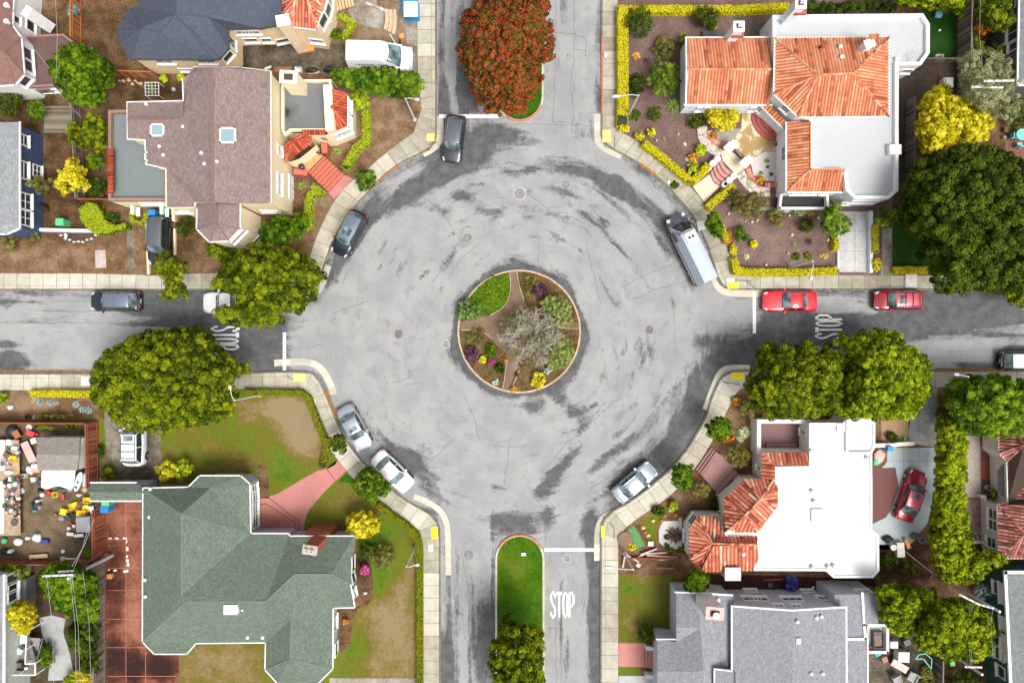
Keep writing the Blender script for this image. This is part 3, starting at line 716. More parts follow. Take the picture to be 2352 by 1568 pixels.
# painted markings
def quadstrip(name,a,b,w_,z=.008,mat=None):
    mb = MB();A,B = W(*a),W(*b);d = (B-A).normalized();s = Vector((-d.y,d.x,0))*w_/2;n = 10
    for i in range(n):
        p,q = A.lerp(B,i/n+.0),A.lerp(B,(i+1)/n-.002)
        mb.add([(v.x,v.y,z) for v in (p-s,q-s,q+s,p+s)],[(0,1,2,3)])
    o = mb.obj(name,mat or WHITEP);o['kind'] = 'structure'
quadstrip('stop_line',(1008,267.5),(1146,267.5),.34)
quadstrip('stop_line',(653,763),(653,850),.30)
quadstrip('stop_line',(1732,671),(1732,766),.30)
quadstrip('stop_line',(1250,1262),(1376,1262),.30)
def stoptext(cx,cy,w_,h_,rot):
    "STOP in tall road lettering; w_ across the lane, h_ along it, in pixels"
    G = {'S':[[(.92,.78),(.86,.93),(.5,1),(.14,.93),(.08,.76),(.2,.6),(.8,.4),(.92,.24),(.86,.07),(.5,0),(.14,.07),(.08,.22)]],
         'T':[[(0,.96),(1,.96)],[(.5,.9),(.5,0)]],
         'O':[[(.5,1),(.15,.88),(.06,.5),(.15,.12),(.5,0),(.85,.12),(.94,.5),(.85,.88),(.5,1)]],
         'P':[[(.1,0),(.1,.97)],[(.1,.95),(.6,.97),(.9,.88),(.92,.7),(.86,.52),(.55,.44),(.1,.46)]]}
    mb = MB();cw = w_/PM/4;H_ = h_/PM;c = W(cx,cy);ca,sa = math.cos(rot),math.sin(rot)
    def tr(x,y):return (c.x+x*ca-y*sa,c.y+x*sa+y*ca,.008)
    for k,ch in enumerate('STOP'):
        for st in G[ch]:
            st = smoothline(st,2) if len(st) > 3 else st
            pts = [Vector(((k-2)*cw+cw*.08+p[0]*cw*.84,(p[1]-.5)*H_,0)) for p in st]
            for a,b_ in zip(pts[:-1],pts[1:]):
                d = (b_-a);
                if d.length < 1e-5:continue
                # strokes running along the lane are thin, strokes across it are thick
                wx,wy = .085,.15 if ch != 'S' else .17
                s0 = Vector((wx,0,0)) if abs(d.y) > abs(d.x)*1.2 else Vector((0,wy,0))
                q = [a-s0,b_-s0,b_+s0,a+s0]
                mb.add([tr(p.x,p.y) for p in q],[(0,1,2,3)])
                if abs(d.y) > abs(d.x)*1.2 and ch in 'SO':
                    s0 = Vector((0,wy*.55,0));q = [a-s0,b_-s0,b_+s0,a+s0];mb.add([(x,y,.0085) for x,y,z in (tr(p.x,p.y) for p in q)],[(0,1,2,3)])
    o = mb.obj('stop_lettering',WHITEP);o['kind'] = 'structure'
stoptext(517,776,56,61,R(-90));stoptext(1903,750,57,60,R(90));stoptext(1291,1388,56,58,0)

# cracks and tar seams
CRACK = plain('crack_filler',(0.075,0.075,0.075),0.8,var=.3)
def crack(pts,w_=.03,jag=2.0):
    P = []
    for a,b_ in zip(pts[:-1],pts[1:]):
        n = max(2,int(math.hypot(a[0]-b_[0],a[1]-b_[1])/8))
        for i in range(n):f = i/n;P.append((a[0]+(b_[0]-a[0])*f+random.uniform(-jag,jag),a[1]+(b_[1]-a[1])*f+random.uniform(-jag,jag)))
    P.append(pts[-1]);L,Rr = ribbon(WL(P),w_/2)
    for i in range(len(L)-1):CK.add([(L[i].x,L[i].y,.004),(Rr[i].x,Rr[i].y,.004),(Rr[i+1].x,Rr[i+1].y,.004),(L[i+1].x,L[i+1].y,.004)],[(0,1,2,3)])
CK = MB()
for c_ in ([(1276,0),(1277,120),(1270,270),(1270,280)],[(1318,0),(1318,140),(1310,190),(1318,260),(1320,280)],[(1268,76),(1318,78),(1345,90)],[(1268,282),(1318,281)],[(1345,90),(1345,130)],[(1313,112),(1345,118)],
    [(1010,286),(1130,284),(1250,286),(1360,288)],[(1140,1205),(1140,1290)],[(1252,1200),(1252,1250)],[(1060,1270),(1075,1350),(1096,1400)],[(1137,1190),(1165,1195),(1188,1180),(1186,1160)],
    [(1430,655),(1500,625),(1562,600)],[(1445,690),(1520,660),(1590,640)],[(1430,655),(1445,690)],[(1622,745),(1624,790),(1615,850)],[(1170,1000),(1166,1060),(1158,1110)],[(1130,1024),(1165,1026),(1215,1022)],
    [(900,880),(950,862)],[(930,884),(970,876)],[(960,450),(1000,470),(1040,520)],[(1190,430),(1260,480),(1300,470)],[(1240,560),(1235,600),(1245,625)],[(0,740),(200,741),(330,744)],[(100,690),(230,692)],[(1060,900),(1090,960),(1100,1010)],
    [(1460,1165),(1390,1195),(1340,1220)],[(1380,950),(1300,1020),(1240,1090)],[(2240,770),(2351,768)],[(1740,730),(1860,735)],[(1275,1420),(1278,1568)],[(1256,1440),(1290,1442)],[(1040,1280),(1045,1380),(1040,1568)],[(985,1060),(1040,1010)],[(760,720),(850,690)],
    [(1020,60),(1022,250)],[(1050,20),(1050,230)],[(1345,560),(1360,620),(1380,700)],[(1410,800),(1420,830)],[(1100,560),(1060,590),(1030,640)],[(700,800),(740,790)]):crack(c_)
tag(CK.obj('road_cracks',CRACK),kind='structure')
IRON = plain('cast_iron',(0.13,0.12,0.115),.7,var=.3,metal=.2)
def manhole(x,y,r,label,ring=None,mat=None):
    th = thing('manhole_cover',label,'manhole cover',W(x,y,.006),'manhole covers');c = W(x,y)
    a = MB();n = 28
    a.lathe(c,[(r,.003),(r,.014),(r*.84,.014),(r*.84,.008)],n);a.obj('frame',ring or IRON,th)
    q = MB();q.lathe(c,[(r*.82,.002),(r*.82,.012)],n)
    for i in range(-3,4):
        for j in range(-3,4):
            if i*i+j*j < 9:q.box((c.x+i*r*.2,c.y+j*r*.2,.015),(r*.1,r*.1,.006))
    q.obj('lid',mat or plain('worn_iron',(0.24,0.23,0.225),.8,var=.2),th)
PIR = plain('pale_ring',(.45,.44,.42),.9,var=.2)
manhole(1193,445,.62,'large manhole cover in a pale concrete collar above the round island',PIR)
manhole(1299,424,.30,'dark manhole cover right of the large one above the island')
manhole(1073,546,.36,'manhole cover in the grey road up and left of the island')
manhole(1024,790,.40,'pale manhole cover just left of the round island',PIR)
manhole(915,767,.38,'reddish brown manhole cover in the middle of the left road',mat=plain('rusty_iron',(.2,.14,.12),.8))
manhole(1491,757,.36,'rust coloured manhole cover right of the island',mat=plain('rusty_iron',(.2,.14,.12),.8))
manhole(1076,1274,.38,'manhole cover left of the grassy median in the lower street')
manhole(1301,1282,.38,'manhole cover just below the stop line of the lower street',PIR)
manhole(1383,803,.12,'tiny valve cover right of the island')
manhole(823,418,.42,'grey storm drain grate by the kerb near the red front steps')
manhole(1510,424,.40,'round storm drain grate by the kerb at the top right curve')

# ================================================================ building helpers
GLASS,gn,gb = newmat('window_glass');gb.inputs['Base Color'].default_value = (.03,.045,.05,1);gb.inputs['Roughness'].default_value = .08;gb.inputs['Specular IOR Level'].default_value = .9
WFRAME = plain('white_window_frame',(.80,.80,.78),.5,var=.05)
TRIM = plain('white_trim',(.82,.82,.80),.6,var=.06)
WALLS = {}
def house(label,px,py,name='house',cat='house',**kw):
    th = thing(name,label,cat,W(px,py,0),**kw);WALLS[th.name] = [];return th
def wall(th,poly,h,mat,base=0.0,inset=0.0,name='wall',cap=False,label=None,world=False):
    "a storey: outline in pixels as its top edge shows at height h; walls drop to base"
    P = ccw([(p[0],p[1]) for p in (poly if world else WL(poly,h))])
    if inset:P = [(p.x,p.y) for p in offset(P,inset)]
    n = len(P);mb = MB()
    V = [(x,y,base) for x,y in P]+[(x,y,h) for x,y in P]
    F = [(i,(i+1) % n,n+(i+1) % n,n+i) for i in range(n)]
    mb.add(V,F)
    if cap:mb.flat(P,h)
    o = mb.obj(name,mat,th,label=label)
    WALLS[th.name].append((P,base,h,o));return o
def slopeuv(V,f):
    a = Vector(V[f[0]]);nrm = Vector((0,0,0))
    for i in range(len(f)):
        p,q = Vector(V[f[i]]),Vector(V[f[(i+1) % len(f)]]);nrm += Vector(((p.y-q.y)*(p.z+q.z),(p.z-q.z)*(p.x+q.x),(p.x-q.x)*(p.y+q.y)))
    nrm.normalize()
    if nrm.z < 0:nrm = -nrm
    u = Vector((0,0,1)).cross(nrm)
    if u.length < .02:
        L = max(((Vector(V[f[(i+1) % len(f)]])-Vector(V[f[i]])) for i in range(len(f))),key=lambda e:e.length);u = Vector((L.x,L.y,0))
    u.normalize();v = nrm.cross(u);return a,u,v,nrm
def roof(th,V,F,mat,name='roof',thick=.12,label=None,ridge=None):
    "pitched roof: V holds (px,py,height) points, F lists faces; gets an underside and a thickness"
    Wv = [W(*p) for p in V];mb = MB();uv = [];vs = [];fs = []
    for f in F:
        a,u,v,nrm = slopeuv(Wv,f);P = [Wv[i] for i in f]
        P2 = [Vector(((p-a).dot(u),(p-a).dot(v),0)) for p in P]
        for t in tessellate_polygon([P2]):
            q = [P[i] for i in t]
            if (q[1]-q[0]).cross(q[2]-q[0]).z < 0:q = q[::-1];t = t[::-1]
            b_ = len(vs);vs += [tuple(p) for p in q];fs.append((b_,b_+1,b_+2));uv += [(P2[i].x,P2[i].y) for i in t]
    # underside and edge
    cnt = {}
    for f in F:
        for i in range(len(f)):
            e = (f[i],f[(i+1) % len(f)]);k = tuple(sorted(e));cnt.setdefault(k,[]).append(e)
    edges = [v[0] for v in cnt.values() if len(v) == 1]
    for e in edges:
        a,c_ = Wv[e[0]],Wv[e[1]];d = Vector((0,0,thick));b_ = len(vs)
        vs += [tuple(a),tuple(c_),tuple(c_-d),tuple(a-d)];fs.append((b_,b_+1,b_+2,b_+3));uv += [(0,0),(.1,0),(.1,.1),(0,.1)]
    o = mk(name,vs,fs,mat,th,uv=uv,label=label)
    if ridge:
        r = MB();wr,rm = ridge
        for e in cnt.values():
            if len(e) == 2:
                i,j = e[0];p,q = Wv[i],Wv[j]
                # valleys stay open: only cover convex edges
                if RIDGES is None or (V[i][2]+V[j][2]) > min(v[2] for v in V)*2+.15:r.tube([p+Vector((0,0,.0)),q+Vector((0,0,.0))],wr,6)
        if r.v:r.obj('ridge_cap',rm,o)
    return o
RIDGES = 1
def edges_trim(th,line,w_=.14,h_=.16,mat=None,closed=False,name='gutter',up=.03):
    "a moulding or gutter along points (px,py,height)"
    P = [W(*p) for p in line];
    if closed:P.append(P[0])
    mb = MB()
    for a,b_ in zip(P[:-1],P[1:]):
        d = (b_-a);
        if d.length < .02:continue
        e = d.normalized()*w_*.45
        mb.bar(a-e+Vector((0,0,up-h_/2)),b_+e+Vector((0,0,up-h_/2)),w_,h_)
    return mb.obj(name,mat or TRIM,th)
def flatroof(th,poly,h,mat,pw=.3,ph=.35,pmat=None,name='flat_roof',blobs=None):
    "flat roof inside a parapet; outline in pixels = outer top edge of the parapet at height h"
    P = ccw([(p.x,p.y) for p in WL(poly,h)])
    inn = offset(P,pw);n = len(P);mb = MB()
    V = [(p[0],p[1],h-ph-.1) for p in P]+[(p[0],p[1],h) for p in P]+[(p[0],p[1],h) for p in inn]+[(p[0],p[1],h-ph-.1) for p in inn];F = []
    for i in range(n):
        j = (i+1) % n;F += [(i,j,n+j,n+i),(n+i,n+j,2*n+j,2*n+i),(2*n+i,2*n+j,3*n+j,3*n+i)]
    mb.add(V,F);pa = mb.obj('parapet',pmat or TRIM,th)
    o = sheet(name,[(p[0],p[1]) for p in offset(P,pw*.5)],h-ph,mat,blobs=blobs,base=.6,res=.8,parent=th,world=True)
    return o
def tiles(th,V,F,name='tile_roof',pitch=.30,mats=None,label=None,ridges=(),amp=.055,under=None,course=.42):
    "barrel-tiled roof: each face is cut into tile columns that stand up as half rounds"
    Wv = [W(*p) for p in V];mb = MB();base = MB()
    for f in F:
        a,u,v,nrm = slopeuv(Wv,f);P = [((Wv[i]-a).dot(u),(Wv[i]-a).dot(v)) for i in f]
        lo,hi = min(p[0] for p in P),max(p[0] for p in P);vlo,vhi = min(p[1] for p in P),max(p[1] for p in P)
        k0,k1 = math.floor(lo/pitch),math.ceil(hi/pitch)
        c0,c1 = math.floor(vlo/course),math.ceil(vhi/course)
        prof = [(0,-.2),(.14,.45),(.36,1),(.58,.45),(.72,-.2),(1,-.2)]
        for k in range(k0,k1):
            for s in range(len(prof)-1):
                ua,ub = (k+prof[s][0])*pitch,(k+prof[s+1][0])*pitch
                if ub <= lo or ua >= hi:continue
                col = clip(clip(P,0,max(ua,lo),1),0,min(ub,hi),-1)
                if len(col) < 3:continue
                for c in range(c0,c1):
                    q = clip(clip(col,1,c*course,1),1,(c+1)*course,-1)
                    if len(q) < 3:continue
                    vv = []
                    for x,y in q:
                        t = (x-ua)/(ub-ua);z = (prof[s][1]*(1-t)+prof[s+1][1]*t)*amp + (1-(y-c*course)/course)*.018
                        vv.append(a+u*x+v*y+nrm*(z+.02))
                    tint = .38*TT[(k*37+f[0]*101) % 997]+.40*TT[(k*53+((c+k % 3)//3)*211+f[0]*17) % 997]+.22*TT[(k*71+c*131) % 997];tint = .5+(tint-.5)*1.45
                    tint = max(0,min(1,tint))*(.15 if s == 4 else .55 if s == 0 else 1)  # painted shade: groove and one flank of each barrel get a darker tint
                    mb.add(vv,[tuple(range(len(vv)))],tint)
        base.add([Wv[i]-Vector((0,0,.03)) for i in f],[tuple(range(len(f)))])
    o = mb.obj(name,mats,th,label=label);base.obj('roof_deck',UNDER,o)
    if ridges:
        r = MB()
        for i,j in ridges:
            p,q = Wv[i],Wv[j];n = max(1,int((q-p).length/.38));d = (q-p)/n
            for k in range(n):r.tube([p+d*k+Vector((0,0,.06)),p+d*(k+1.08)+Vector((0,0,.04))],[.12,.10],7,TT[(k*31+i) % 997])
        r.obj('ridge_tiles',mats,o)
    return o
TT = [random.random() for _ in range(997)]
def clip(P,ax,val,sgn):
    out = [];n = len(P)
    for i in range(n):
        a,b_ = P[i],P[(i+1) % n];da,db = (a[ax]-val)*sgn,(b_[ax]-val)*sgn
        if da >= -1e-9:out.append(a)
        if (da > 1e-9 and db < -1e-9) or (da < -1e-9 and db > 1e-9):
            t = da/(da-db);out.append((a[0]+(b_[0]-a[0])*t,a[1]+(b_[1]-a[1])*t))
    return out
UNDER = plain('roof_underlay',(.08,.05,.04),.95)
CAMP = Vector((0,0,CAMH))
def onwall(th,px,py):
    "where the sight line through a pixel meets a camera-facing wall of the house"
    g = W(px,py,0);d = g-CAMP;best = None
    for (P,z0,z1,o) in WALLS[th.name]:
        n = len(P)
        for i in range(n):
            a,b_ = P[i],P[(i+1) % n];e = Vector((b_[0]-a[0],b_[1]-a[1]));nr = Vector((e.y,-e.x,0))
            den = d.dot(nr)
            if den >= -1e-6:continue
            t = (Vector((a[0],a[1],0))-CAMP).dot(nr)/den
            p = CAMP+d*t;s = (p.x-a[0])*e.x+(p.y-a[1])*e.y;s /= e.length_squared
            if -.03 < s < 1.03 and z0-.3 < p.z < z1+.3 and (best is None or t < best[0]):best = (t,p,e.normalized(),nr.normalized(),o,z0,z1)
    return best
def window(th,px,py,w_=1.0,h_=1.2,nx=2,ny=2,mat=None,name='window',glass=None,sill=True,label=None):
    b_ = onwall(th,px,py)
    if not b_:print('no wall for window',th.name,px,py);return None
    t,p,e,nr,o,z0,z1 = b_;e = Vector((e.x,e.y,0));up = Vector((0,0,1))
    z = min(max(p.z,z0+h_/2+.1),z1-h_/2-.08);p = Vector((p.x,p.y,z));mb = MB();fw = .09
    def B(x0,x1,y0,y1,d0,d1,m):
        V = [p+e*x+up*y+nr*d_ for d_ in (d0,d1) for x,y in ((x0,y0),(x1,y0),(x1,y1),(x0,y1))]
        m.add(V,[(0,3,2,1),(4,5,6,7),(0,1,5,4),(1,2,6,5),(2,3,7,6),(3,0,4,7)])
    X,Y = w_/2,h_/2
    B(-X,X,Y-fw,Y,.003,.09,mb);B(-X,X,-Y,-Y+fw,.003,.09,mb);B(-X,-X+fw,-Y+fw,Y-fw,.003,.09,mb);B(X-fw,X,-Y+fw,Y-fw,.003,.09,mb)
    for i in range(1,nx):x = -X+w_*i/nx;B(x-.025,x+.025,-Y+fw,Y-fw,.02,.07,mb)
    for i in range(1,ny):y = -Y+h_*i/ny;B(-X+fw,X-fw,y-.025,y+.025,.02,.068,mb)
    f = mb.obj(name,mat or WFRAME,th,label=label)
    g = MB();B(-X+fw,X-fw,-Y+fw,Y-fw,.004,.03,g)
    g.obj('window_pane',glass or GLASS,f)
    if sill:
        s = MB();B(-X-.08,X+.08,-Y-.1,-Y-.012,.004,.2,s);s.obj('window_sill',mat or WFRAME,f)
    return f
def rbox(th,name,px,py,z0,w_,d_,h_,mat,rot=0,taper=1.0,bevel=0.0,parent=None):
    c = W(px,py,z0);mb = MB();mb.box((c.x,c.y,z0+h_/2),(w_,d_,h_),R(rot),taper=taper);return mb.obj(name,mat,parent or th)
def skylight(th,px,py,z,w_,d_,rot=0,par=None):
    c = W(px,py,z);mb = MB()
    for sx,sy,wx,wy in ((0,1,1,0),(0,-1,1,0),(1,0,0,1),(-1,0,0,1)):
        mb.box((c.x+sx*w_/2,c.y+sy*d_/2,z+.08),(wx*w_+.12+.001*wx,wy*d_+.12 if wy else .12,.22))
    f = mb.obj('skylight',TRIM,par or th);g = MB();g.box((c.x,c.y,z+.1),(w_-.1,d_-.1,.06));g.obj('skylight_glass',SKYG,f)
SKYG,gn,gb = newmat('skylight_glass');gb.inputs['Base Color'].default_value = (.25,.36,.40,1);gb.inputs['Roughness'].default_value = .25;gb.inputs['Specular IOR Level'].default_value = .8
def vent(th,px,py,z,r=.12,h_=.35,mat=None,par=None):
    c = W(px,py,z);mb = MB();mb.lathe((c.x,c.y,z-.15),[(r,0),(r,h_),(r*1.5,h_),(r*1.5,h_+.05),(r*.6,h_+.14)],10);mb.obj('roof_vent',mat or TRIM,par or th)
def chimney(th,px,py,z0,z1,w_,d_,mat,rot=0,capm=None,pots=0,potm=None,par=None,flare=0,hole=True):
    "px,py = centre of its top"
    c = W(px,py,z1);mb = MB();mb.box((c.x,c.y,(z0+z1)/2),(w_,d_,z1-z0),R(rot))
    ch = mb.obj('chimney',mat,par or th)
    m2 = MB();m2.box((c.x,c.y,z1+.05),(w_+.14,d_+.14,.1),R(rot));m2.obj('chimney_cap',capm or mat,ch)
    if hole:
        m3 = MB();m3.box((c.x,c.y,z1+.115),(w_*.55,d_*.55,.03),R(rot));m3.obj('flue',UNDER,ch)
    for k in range(pots):
        off = (k-(pots-1)/2)*w_*.42;x,y = c.x+off*math.cos(R(rot)),c.y+off*math.sin(R(rot));m4 = MB()
        m4.lathe((x,y,z1+.1),[(.13,0),(.12,.28),(.15,.3),(.15,.34),(.10,.34),(.09,.1)],12);m4.obj('chimney_pot',potm or mat,ch)
    return ch
def fence(label,pts,h_=1.7,mat=None,w_=.05,name='fence',cat='fence',z0=.13,post=2.0,group=None):
    "board fence along pixels of its foot"
    th = thing(name,label,cat,W(pts[0][0],pts[0][1],z0),group);P = WL(pts,z0);b = MB();rl = MB()
    for a,c in zip(P[:-1],P[1:]):
        d = c-a;L = d.length;n = max(1,int(L/.16));e = d.normalized();ang = math.atan2(d.y,d.x)
        for i in range(n):
            q = a+e*(i+.5)*L/n;hh = h_+random.uniform(-.015,.015);b.box((q.x,q.y,z0+hh/2),(L/n*.93,.022,hh),ang,t=random.random())
        m = max(1,int(L/post))
        for i in range(m+1):
            q = a+e*L*i/m;ps = MB();ps.box((q.x,q.y,z0+h_/2+.02),(.1,.1,h_+.04),ang);ps.obj('post',mat,th)
        s = Vector((-e.y,e.x,0))*.045
        for zz in (.3,h_-.25):rl.bar(a+s+Vector((0,0,zz)),c+s+Vector((0,0,zz)),.05,.09)
        rl.bar(a+Vector((0,0,h_+.03)),c+Vector((0,0,h_+.03)),.12,.03)
    b.obj('boards',mat,th);rl.obj('rails',mat,th);return th
def lowwall(label,pts,w_,h_,mat,name='garden_wall',cat='wall',z0=.12,closed=False,group=None,cap=None):
    th = thing(name,label,cat,W(pts[0][0],pts[0][1],z0),group)
    if closed:Pw = WL(pts,h_);mb = MB();mb.prism(ccw([(p.x,p.y) for p in Pw]),z0,h_)
    else:
        L,Rr = ribbon(WL(pts,h_),w_/2);mb = MB();n = len(L)
        for i in range(n-1):
            mb.prism(ccw([L[i],L[i+1],Rr[i+1],Rr[i]]),z0,h_,bottom=False,t=random.random())
    mb.obj('wall',mat,th)
    if cap:
        L,Rr = ribbon(WL(pts,h_),w_/2+.03);m2 = MB()
        for i in range(len(L)-1):m2.prism(ccw([L[i],L[i+1],Rr[i+1],Rr[i]]),h_+.002,h_+.06,bottom=False,t=random.random())
        m2.obj('coping',cap,th)
    return th

# ================================================================ vehicles
TYRE = plain('tyre',(.02,.02,.02),.9,var=.2);RIM = plain('alloy',(.45,.46,.48),.35,metal=.8,var=.05)
CGLASS,gn,gb = newmat('car_glass');T = NT(gn);gb.inputs['Roughness'].default_value = .12;gb.inputs['Specular IOR Level'].default_value = .9
T.link(T.ramp(T.noise(1.3,3),[(.4,(.05,.075,.08)),(.6,(.22,.31,.33))]),gb.inputs['Base Color'])
DGLASS,gn,gb = newmat('dark_car_glass');gb.inputs['Base Color'].default_value = (.018,.03,.032,1);gb.inputs['Roughness'].default_value = .1;gb.inputs['Specular IOR Level'].default_value = .9
LAMPW = plain('headlamp',(.50,.53,.56),.25,var=.05);LAMPR = plain('tail_lamp',(.55,.02,.02),.3,var=.05);BLACKT = plain('black_trim',(.02,.02,.022),.6,var=.1)
def paint(name,c,rough=.32,metal=.25):
    m = plain('car_paint_'+name,c,rough,metal,var=.03,coat=.7);return m
def section(w_,zb,zt,crown=.04,n=8,tuck=.12):
    "half-open cross-section from one sill over the top to the other"
    pts = [(-w_/2+.05,zb),(-w_/2,zb+.12),(-w_/2,zt-.18),(-w_/2+tuck*.5,zt-.05)]
    for k in range(n+1):
        t = k/n;x = (-w_/2+tuck)+t*(w_-2*tuck);pts.append((x,zt+crown*(1-(2*t-1)**2)))
    pts += [(-x,z) for x,z in reversed(pts[:4])];return pts
def car(label,px,py,rot,L=4.6,Wd=1.82,Ht=1.48,pt=None,kind='sedan',name=None,cat='car',glass=None,group=None,sun=None,rack=False,roofm=None,zt=1.0,hoodm=None,z=.0,lampm=None):
    "rot: direction the bonnet points, degrees anticlockwise from right; px,py centre of the roof"
    glass = glass or CGLASS
    name = name or {'sedan':'parked_sedan','suv':'parked_suv','wagon':'parked_wagon','coupe':'parked_coupe','truck':'pickup_truck'}.get(kind,'parked_car')
    c = W(px,py,1.0);th = thing(name,label,cat,(c.x,c.y,z+.01),group,R(rot))
    K = {'sedan':(.27,.40,.70,.84,.86,.84),'suv':(.24,.36,.86,.95,.88,.96),'wagon':(.24,.36,.84,.95,.86,.92),'coupe':(.34,.46,.68,.80,.82,.84),'truck':(.26,.36,.54,.58,.95,.9),'hatch':(.22,.34,.80,.92,.86,.94)}[kind]
    hood,wb,rf,rg,rw,dk = K;bh = Ht*.62
    st = []      # stations: (x from front, width, top z)
    X = lambda t:L/2-t*L
    prof = [(0.0,.66,.50),(.012,.80,.58),(.04,.92,.64),(.10,.98,.74),(hood*.6,1,.86),(hood,1,.95),(wb,1,1.0),((wb+rf)/2,1,1.0),(rf,1,1.0),(rg,.99,.99 if kind != 'sedan' and kind != 'coupe' else .97),(.96,.95,dk),(.985,.87,dk*.9),(1.0,.72,dk*.74)]
    mb = MB();n = None
    for t,wk,zk in prof:
        s = section(Wd*wk,.24,.30+(bh-.30)*zk,.045);n = len(s);mb.v += [(X(t),y,q) for y,q in s]
    for i in range(len(prof)-1):
        for k in range(n-1):mb.f.append((i*n+k,i*n+k+1,(i+1)*n+k+1,(i+1)*n+k));mb.t.append(.5)
    mb.f.append(tuple(range(n)));mb.t.append(.5);mb.f.append(tuple((len(prof)-1)*n+k for k in range(n-1,-1,-1)));mb.t.append(.5)
    body = mb.obj('body',pt,th,local=True,smooth=True)
    # cabin
    wr = Wd*rw*.86;wbm = Wd*.94;zr = Ht;x0,x1,x2,x3 = X(hood),X(wb),X(rf),X(rg)
    rfm = MB();m_ = 7;A = []
    xs = [x1+.02,x1-.12,(x1+x2)/2,x2+.12,x2-.02];zz = [zr-.05,zr-.012,zr+.015,zr-.01,zr-.06];wk = [.94,.99,1,.985,.93]
    for x,q,k in zip(xs,zz,wk):
        for j in range(m_):t = 2*j/(m_-1)-1;rfm.v.append((x,t*wr/2*k,q-.05*t*t-.03*abs(t)**6))
    for i in range(4):
        for j in range(m_-1):rfm.f.append((i*m_+j,(i+1)*m_+j,(i+1)*m_+j+1,i*m_+j+1));rfm.t.append(.5)
    rfm.obj('roof',roofm or pt,th,local=True,smooth=True)
    def panel(nm,q,mat):
        p = MB();p.add(q,[(0,1,2,3)]);o = p.obj(nm,mat,th,local=True);return o
    def curved(nm,xa,wa,za,xb,wbb,zb_,bow,mat):
        p = MB();k = 8
        for i in range(4):
            f = i/3
            for j in range(k+1):
                t = 2*j/k-1;w2 = (wa*(1-f)+wbb*f)/2;xx = xa*(1-f)+xb*f;q = za*(1-f)+zb_*f+math.sin(math.pi*f)*.05
                p.v.append((xx-bow*t*t*(1-f*.6),t*w2,q-.03*t*t))
        for i in range(3):
            for j in range(k):p.f.append((i*(k+1)+j,(i+1)*(k+1)+j,(i+1)*(k+1)+j+1,i*(k+1)+j+1));p.t.append(.5)
        return p.obj(nm,mat,th,local=True,smooth=True)
    curved('windshield',x0+.02,wbm*.90,bh+.045,x1+.04,wr*.93,zr-.045,.22,glass)
    curved('rear_window',x3-.02,wbm*.84,bh+.03 if kind not in ('suv','wagon','hatch') else bh+.02,x2-.04,wr*.92,zr-.05,-.10,glass)
    for s in (1,-1):
        p = MB();yb,yr = s*wbm/2*.985,s*wr/2*.985
        q = [(x0-.10,yb*.95,bh+.01),(x1-.02,yr*.96,zr-.07),(x2+.02,yr*.97,zr-.075),(x3+.06,yb*.93,bh+.01),((x0+x3)/2,yb,bh+.01)]
        p.add(q,[(0,1,2,3,4)]);p.obj('side_window',DGLASS,th,local=True)
        p = MB()
        for a_,b_ in ((q[0],q[1]),(q[1],q[2]),(q[2],q[3])):p.bar(a_,b_,.05,.05)
        f = (x1+x2)/2;p.bar((f,yb,bh),(f,yr,zr-.07),.07,.04);p.obj('pillar',pt,th,local=True)
        p = MB();p.box((x0-.22,s*(Wd/2+.09),bh+.02),(.14,.2,.12),0);p.obj('wing_mirror',pt,th,local=True)
        p = MB();p.box((X(.05),s*Wd*.375,.30+(bh-.30)*.655),(.40,.17,.10),s*R(-20),taper=.8);p.obj('headlight',lampm or LAMPW,th,local=True)
        p = MB();p.box((X(.972),s*Wd*.40,.30+(bh-.30)*dk*.86),(.14,.22,.12),s*R(16),taper=.85);p.obj('tail_light',LAMPR,th,local=True)
        for x in (L*.33,-L*.31):
            q = MB();q.tube([(x,s*(Wd/2-.22),.33),(x,s*(Wd/2-.01),.33)],.33,18);tq = q.obj('wheel',TYRE,th,local=True)
            q = MB();q.tube([(x,s*(Wd/2-.03),.33),(x,s*(Wd/2+.012),.33)],.2,14);q.obj('rim',RIM,tq,local=True)
            q = MB();q.tube([(x,s*(Wd/2-.015),.35),(x,s*(Wd/2+.006),.35)],.40,18);q.obj('wheel_arch',BLACKT,th,local=True)
    p = MB();p.box((X(.008),0,.46),(.1,Wd*.62,.2));p.obj('grille',BLACKT,th,local=True)
    p = MB();p.bar((x0-.01,-Wd*.33,bh+.06),(x0+.0,Wd*.33,bh+.06),.07,.03);p.obj('wiper_cowl',BLACKT,th,local=True)
    if sun:
        a_,b_ = sun;p = MB();xa,xb = X(a_),X(b_);p.box(((xa+xb)/2,0,zr+.004),(abs(xa-xb),wr*.56,.03));p.obj('sunroof',glass,th,local=True)
    if rack:
        p = MB()
        for s in (1,-1):p.bar((x1-.15,s*wr*.43,zr+.05),(x2+.1,s*wr*.43,zr+.05),.035,.04)
        if rack == 2:
            for f in (.35,.65,.92):x = x1+(x2-x1)*f;p.bar((x,-wr*.45,zr+.07),(x,wr*.45,zr+.07),.05,.03)
        p.obj('roof_rack',RIM if rack != 2 else BLACKT,th,local=True)
    p = MB();p.box((X(1.0)+.02,0,.62),(.06,.42,.11));p.obj('number_plate',WHITEP,th,local=True)
    if kind == 'truck':
        p = MB();xa,xb = X(.60),X(.975);p.box(((xa+xb)/2,0,bh+.035),(abs(xa-xb),Wd*.78,.06));p.obj('cargo_bed',BLACKT,th,local=True)
    return th

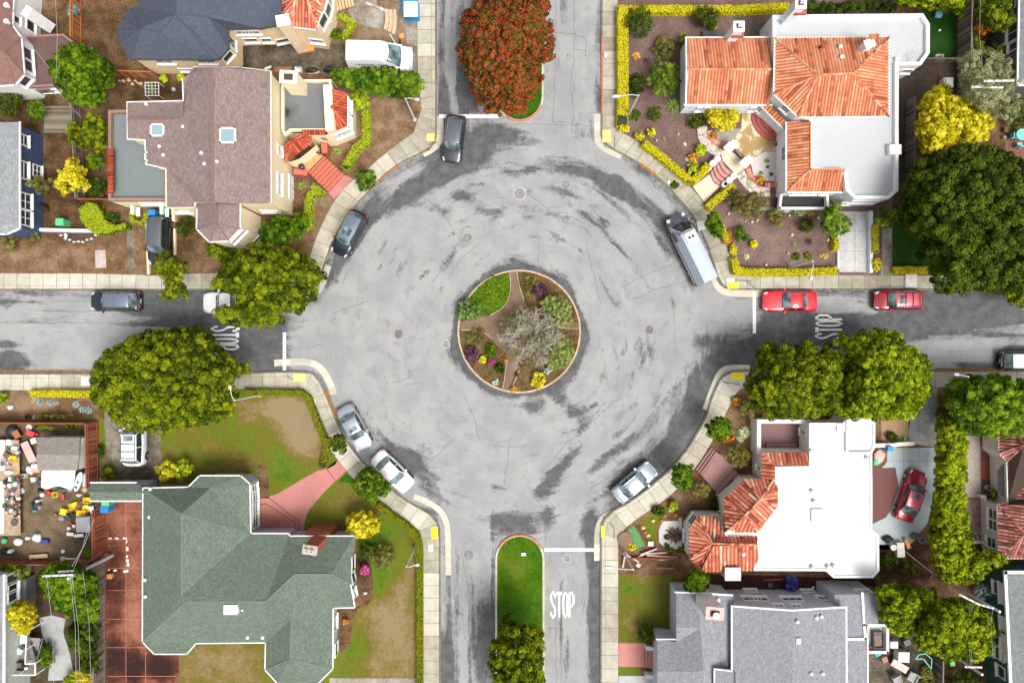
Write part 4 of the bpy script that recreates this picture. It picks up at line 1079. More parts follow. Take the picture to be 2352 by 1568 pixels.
# ================================================================ houses
SH_BROWN = shingle('brown_shingle',(.345,.268,.248),(.235,.175,.16),(.14,.105,.095))
SH_SLATE = shingle('slate_blue_shingle',(.105,.12,.152),(.08,.093,.12),(.055,.065,.085))
SH_GREEN = shingle('green_shingle',(.20,.245,.19),(.135,.17,.135),(.07,.09,.072))
SH_GREY = shingle('grey_shingle',(.36,.37,.40),(.25,.26,.285),(.14,.145,.16))
SH_PALE = shingle('pale_grey_shingle',(.37,.39,.40),(.25,.27,.28),(.15,.165,.17))
SH_PINK = shingle('pink_brown_tile',(.30,.165,.14),(.24,.13,.115),(.14,.08,.07))
TILE_O = tinted('orange_barrel_tile',[(0,(.27,.08,.04)),(.25,(.56,.19,.095)),(.6,(.66,.255,.135)),(.82,(.58,.33,.19)),(1,(.54,.40,.25))],.85,.07,1.2,spec=.2)
TILE_R = tinted('red_barrel_tile',[(0,(.20,.03,.015)),(.5,(.46,.095,.045)),(1,(.58,.16,.08))],.8,.1,1.5,spec=.2)
TILE_C = tinted('mottled_red_tile',[(0,(.20,.05,.03)),(.25,(.50,.14,.08)),(.65,(.62,.22,.13)),(.88,(.68,.36,.23)),(1,(.70,.52,.38))],.8,.07,1.2,spec=.2)
TILE_D = tinted('dusty_red_tile',[(0,(.10,.04,.035)),(.4,(.36,.13,.10)),(.75,(.50,.22,.17)),(1,(.55,.36,.3))],.85,.15,1.5,spec=.2)
CREAM = plain('cream_stucco',(.86,.74,.50),.85,var=.06)
CREAM2 = plain('tan_stucco',(.80,.64,.42),.85,var=.07)
WHITES = plain('white_stucco',(.76,.78,.82),.85,var=.06)
WARMW = plain('warm_white_stucco',(.72,.68,.63),.85,var=.08)
LAV = plain('lavender_grey_siding',(.44,.44,.52),.8,var=.06)
GREYW = plain('pale_grey_siding',(.52,.54,.60),.8,var=.06)
NAVY = plain('navy_blue_siding',(.045,.075,.155),.7,var=.12)
TEAL = plain('dark_teal_siding',(.018,.085,.08),.7,var=.12)
DGREY = plain('dark_grey_siding',(.11,.105,.11),.8,var=.12)
ROOFW = ground_mat('white_roof_coating',[(0,(.22,.23,.24)),(.25,(.44,.46,.475)),(.5,(.57,.59,.605)),(1,(.62,.63,.64))],noises=((.5,.35),(4,.2),(20,.12)),bump=.1)
ROOFB = ground_mat('bright_roof_coating',[(0,(.80,.80,.80)),(1,(.90,.90,.90))],noises=((.5,.25),(4,.2)),bump=.05)
ROOFG = ground_mat('grey_roll_roofing',[(0,(.05,.05,.05)),(.25,(.13,.14,.145)),(.6,(.20,.215,.22)),(1,(.27,.285,.285))],noises=((.5,.2),(3,.15),(25,.15)),bump=.2)
ROOFD = ground_mat('deck_membrane',[(0,(.14,.16,.16)),(.6,(.23,.265,.265)),(1,(.28,.31,.31))],noises=((.5,.15),(25,.2)),bump=.15)
BROWNT = plain('brown_parapet',(.30,.17,.14),.85,var=.12)
REDBRICK = tinted('red_brick',[(0,(.20,.06,.04)),(.6,(.42,.12,.07)),(1,(.50,.22,.15))],.9,.2,6)
METAL = plain('galvanised',(.50,.52,.54),.5,metal=.4,var=.1)

# --- A0: dark slate roofed house, top left of centre
h0 = house('cream house with a slate-blue hipped roof and a red-tiled turret, top edge',470,60)
e0 = [(316,-60),(316,17),(300,20),(281,42),(273,70),(275,98),(300,136),(490,138),(505,135),(525,112),(524,68),(600,66),(640,58),(647,37),(647,-60)]
V = [(*p,4.0) for p in e0]+[(323,66,5.6),(368,73,5.8),(403,33,6.4),(403,-60,6.4),(480,40,5.8)]
roof(h0,V,[(0,1,2,15,16,17,18),(2,3,15),(3,4,15),(4,5,15),(5,6,15),(6,7,17,16,15),(7,8,17),(8,9,19,17),(9,10,19),(10,11,12,13,14,18,17,19)],SH_SLATE,ridge=(.05,plain('slate_ridge',(.055,.065,.085),.9)))
wall(h0,e0,3.9,CREAM2,inset=.22)
edges_trim(h0,[(*p,4.0) for p in e0[2:14]],.12,.14,plain('slate_gutter',(.05,.055,.07),.6))
tw = [(647,-60),(647,37),(664,61),(728,69),(731,47),(743,23),(749,0),(749,-60)]
tp = [(*p,4.3) for p in tw]+[(690,-50,5.6),(686,-60,5.6)]
tiles(h0,tp,[(0,1,8,9),(1,2,8),(2,3,8),(3,4,8),(4,5,8),(5,6,8),(6,7,9,8)],'turret_roof',.27,TILE_C,ridges=((8,2),(8,3),(8,5),(8,6)))
wall(h0,tw,4.25,CREAM2,inset=.06)
edges_trim(h0,[(*p,4.3) for p in tw[1:]],.14,.14)
chimney(h0,650,48,0,5.6,1.0,.8,CREAM2,10,TRIM,hole=False)
for x,y,w_,hh,a,b_ in ((498,77,3,1,6,1),):pass
for x,y,w_,hh,nx in ((568,74,1.0,.7,1),(584,74,1.0,.7,1),(552,74,.9,.7,1),(576,92,1.3,.8,1),(612,92,1.0,.8,1),(650,93,1.3,.8,1),(727,94,1.3,.8,1),(531,98,.9,1.6,1),(523,130,1.1,1.0,1),(378,141,1.6,.8,2),(474,141,1.6,.8,2),(429,160,1.4,.6,1),(742,48,1.2,1.5,1),(753,25,1.2,1.5,1),(757,3,1.0,1.4,1)):window(h0,x,y,w_,hh,nx,1)
vent(h0,472,6,5.2,.14,.3)

# --- A: yellow house with the big brown roof
h1 = house('large pale yellow house with a brown shingle roof, skylights and small red tile roofs',480,330)
mo = [(431,173),(445,155),(553,156),(622,164),(623,467.5),(447.5,463.5),(447.5,477.5),(382,478),(381,388),(335,377),(333,322),(293,320),(292,235),(421,232),(419,181)]
mh = [6.0,6.0,6.0,6.0,6.0,6.0,6.0,6.0,6.0,5.6,5.6,5.2,5.2,5.4,5.8]
V = [(p[0],p[1],z) for p,z in zip(mo,mh)]+[(487,155,7.2),(487,465,7.2),(421,274,6.1),(292,274,5.6)]
roof(h1,V,[(15,2,3,4,16),(15,16,5,6,7,8,17,13,14,0,1),(17,8,9,10,11,18),(13,17,18,12)],SH_BROWN)
rl = MB();rl.tube([W(487,157,7.21),W(487,463,7.21)],.13,6);rl.tube([W(293,274,5.62),W(400,274,6.0)],.09,6);rl.obj('ridge_cap',plain('brown_ridge',(.22,.13,.115),.9),h1)
wall(h1,mo,5.2,CREAM,inset=.12,base=0)
mw = [(560,162),(622,164),(623,467.5),(447.5,463.5),(500,300)]
wall(h1,mw,5.95,CREAM,inset=.1,base=0)
edges_trim(h1,[V[i] for i in (1,2,3,4,5,6,7,8)],.1,.16,plain('cream_gutter',(.74,.66,.5),.6));edges_trim(h1,[V[i] for i in (8,9,10,11,12,13,14)],.09,.14)
dk = [(248,253),(292,252),(330,252),(384,350),(384,461),(248,461)]
flatroof(h1,dk,3.6,ROOFD,.26,.45,BROWNT,'deck_roof',blobs=[(262,262,16,14,0,-.5),(375,388,12,8,0,-.3)])
wall(h1,dk,3.1,CREAM)
tiles(h1,[(249,342,3.62),(249,444,3.62),(261,444,3.95),(261,342,3.95)],[(0,1,2,3)],'parapet_tiles',.2,TILE_R)
bo = [(458,467),(552,470),(552,526),(525,554),(481,556.5),(451,526),(452,481)]
V = [(*p,5.2) for p in bo]+[(501,468,6.1),(499,514,6.0)]
roof(h1,V,[(7,1,2,8),(2,3,8),(3,4,8),(4,5,8),(5,6,0,7,8)],SH_BROWN,name='bay_roof',ridge=(.06,plain('brown_ridge',(.22,.13,.115),.9)))
wall(h1,bo,5.15,CREAM,inset=.1,name='bay_wall');edges_trim(h1,[V[i] for i in (1,2,3,4,5,6)],.1,.14)
# flat roofed entry wing
eb = [(645,183),(762,183),(770,200),(797,216),(797,290),(768,302),(748,310),(664,306),(646,300)]
wall(h1,eb,3.6,CREAM,name='entry_wall')
flatroof(h1,[(646,183),(760,183),(757,246),(762,300),(668,300),(652,312),(646,296)],3.75,ROOFG,.18,.4,CREAM,blobs=[(664,285,26,20,0,-.75),(690,290,22,10,30,-.35)])
V = [(764,203,4.3),(797,217,3.4),(796,289,3.4),(768,301,3.4),(761,247,4.4)]
tiles(h1,V,[(0,1,4),(1,2,4),(2,3,4)],'bay_tile_roof',.26,TILE_R,ridges=((4,1),(4,2)))
bw = [(762,205),(797,217),(797,290),(767,302)]
wall(h1,bw,3.35,TRIM,base=.9,name='window_bay')
mb = MB();mb.box((*W(755,248,4.3)[:2],4.0),(.75,3.9,.8),R(3));mb.obj('parapet_wall',CREAM,h1)
tiles(h1,[(693,298,3.9),(693,311,3.6),(747,310,3.6),(747,298,3.9)],[(0,1,2,3)],'parapet_tiles',.24,TILE_R)
V = [(674,310,3.6),(716,315,3.1),(713,332,2.95),(656,372,2.95),(650,333,3.3),(672,322,3.75)]
tiles(h1,V,[(0,1,5),(1,2,5),(2,3,5),(3,4,5)],'porch_tile_roof',.26,TILE_R,ridges=((5,2),(5,3)))
wall(h1,[(674,311),(719,318),(730,336),(690,368),(668,376),(654,374),(648,332)],2.9,CREAM,inset=.15,name='porch_wall')
chimney(h1,663,178,0,6.2,1.35,.95,CREAM,-3,CREAM,hole=True)
for x,y in ((641,345),(640,408),(640,435)):window(h1,x,y,.9,1.1,1,3)
for x,y in ((669,418),(669,446)):window(h1,x,y,1.1,1.2,2,3)
window(h1,797,238,1.3,1.2,2,4);window(h1,799,275,1.3,1.2,2,4);window(h1,789,306,1.5,1.1,3,3)
window(h1,547,543,1.6,.7,1,1);window(h1,585,555,1.8,.8,1,1);window(h1,619,484,1.6,.6,1,1);window(h1,700,350,1.6,.5,3,1)
window(h1,350,466,2.2,.5,2,1);window(h1,420,486,1.5,.6,1,1)
skylight(h1,524,312,7.0,1.2,1.15);skylight(h1,363,300,5.75,1.05,.95);skylight(h1,346,361,5.45,.75,.7)
for x,y,z in ((309,292,5.3),(337,210+30,5.4),(329,304,5.3),(421,292,6.0),(463,352,6.7),(376,357,5.9),(367,337,5.8),(470,377,6.8),(371,380,5.6),(499,372,7.1)):vent(h1,x,y,z,.1,.25)
for x,y in ((605,307),(604,425),(605,197)):rbox(h1,'roof_vent',x,y,6.15,.45,.4,.12,plain('brown_vent',(.2,.15,.14),.9))
NUM = MB()
for k in range(9):
    p = onwall(h1,738+k*1.6,317+(k % 3)-(0 if k < 5 else -2))
    if p:
        q = p[1]+Vector((p[3].x,p[3].y,0))*.03;e = Vector((p[2].x,p[2].y,0));NUM.bar(q-e*.09,q+e*.07+Vector((0,0,.1 if k % 2 else -.08)),.035,.035)
if NUM.v:NUM.obj('script_lettering',BLACKT,h1)

# --- far left: pink roof and blue house
h2 = house('white house with a pink-brown roof and a low brown annex, in the top left corner',10,100)
po = [(-120,-60),(35,-60),(30,26),(29,59),(49,87),(56,172),(35,196),(-20,200),(-120,203)]
V = [(*p,3.8) for p in po]+[(-40,-60,5.4),(-40,100,5.4),(10,120,4.9)]
roof(h2,V,[(9,1,2,3,10),(3,4,11,10),(4,5,11),(5,6,11),(6,7,10,11),(7,8,10),(8,0,9,10)],SH_PINK,ridge=(.06,plain('pink_ridge',(.2,.11,.095),.9)))
wall(h2,po,3.75,TRIM,inset=.12);edges_trim(h2,[V[i] for i in (1,2,3,4,5,6,7)],.12,.14)
an = [(58,82),(145,78),(170,97),(150,150),(130,197),(60,201)]
flatroof(h2,an,2.4,ground_mat('brown_roof_membrane',[(0,(.07,.045,.045)),(.5,(.17,.105,.095)),(1,(.26,.155,.14))],noises=((.6,.4),(5,.2))),.16,.3,BROWNT,blobs=[(85,110,30,26,0,-.4)]);wall(h2,an,2.0,TRIM)
window(h2,62,124,1.1,1.2,1,1);window(h2,64,152,1.1,1.2,1,1);window(h2,57,186,1.0,1.0,1,1);window(h2,69,60,1.0,1.1,1,1);window(h2,37,46,.7,.8,1,1);window(h2,115,208,1.5,.5,1,1)
dm = [(33,24,4.9),(47,3,4.9),(67,15,4.6),(53,36,4.6)]
mb = MB();q = [W(*p) for p in dm];mb.prism(ccw([(p.x,p.y) for p in q]),1.2,4.2);mb.obj('dormer',TRIM,h2)
vent(h2,17,14,5.0,.15,.3);vent(h2,17,51,5.0,.15,.3)
h3 = house('navy blue house with a pale grey shingle roof and white windows, at the left edge',10,400)
V = [(-120,281,3.4),(45,281,3.4),(45,525,3.4),(15,538,3.4),(-120,538,3.4),(-30,281,4.6),(-30,470,4.6)]
roof(h3,V,[(5,1,2,6),(2,3,6),(3,4,6),(0,5,6,4)],SH_PALE);wall(h3,[(-120,284),(44,284),(44,524),(15,536),(-120,536)],3.35,NAVY,inset=.1)
edges_trim(h3,[V[i] for i in (1,2,3,4)],.12,.14)
for x,y,w_,hh,nx,ny in ((51,321,1.0,1.1,1,2),(51,390,1.6,1.1,1,2),(84,393,1.1,1.1,2,2),(55,462,1.5,1.5,2,2),(55,500,1.4,1.5,2,2)):window(h3,x,y,w_,hh,nx,ny)

# --- green roofed house, bottom left
h4 = house('big house under a sage green hipped shingle roof with white gutters',560,1350)
V = [(328,1120),(432,1118),(458,1091.5),(552.6,1091.5),(573.7,1111),(576,1224),(664,1224),(664,1230),(812.7,1230),(806,1277),(805,1341),(815,1394.5),(765,1395.5),(764,1535),(731,1568),(608.4,1537),(609.6,1475),(450,1476.5),(429,1501),(354,1501),(327,1473)]
eo = list(V);V = [(*p,3.3) for p in V]
V += [(416.7,1179,5.3),(416.7,1367,5.3),(427,1381,5.4),(611,1380,5.3),(676,1317.5,5.2),(762,1317.5,5.0),(669,1420,5.0),(666,1513,4.9),(380,1121,3.3),(483,1120,3.75),(568,1113.6,3.4),(762,1376,3.7),(712,1590,3.3),(655,1590,3.3),(636,1567,3.3)]
roof(h4,V,[(0,20,23,22,21,29),(29,1,30,21),(1,2,3,4,31,30),(21,30,31,5,22),(31,4,5),(23,22,5,6,7,25,24),(7,8,26,25),(8,9,26),(9,10,26),(26,10,11,12,32,25),(24,25,32,12,13,28,27),(23,24,27,16,17,18,19,20),(27,28,15,16),(28,13,14,33,34,35,15)],SH_GREEN)
rd = plain('green_ridge',(.16,.215,.165),.9);r_ = MB()
for i,j in ((21,22),(23,24),(25,26),(27,28),(24,25),(20,23),(28,15),(28,13),(26,8),(26,10),(21,29)):r_.tube([W(*V[i]),W(*V[j])],.05,5)
r_.obj('ridge_cap',rd,h4)
ew = eo[:14]+[(731,1568),(712,1590),(655,1590),(636,1567)]+eo[15:]
wall(h4,ew,3.2,LAV,inset=.38);edges_trim(h4,[(*p,3.3) for p in ew[:4]],.09,.14);edges_trim(h4,[(*p,3.3) for p in ew[3:9]],.09,.14);edges_trim(h4,[(*p,3.3) for p in ew[10:]+[ew[0]]],.09,.14)
V = [(208,1108,2.9),(312,1108,2.9),(334,1121,3.2),(334,1150,2.9),(208,1150,2.9),(204,1129.5,3.4),(338,1129.5,3.4)]
roof(h4,V,[(0,1,2,6,5),(5,6,3,4)],SH_GREEN,name='porch_roof');wall(h4,[(208,1110),(330,1110),(330,1148),(208,1148)],2.8,LAV,inset=.2)
edges_trim(h4,[V[0],V[1]],.12,.14);edges_trim(h4,[V[3],V[4]],.12,.14)
chimney(h4,712,1262,2.8,6.3,1.1,.65,REDBRICK,-8,plain('chimney_crown',(.42,.38,.33),.9),pots=2,potm=plain('pale_pot',(.6,.58,.52),.8),hole=False)
mb = MB();c = W(739,1222,1.5);mb.box((c.x,c.y,1.5),(2.2,.8,3.0));mb.obj('chimney_base',REDBRICK,h4)
rbox(h4,'roof_vent_box',534,1395,4.9,1.15,.8,.45,TRIM)
for x,y in ((346,1122),(344,1186),(334,1330),(335,1368),(569,1462),(604,1462),(558,1398)):vent(h4,x,y,3.5 if y != 1398 else 4.7,.1,.25)
# chamfered brick planter wall below the east windows
for x,y,w_ in ((583,1113+10,1.0),(585,1140,1.3),(585,1165,1.3),(585,1195,1.3)):window(h4,x,y,w_,1.2,1,2)
window(h4,812,1290,1.5,1.3,1,1);window(h4,812,1320,1.2,1.3,1,1);window(h4,813,1360,.8,.8,1,1);window(h4,775,1482,1.3,1.1,1,1);window(h4,768,1430,1.3,1.1,1,1)
DASH = MB()
for p,q in (((405,1237),(405,1237)),):pass

# --- white and orange house, top right
h5 = house('white stucco house with orange barrel tile roofs and a white flat roof, top right',1900,250)
fo = [(1774,35),(2119.6,31.6),(2134.8,55),(2134.8,121.8),(2115,150),(2063.4,150),(2063,438),(2042,456.6),(1962.5,456.6),(1942,438),(1938,400),(1862,390),(1858,275),(1831,269),(1775,217)]
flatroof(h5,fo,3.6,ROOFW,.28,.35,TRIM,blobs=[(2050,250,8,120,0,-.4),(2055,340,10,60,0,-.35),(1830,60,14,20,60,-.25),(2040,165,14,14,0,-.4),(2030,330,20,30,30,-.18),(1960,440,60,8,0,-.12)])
wall(h5,fo,3.3,WHITES)
V = [(1779,88,4.2),(2040,87,4.2),(2040,268,4.2),(1831.7,268.3,4.2),(1777,217,4.2),(1876,173.5,5.5),(1958,169,5.5)]
tiles(h5,V,[(0,1,6,5),(1,2,6),(2,3,5,6),(3,4,5),(4,0,5)],'main_tile_roof',.27,TILE_O,ridges=((5,0),(5,3),(5,4),(6,1),(6,2),(5,6)))
wall(h5,[(1779,88),(2040,87),(2040,268),(1831.7,268.3),(1777,217)],4.15,WHITES,inset=.08,base=0)
edges_trim(h5,[(*p[:2],4.22) for p in V[:5]]+[(1779,88,4.22)],.16,.12)
wo = [(1576.3,89),(1765.4,88),(1772,159),(1765,240),(1576,240)]
V = [(1576.3,89,2.7),(1768,88,2.7),(1772,160,3.8),(1768,240,2.7),(1576,240,2.7),(1577,160,3.8)]
tiles(h5,V,[(0,1,2,5),(5,2,3,4)],'wing_tile_roof',.27,TILE_O,ridges=((5,2),));wall(h5,[(1576,89),(1776,88),(1776,240),(1576,240)],2.65,WHITES,inset=.05)
edges_trim(h5,[(1572,241,2.7),(1772,242,2.7)],.14,.14);edges_trim(h5,[(1574,87,2.7),(1768,86,2.7)],.12,.14);edges_trim(h5,[(1575,89,2.72),(1576,160,3.82),(1575,240,2.72)],.12,.14)
V = [(1807,280,2.9),(1858,280,3.7),(1858,391,3.7),(1938,391,3.7),(1938,440,2.9),(1807,440,2.9)]
tiles(h5,V,[(0,1,2,5),(5,2,3,4)],'skirt_tile_roof',.27,TILE_O,ridges=((5,2),));wall(h5,[(1807,280),(1870,280),(1870,391),(1945,391),(1945,440),(1807,440)],2.85,WHITES,inset=.05)
edges_trim(h5,[(1805,281,2.92),(1805,442,2.92),(1938,442,2.92)],.12,.14);edges_trim(h5,[(1861,280,3.72),(1861,389,3.72),(1938,389,3.72)],.12,.14,TILE_O)
V = [(1749,243,2.5),(1766,240,2.9),(1808,281,2.9),(1807,302,2.5)]
tiles(h5,V,[(0,1,2,3)],'porch_tile_roof',.3,TILE_O);edges_trim(h5,[(1748,245,2.45),(1806,304,2.45)],.1,.14)
wall(h5,[(1752,244),(1776,236),(1816,272),(1809,297)],2.4,WHITES,name='porch_wall')
chimney(h5,1838,9,0,6.3,.8,.75,WHITES,0,TRIM,pots=1,potm=TRIM);chimney(h5,1696,62,0,4.9,.8,.75,WHITES,0,TRIM,pots=1,potm=TRIM)
for x,y,z in ((1836,24,5.55),(1693,76,4.2)):rbox(h5,'brick_band',x,y,z-.3,.95,.9,.3,REDBRICK)
cc = chimney(h5,1996,101,4.0,5.6,.75,.6,WHITES,20,WHITES,hole=False)
tiles(h5,[(1996,78,5.9),(2018,78,5.9),(2020,95,5.6),(1998,96,5.6)],[(0,1,2,3)],'chimney_tiles',.22,TILE_O)
for x,y,z in ((1929,108,4.8),(1932,132,5.1),(2058,137,3.4)):vent(h5,x,y,z,.12,.25)
vent(h5,1882,110,4.8,.08,.3,BLACKT)
rbox(h5,'roof_hatch',2049,347,3.3,1.0,.85,.5,TRIM)
for x,y in ((1605,250),(1622,250),(1728,250),(1744,250)):window(h5,x,y,.55,.9,2,2)
window(h5,1810,244,.9,.9,1,2);window(h5,2080,163,1.1,.8,1,1);window(h5,2066,163,.4,.6,1,1);window(h5,1803,352,1.3,1.1,2,2)
for x in (1826,1848,1870,1890):window(h5,x,444,.7,.5,1,1)
window(h5,1942,466,1.1,1.0,1,1);window(h5,1983,462,2.4,.9,6,2)
# balcony at the foot of the front wall
mb = MB();P = [W(1795,451,1.5),W(1899,451,1.5),W(1900,476,1.5),W(1790,476,1.5)];mb.prism(ccw([(p.x,p.y) for p in P]),.13,1.0);mb.obj('balcony_floor',plain('dark_decking',(.03,.028,.03),.8,var=.4,scale=12),h5)
edges_trim(h5,[(1794,449,1.6),(1791,478,1.6),(1901,478,1.6),(1900,449,1.6)],.2,.5,TRIM,name='balcony_rail',up=0)

# --- bright white roofed house with red tile turrets, lower right
h6 = house('house with a brilliant white flat roof and red tiled turrets, right of the lower crossing',1850,1150)
so = [(1858.4,971),(1935.7,971),(1944,961),(1997.8,960),(2009.5,971),(2009.5,1027.5),(2002.5,1040),(2002.5,1216),(2018,1229),(2019,1310),(2005,1326.5),(1913.7,1326.5),(1897,1310.5),(1731,1310),(1734,1238),(1664,1233),(1664,1222),(1730,1200),(1776,1160),(1779,1071),(1858,1070)]
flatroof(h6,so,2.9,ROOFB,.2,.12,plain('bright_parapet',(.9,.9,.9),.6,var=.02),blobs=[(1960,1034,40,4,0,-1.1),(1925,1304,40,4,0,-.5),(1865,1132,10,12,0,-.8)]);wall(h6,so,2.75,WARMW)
mb = MB()
for a,b_ in (((1944,962),(1944,1038)),((1945,1039),(2000,1039))):mb.bar(W(*a,2.95),W(*b_,2.95),.14,.3)
mb.obj('inner_parapet',plain('bright_parapet',(.9,.9,.9),.6,var=.02),h6)
rbox(h6,'roof_hatch',1876,1182,2.8,1.1,1.1,.25,plain('bright_parapet',(.9,.9,.9),.6));rbox(h6,'roof_hatch',1933,981,2.8,1.0,.7,.15,WARMW)
for x,y in ((1864,1127),(1868,1150),(1990,1050),(1864,1301),(1900,1300),(1913,1298),(1861,1034)):vent(h6,x,y,2.9,.12,.2,METAL)
V = [(1748.3,1039.3,2.7),(1853,1039.3,2.7),(1859,1069,3.3),(1780,1068.5,3.3),(1780,1101.4,3.3),(1748.3,1100,2.7)]
tiles(h6,V,[(0,1,2,3),(0,3,4,5)],'corner_tile_roof',.33,TILE_C,ridges=((0,3),),amp=.07);wall(h6,[(1748,1039),(1858,1039),(1858,1075),(1790,1100),(1748,1100)],2.6,WARMW,inset=.04)
V = [(1710,1100,2.7),(1775.8,1100,2.9),(1785,1118,3.1),(1785,1162,3.1),(1740.6,1221,3.0),(1666,1221,2.7),(1661,1146,2.6),(1745,1146,4.0),(1710,1182,4.0)]
tiles(h6,V,[(0,1,7),(1,2,7),(2,3,7),(3,4,8,7),(4,5,8),(5,6,8),(6,0,7,8)],'turret_tile_roof',.33,TILE_C,ridges=((7,1),(7,3),(8,4),(8,5),(8,6),(7,0),(7,8)),amp=.07)
wall(h6,[(1710,1100),(1776,1100),(1785,1118),(1785,1162),(1741,1221),(1666,1221),(1661,1146)],2.6,WARMW,inset=.06)
V = [(1602.4,1184.5),(1660,1184.5),(1663,1222),(1671,1234),(1739,1234),(1736,1272),(1730,1309),(1604,1308),(1583,1280),(1582,1213)];so2 = list(V);V = [(*p,2.6) for p in V]+[(1635,1247,3.7),(1738,1250,3.7),(1664,1234,3.2)]
tiles(h6,V,[(9,0,10),(0,1,12,10),(12,4,11,10),(11,5,6,7,10),(7,8,10),(8,9,10)],'wing_tile_roof',.33,TILE_C,ridges=((10,9),(10,7),(10,8),(10,0),(10,11)),amp=.07)
wall(h6,so2,2.5,WARMW,inset=.08);edges_trim(h6,[(1602,1186,2.5),(1583,1213,2.5),(1583,1281,2.5)],.1,.12,METAL)
chimney(h6,1682,1317,0,3.3,1.25,1.0,plain('pale_pink_stucco',(.72,.58,.55),.8),0,plain('pale_pink_stucco',(.72,.58,.55),.8),hole=False)
vent(h6,1706,1271,3.3,.12,.3)
window(h6,1594,1196,1.0,1.3,1,2);window(h6,1745,1075,.5,1.0,1,2);window(h6,1654,1180,.6,1.0,1,2);window(h6,1845,992,.6,1.2,1,4);window(h6,1575,1232,1.1,.9,2,1)
# roof terrace court beside the front steps
lw = MB();P = ccw([(p.x,p.y) for p in WL([(1738,963),(1860,963),(1860,1042),(1738,1042)],1.9)]);inn = offset(P,.36);n = 4
lw.add([(p[0],p[1],0) for p in P]+[(p[0],p[1],1.9) for p in P]+[(p[0],p[1],1.9) for p in inn]+[(p[0],p[1],.4) for p in inn],[f for i in range(4) for j in [(i+1) % 4] for f in ((i,j,4+j,4+i),(4+i,4+j,8+j,8+i),(8+i,8+j,12+j,12+i))])
lw.obj('court_wall',WARMW,h6)
MAUVE = ground_mat('mauve_concrete',[(0,(.10,.045,.04)),(.4,(.23,.135,.13)),(1,(.30,.185,.18))],noises=((.6,.2),(5,.2)),bump=.15)
sheet('court_floor',[(p[0],p[1]) for p in inn],.6,MAUVE,[(1832,1000,14,40,20,-.4)],.6,.6,parent=h6,world=True)
rbox(h6,'court_step',1792,1027,.6,2.7,.8,.25,plain('mauve_step',(.24,.13,.125),.9))

# --- grey shingled house, bottom right
h7 = house('lavender-grey house with a pale grey shingle gable roof and square white chimney',1800,1480)
V = [(1680,1391,4.7),(1819.5,1401,5.7),(1943,1393,4.7),(1944,1640,4.7),(1819.5,1640,5.7),(1680,1640,4.7)]
roof(h7,V,[(0,1,4,5),(1,2,3,4)],SH_GREY,name='main_roof');wall(h7,[(1680,1393),(1819.5,1393),(1943,1393),(1944,1640),(1680,1640)],4.6,LAV,inset=.12)
mb = MB();a,b_,c = W(1684,1393,4.6),W(1819.5,1402,5.6),W(1940,1394,4.6);yy = a.y-.05;V2 = [(a.x,yy,4.5),(c.x,yy,4.5),(b_.x,yy,5.55),(a.x,yy-.1,4.5),(c.x,yy-.1,4.5),(b_.x,yy-.1,5.55)]
mb.add(V2,[(0,1,2),(5,4,3),(0,3,4,1),(1,4,5,2),(2,5,3,0)]);mb.obj('gable_wall',LAV,h7)
edges_trim(h7,[V[0],V[1],V[2],V[3]],.12,.16);edges_trim(h7,[V[0],V[5]],.12,.16)
V = [(1552.6,1359,3.6),(1604,1362,4.3),(1682,1367.5,4.0),(1690,1640,4.0),(1552,1640,3.6),(1552.6,1474,3.6),(1608,1441,4.7),(1553,1441,4.4),(1615,1541,4.9),(1509,1468,3.3),(1509,1640,3.3),(1509,1541,4.1),(1615,1640,4.7)]
roof(h7,V,[(0,1,6,7),(7,6,5),(1,2,3,12,8,6),(5,6,8),(9,5,8,11),(11,8,12,10)],SH_GREY,name='wing_roof')
wall(h7,[(1553,1360),(1682,1368),(1690,1640),(1510,1640),(1510,1470),(1553,1474)],3.2,GREYW,inset=.12)
edges_trim(h7,[(1551,1359,3.6),(1604,1361,4.3),(1682,1366,4.0)],.12,.14);edges_trim(h7,[(1508,1467,3.3),(1552,1467,3.6)],.1,.14)
V = [(1640,1535,5.1),(1700,1541,5.1),(1700,1640,5.1),(1640,1640,5.1)]
roof(h7,[(1640.5,1535,5.0),(1682,1541,5.2),(1682,1640,5.2),(1640,1640,5.0)],[(0,1,2,3)],SH_GREY,name='dormer_roof');wall(h7,[(1641,1536),(1690,1542),(1690,1640),(1641,1640)],4.9,LAV,inset=.05);edges_trim(h7,[(1640,1640,5.0),(1640,1535,5.0),(1681,1540,5.2)],.1,.14)
V = [(1915,1365,3.9),(1978,1364,3.9),(1984,1465,3.9),(1945,1466,3.9),(1930,1466,3.9),(1915,1400,3.9)]
roof(h7,V[:5]+[V[5]],[(0,1,2,3,4,5)],SH_GREY,name='east_roof');wall(h7,[(1915,1365),(1979,1364),(1985,1466),(1915,1466)],3.8,LAV,inset=.05)
roof(h7,[(1981,1362,3.9),(2014.5,1360.5,3.5),(2017,1430,3.5),(1984,1434,3.9)],[(0,1,2,3)],SH_GREY,name='east_roof');wall(h7,[(1975,1362),(2014,1361),(2017,1430),(1975,1434)],3.4,GREYW,inset=.05)
edges_trim(h7,[(1980,1362,4.0),(1984,1434,4.0),(1987,1466,4.0),(1945,1467,4.0)],.2,.2)
roof(h7,[(1944,1467,3.8),(1990,1465,3.6),(1992,1640,3.6),(1940,1640,3.8)],[(0,1,2,3)],SH_GREY,name='east_roof');wall(h7,[(1930,1467),(1990,1465),(1992,1640),(1930,1640)],3.5,GREYW,inset=.05);edges_trim(h7,[(1992,1465,3.6),(1993,1640,3.6)],.1,.14)
ch = chimney(h7,1640.5,1407,3.0,7.4,1.35,.9,plain('white_chimney',(.70,.70,.74),.7),-4,plain('pink_cap',(.62,.42,.37),.8),hole=True)
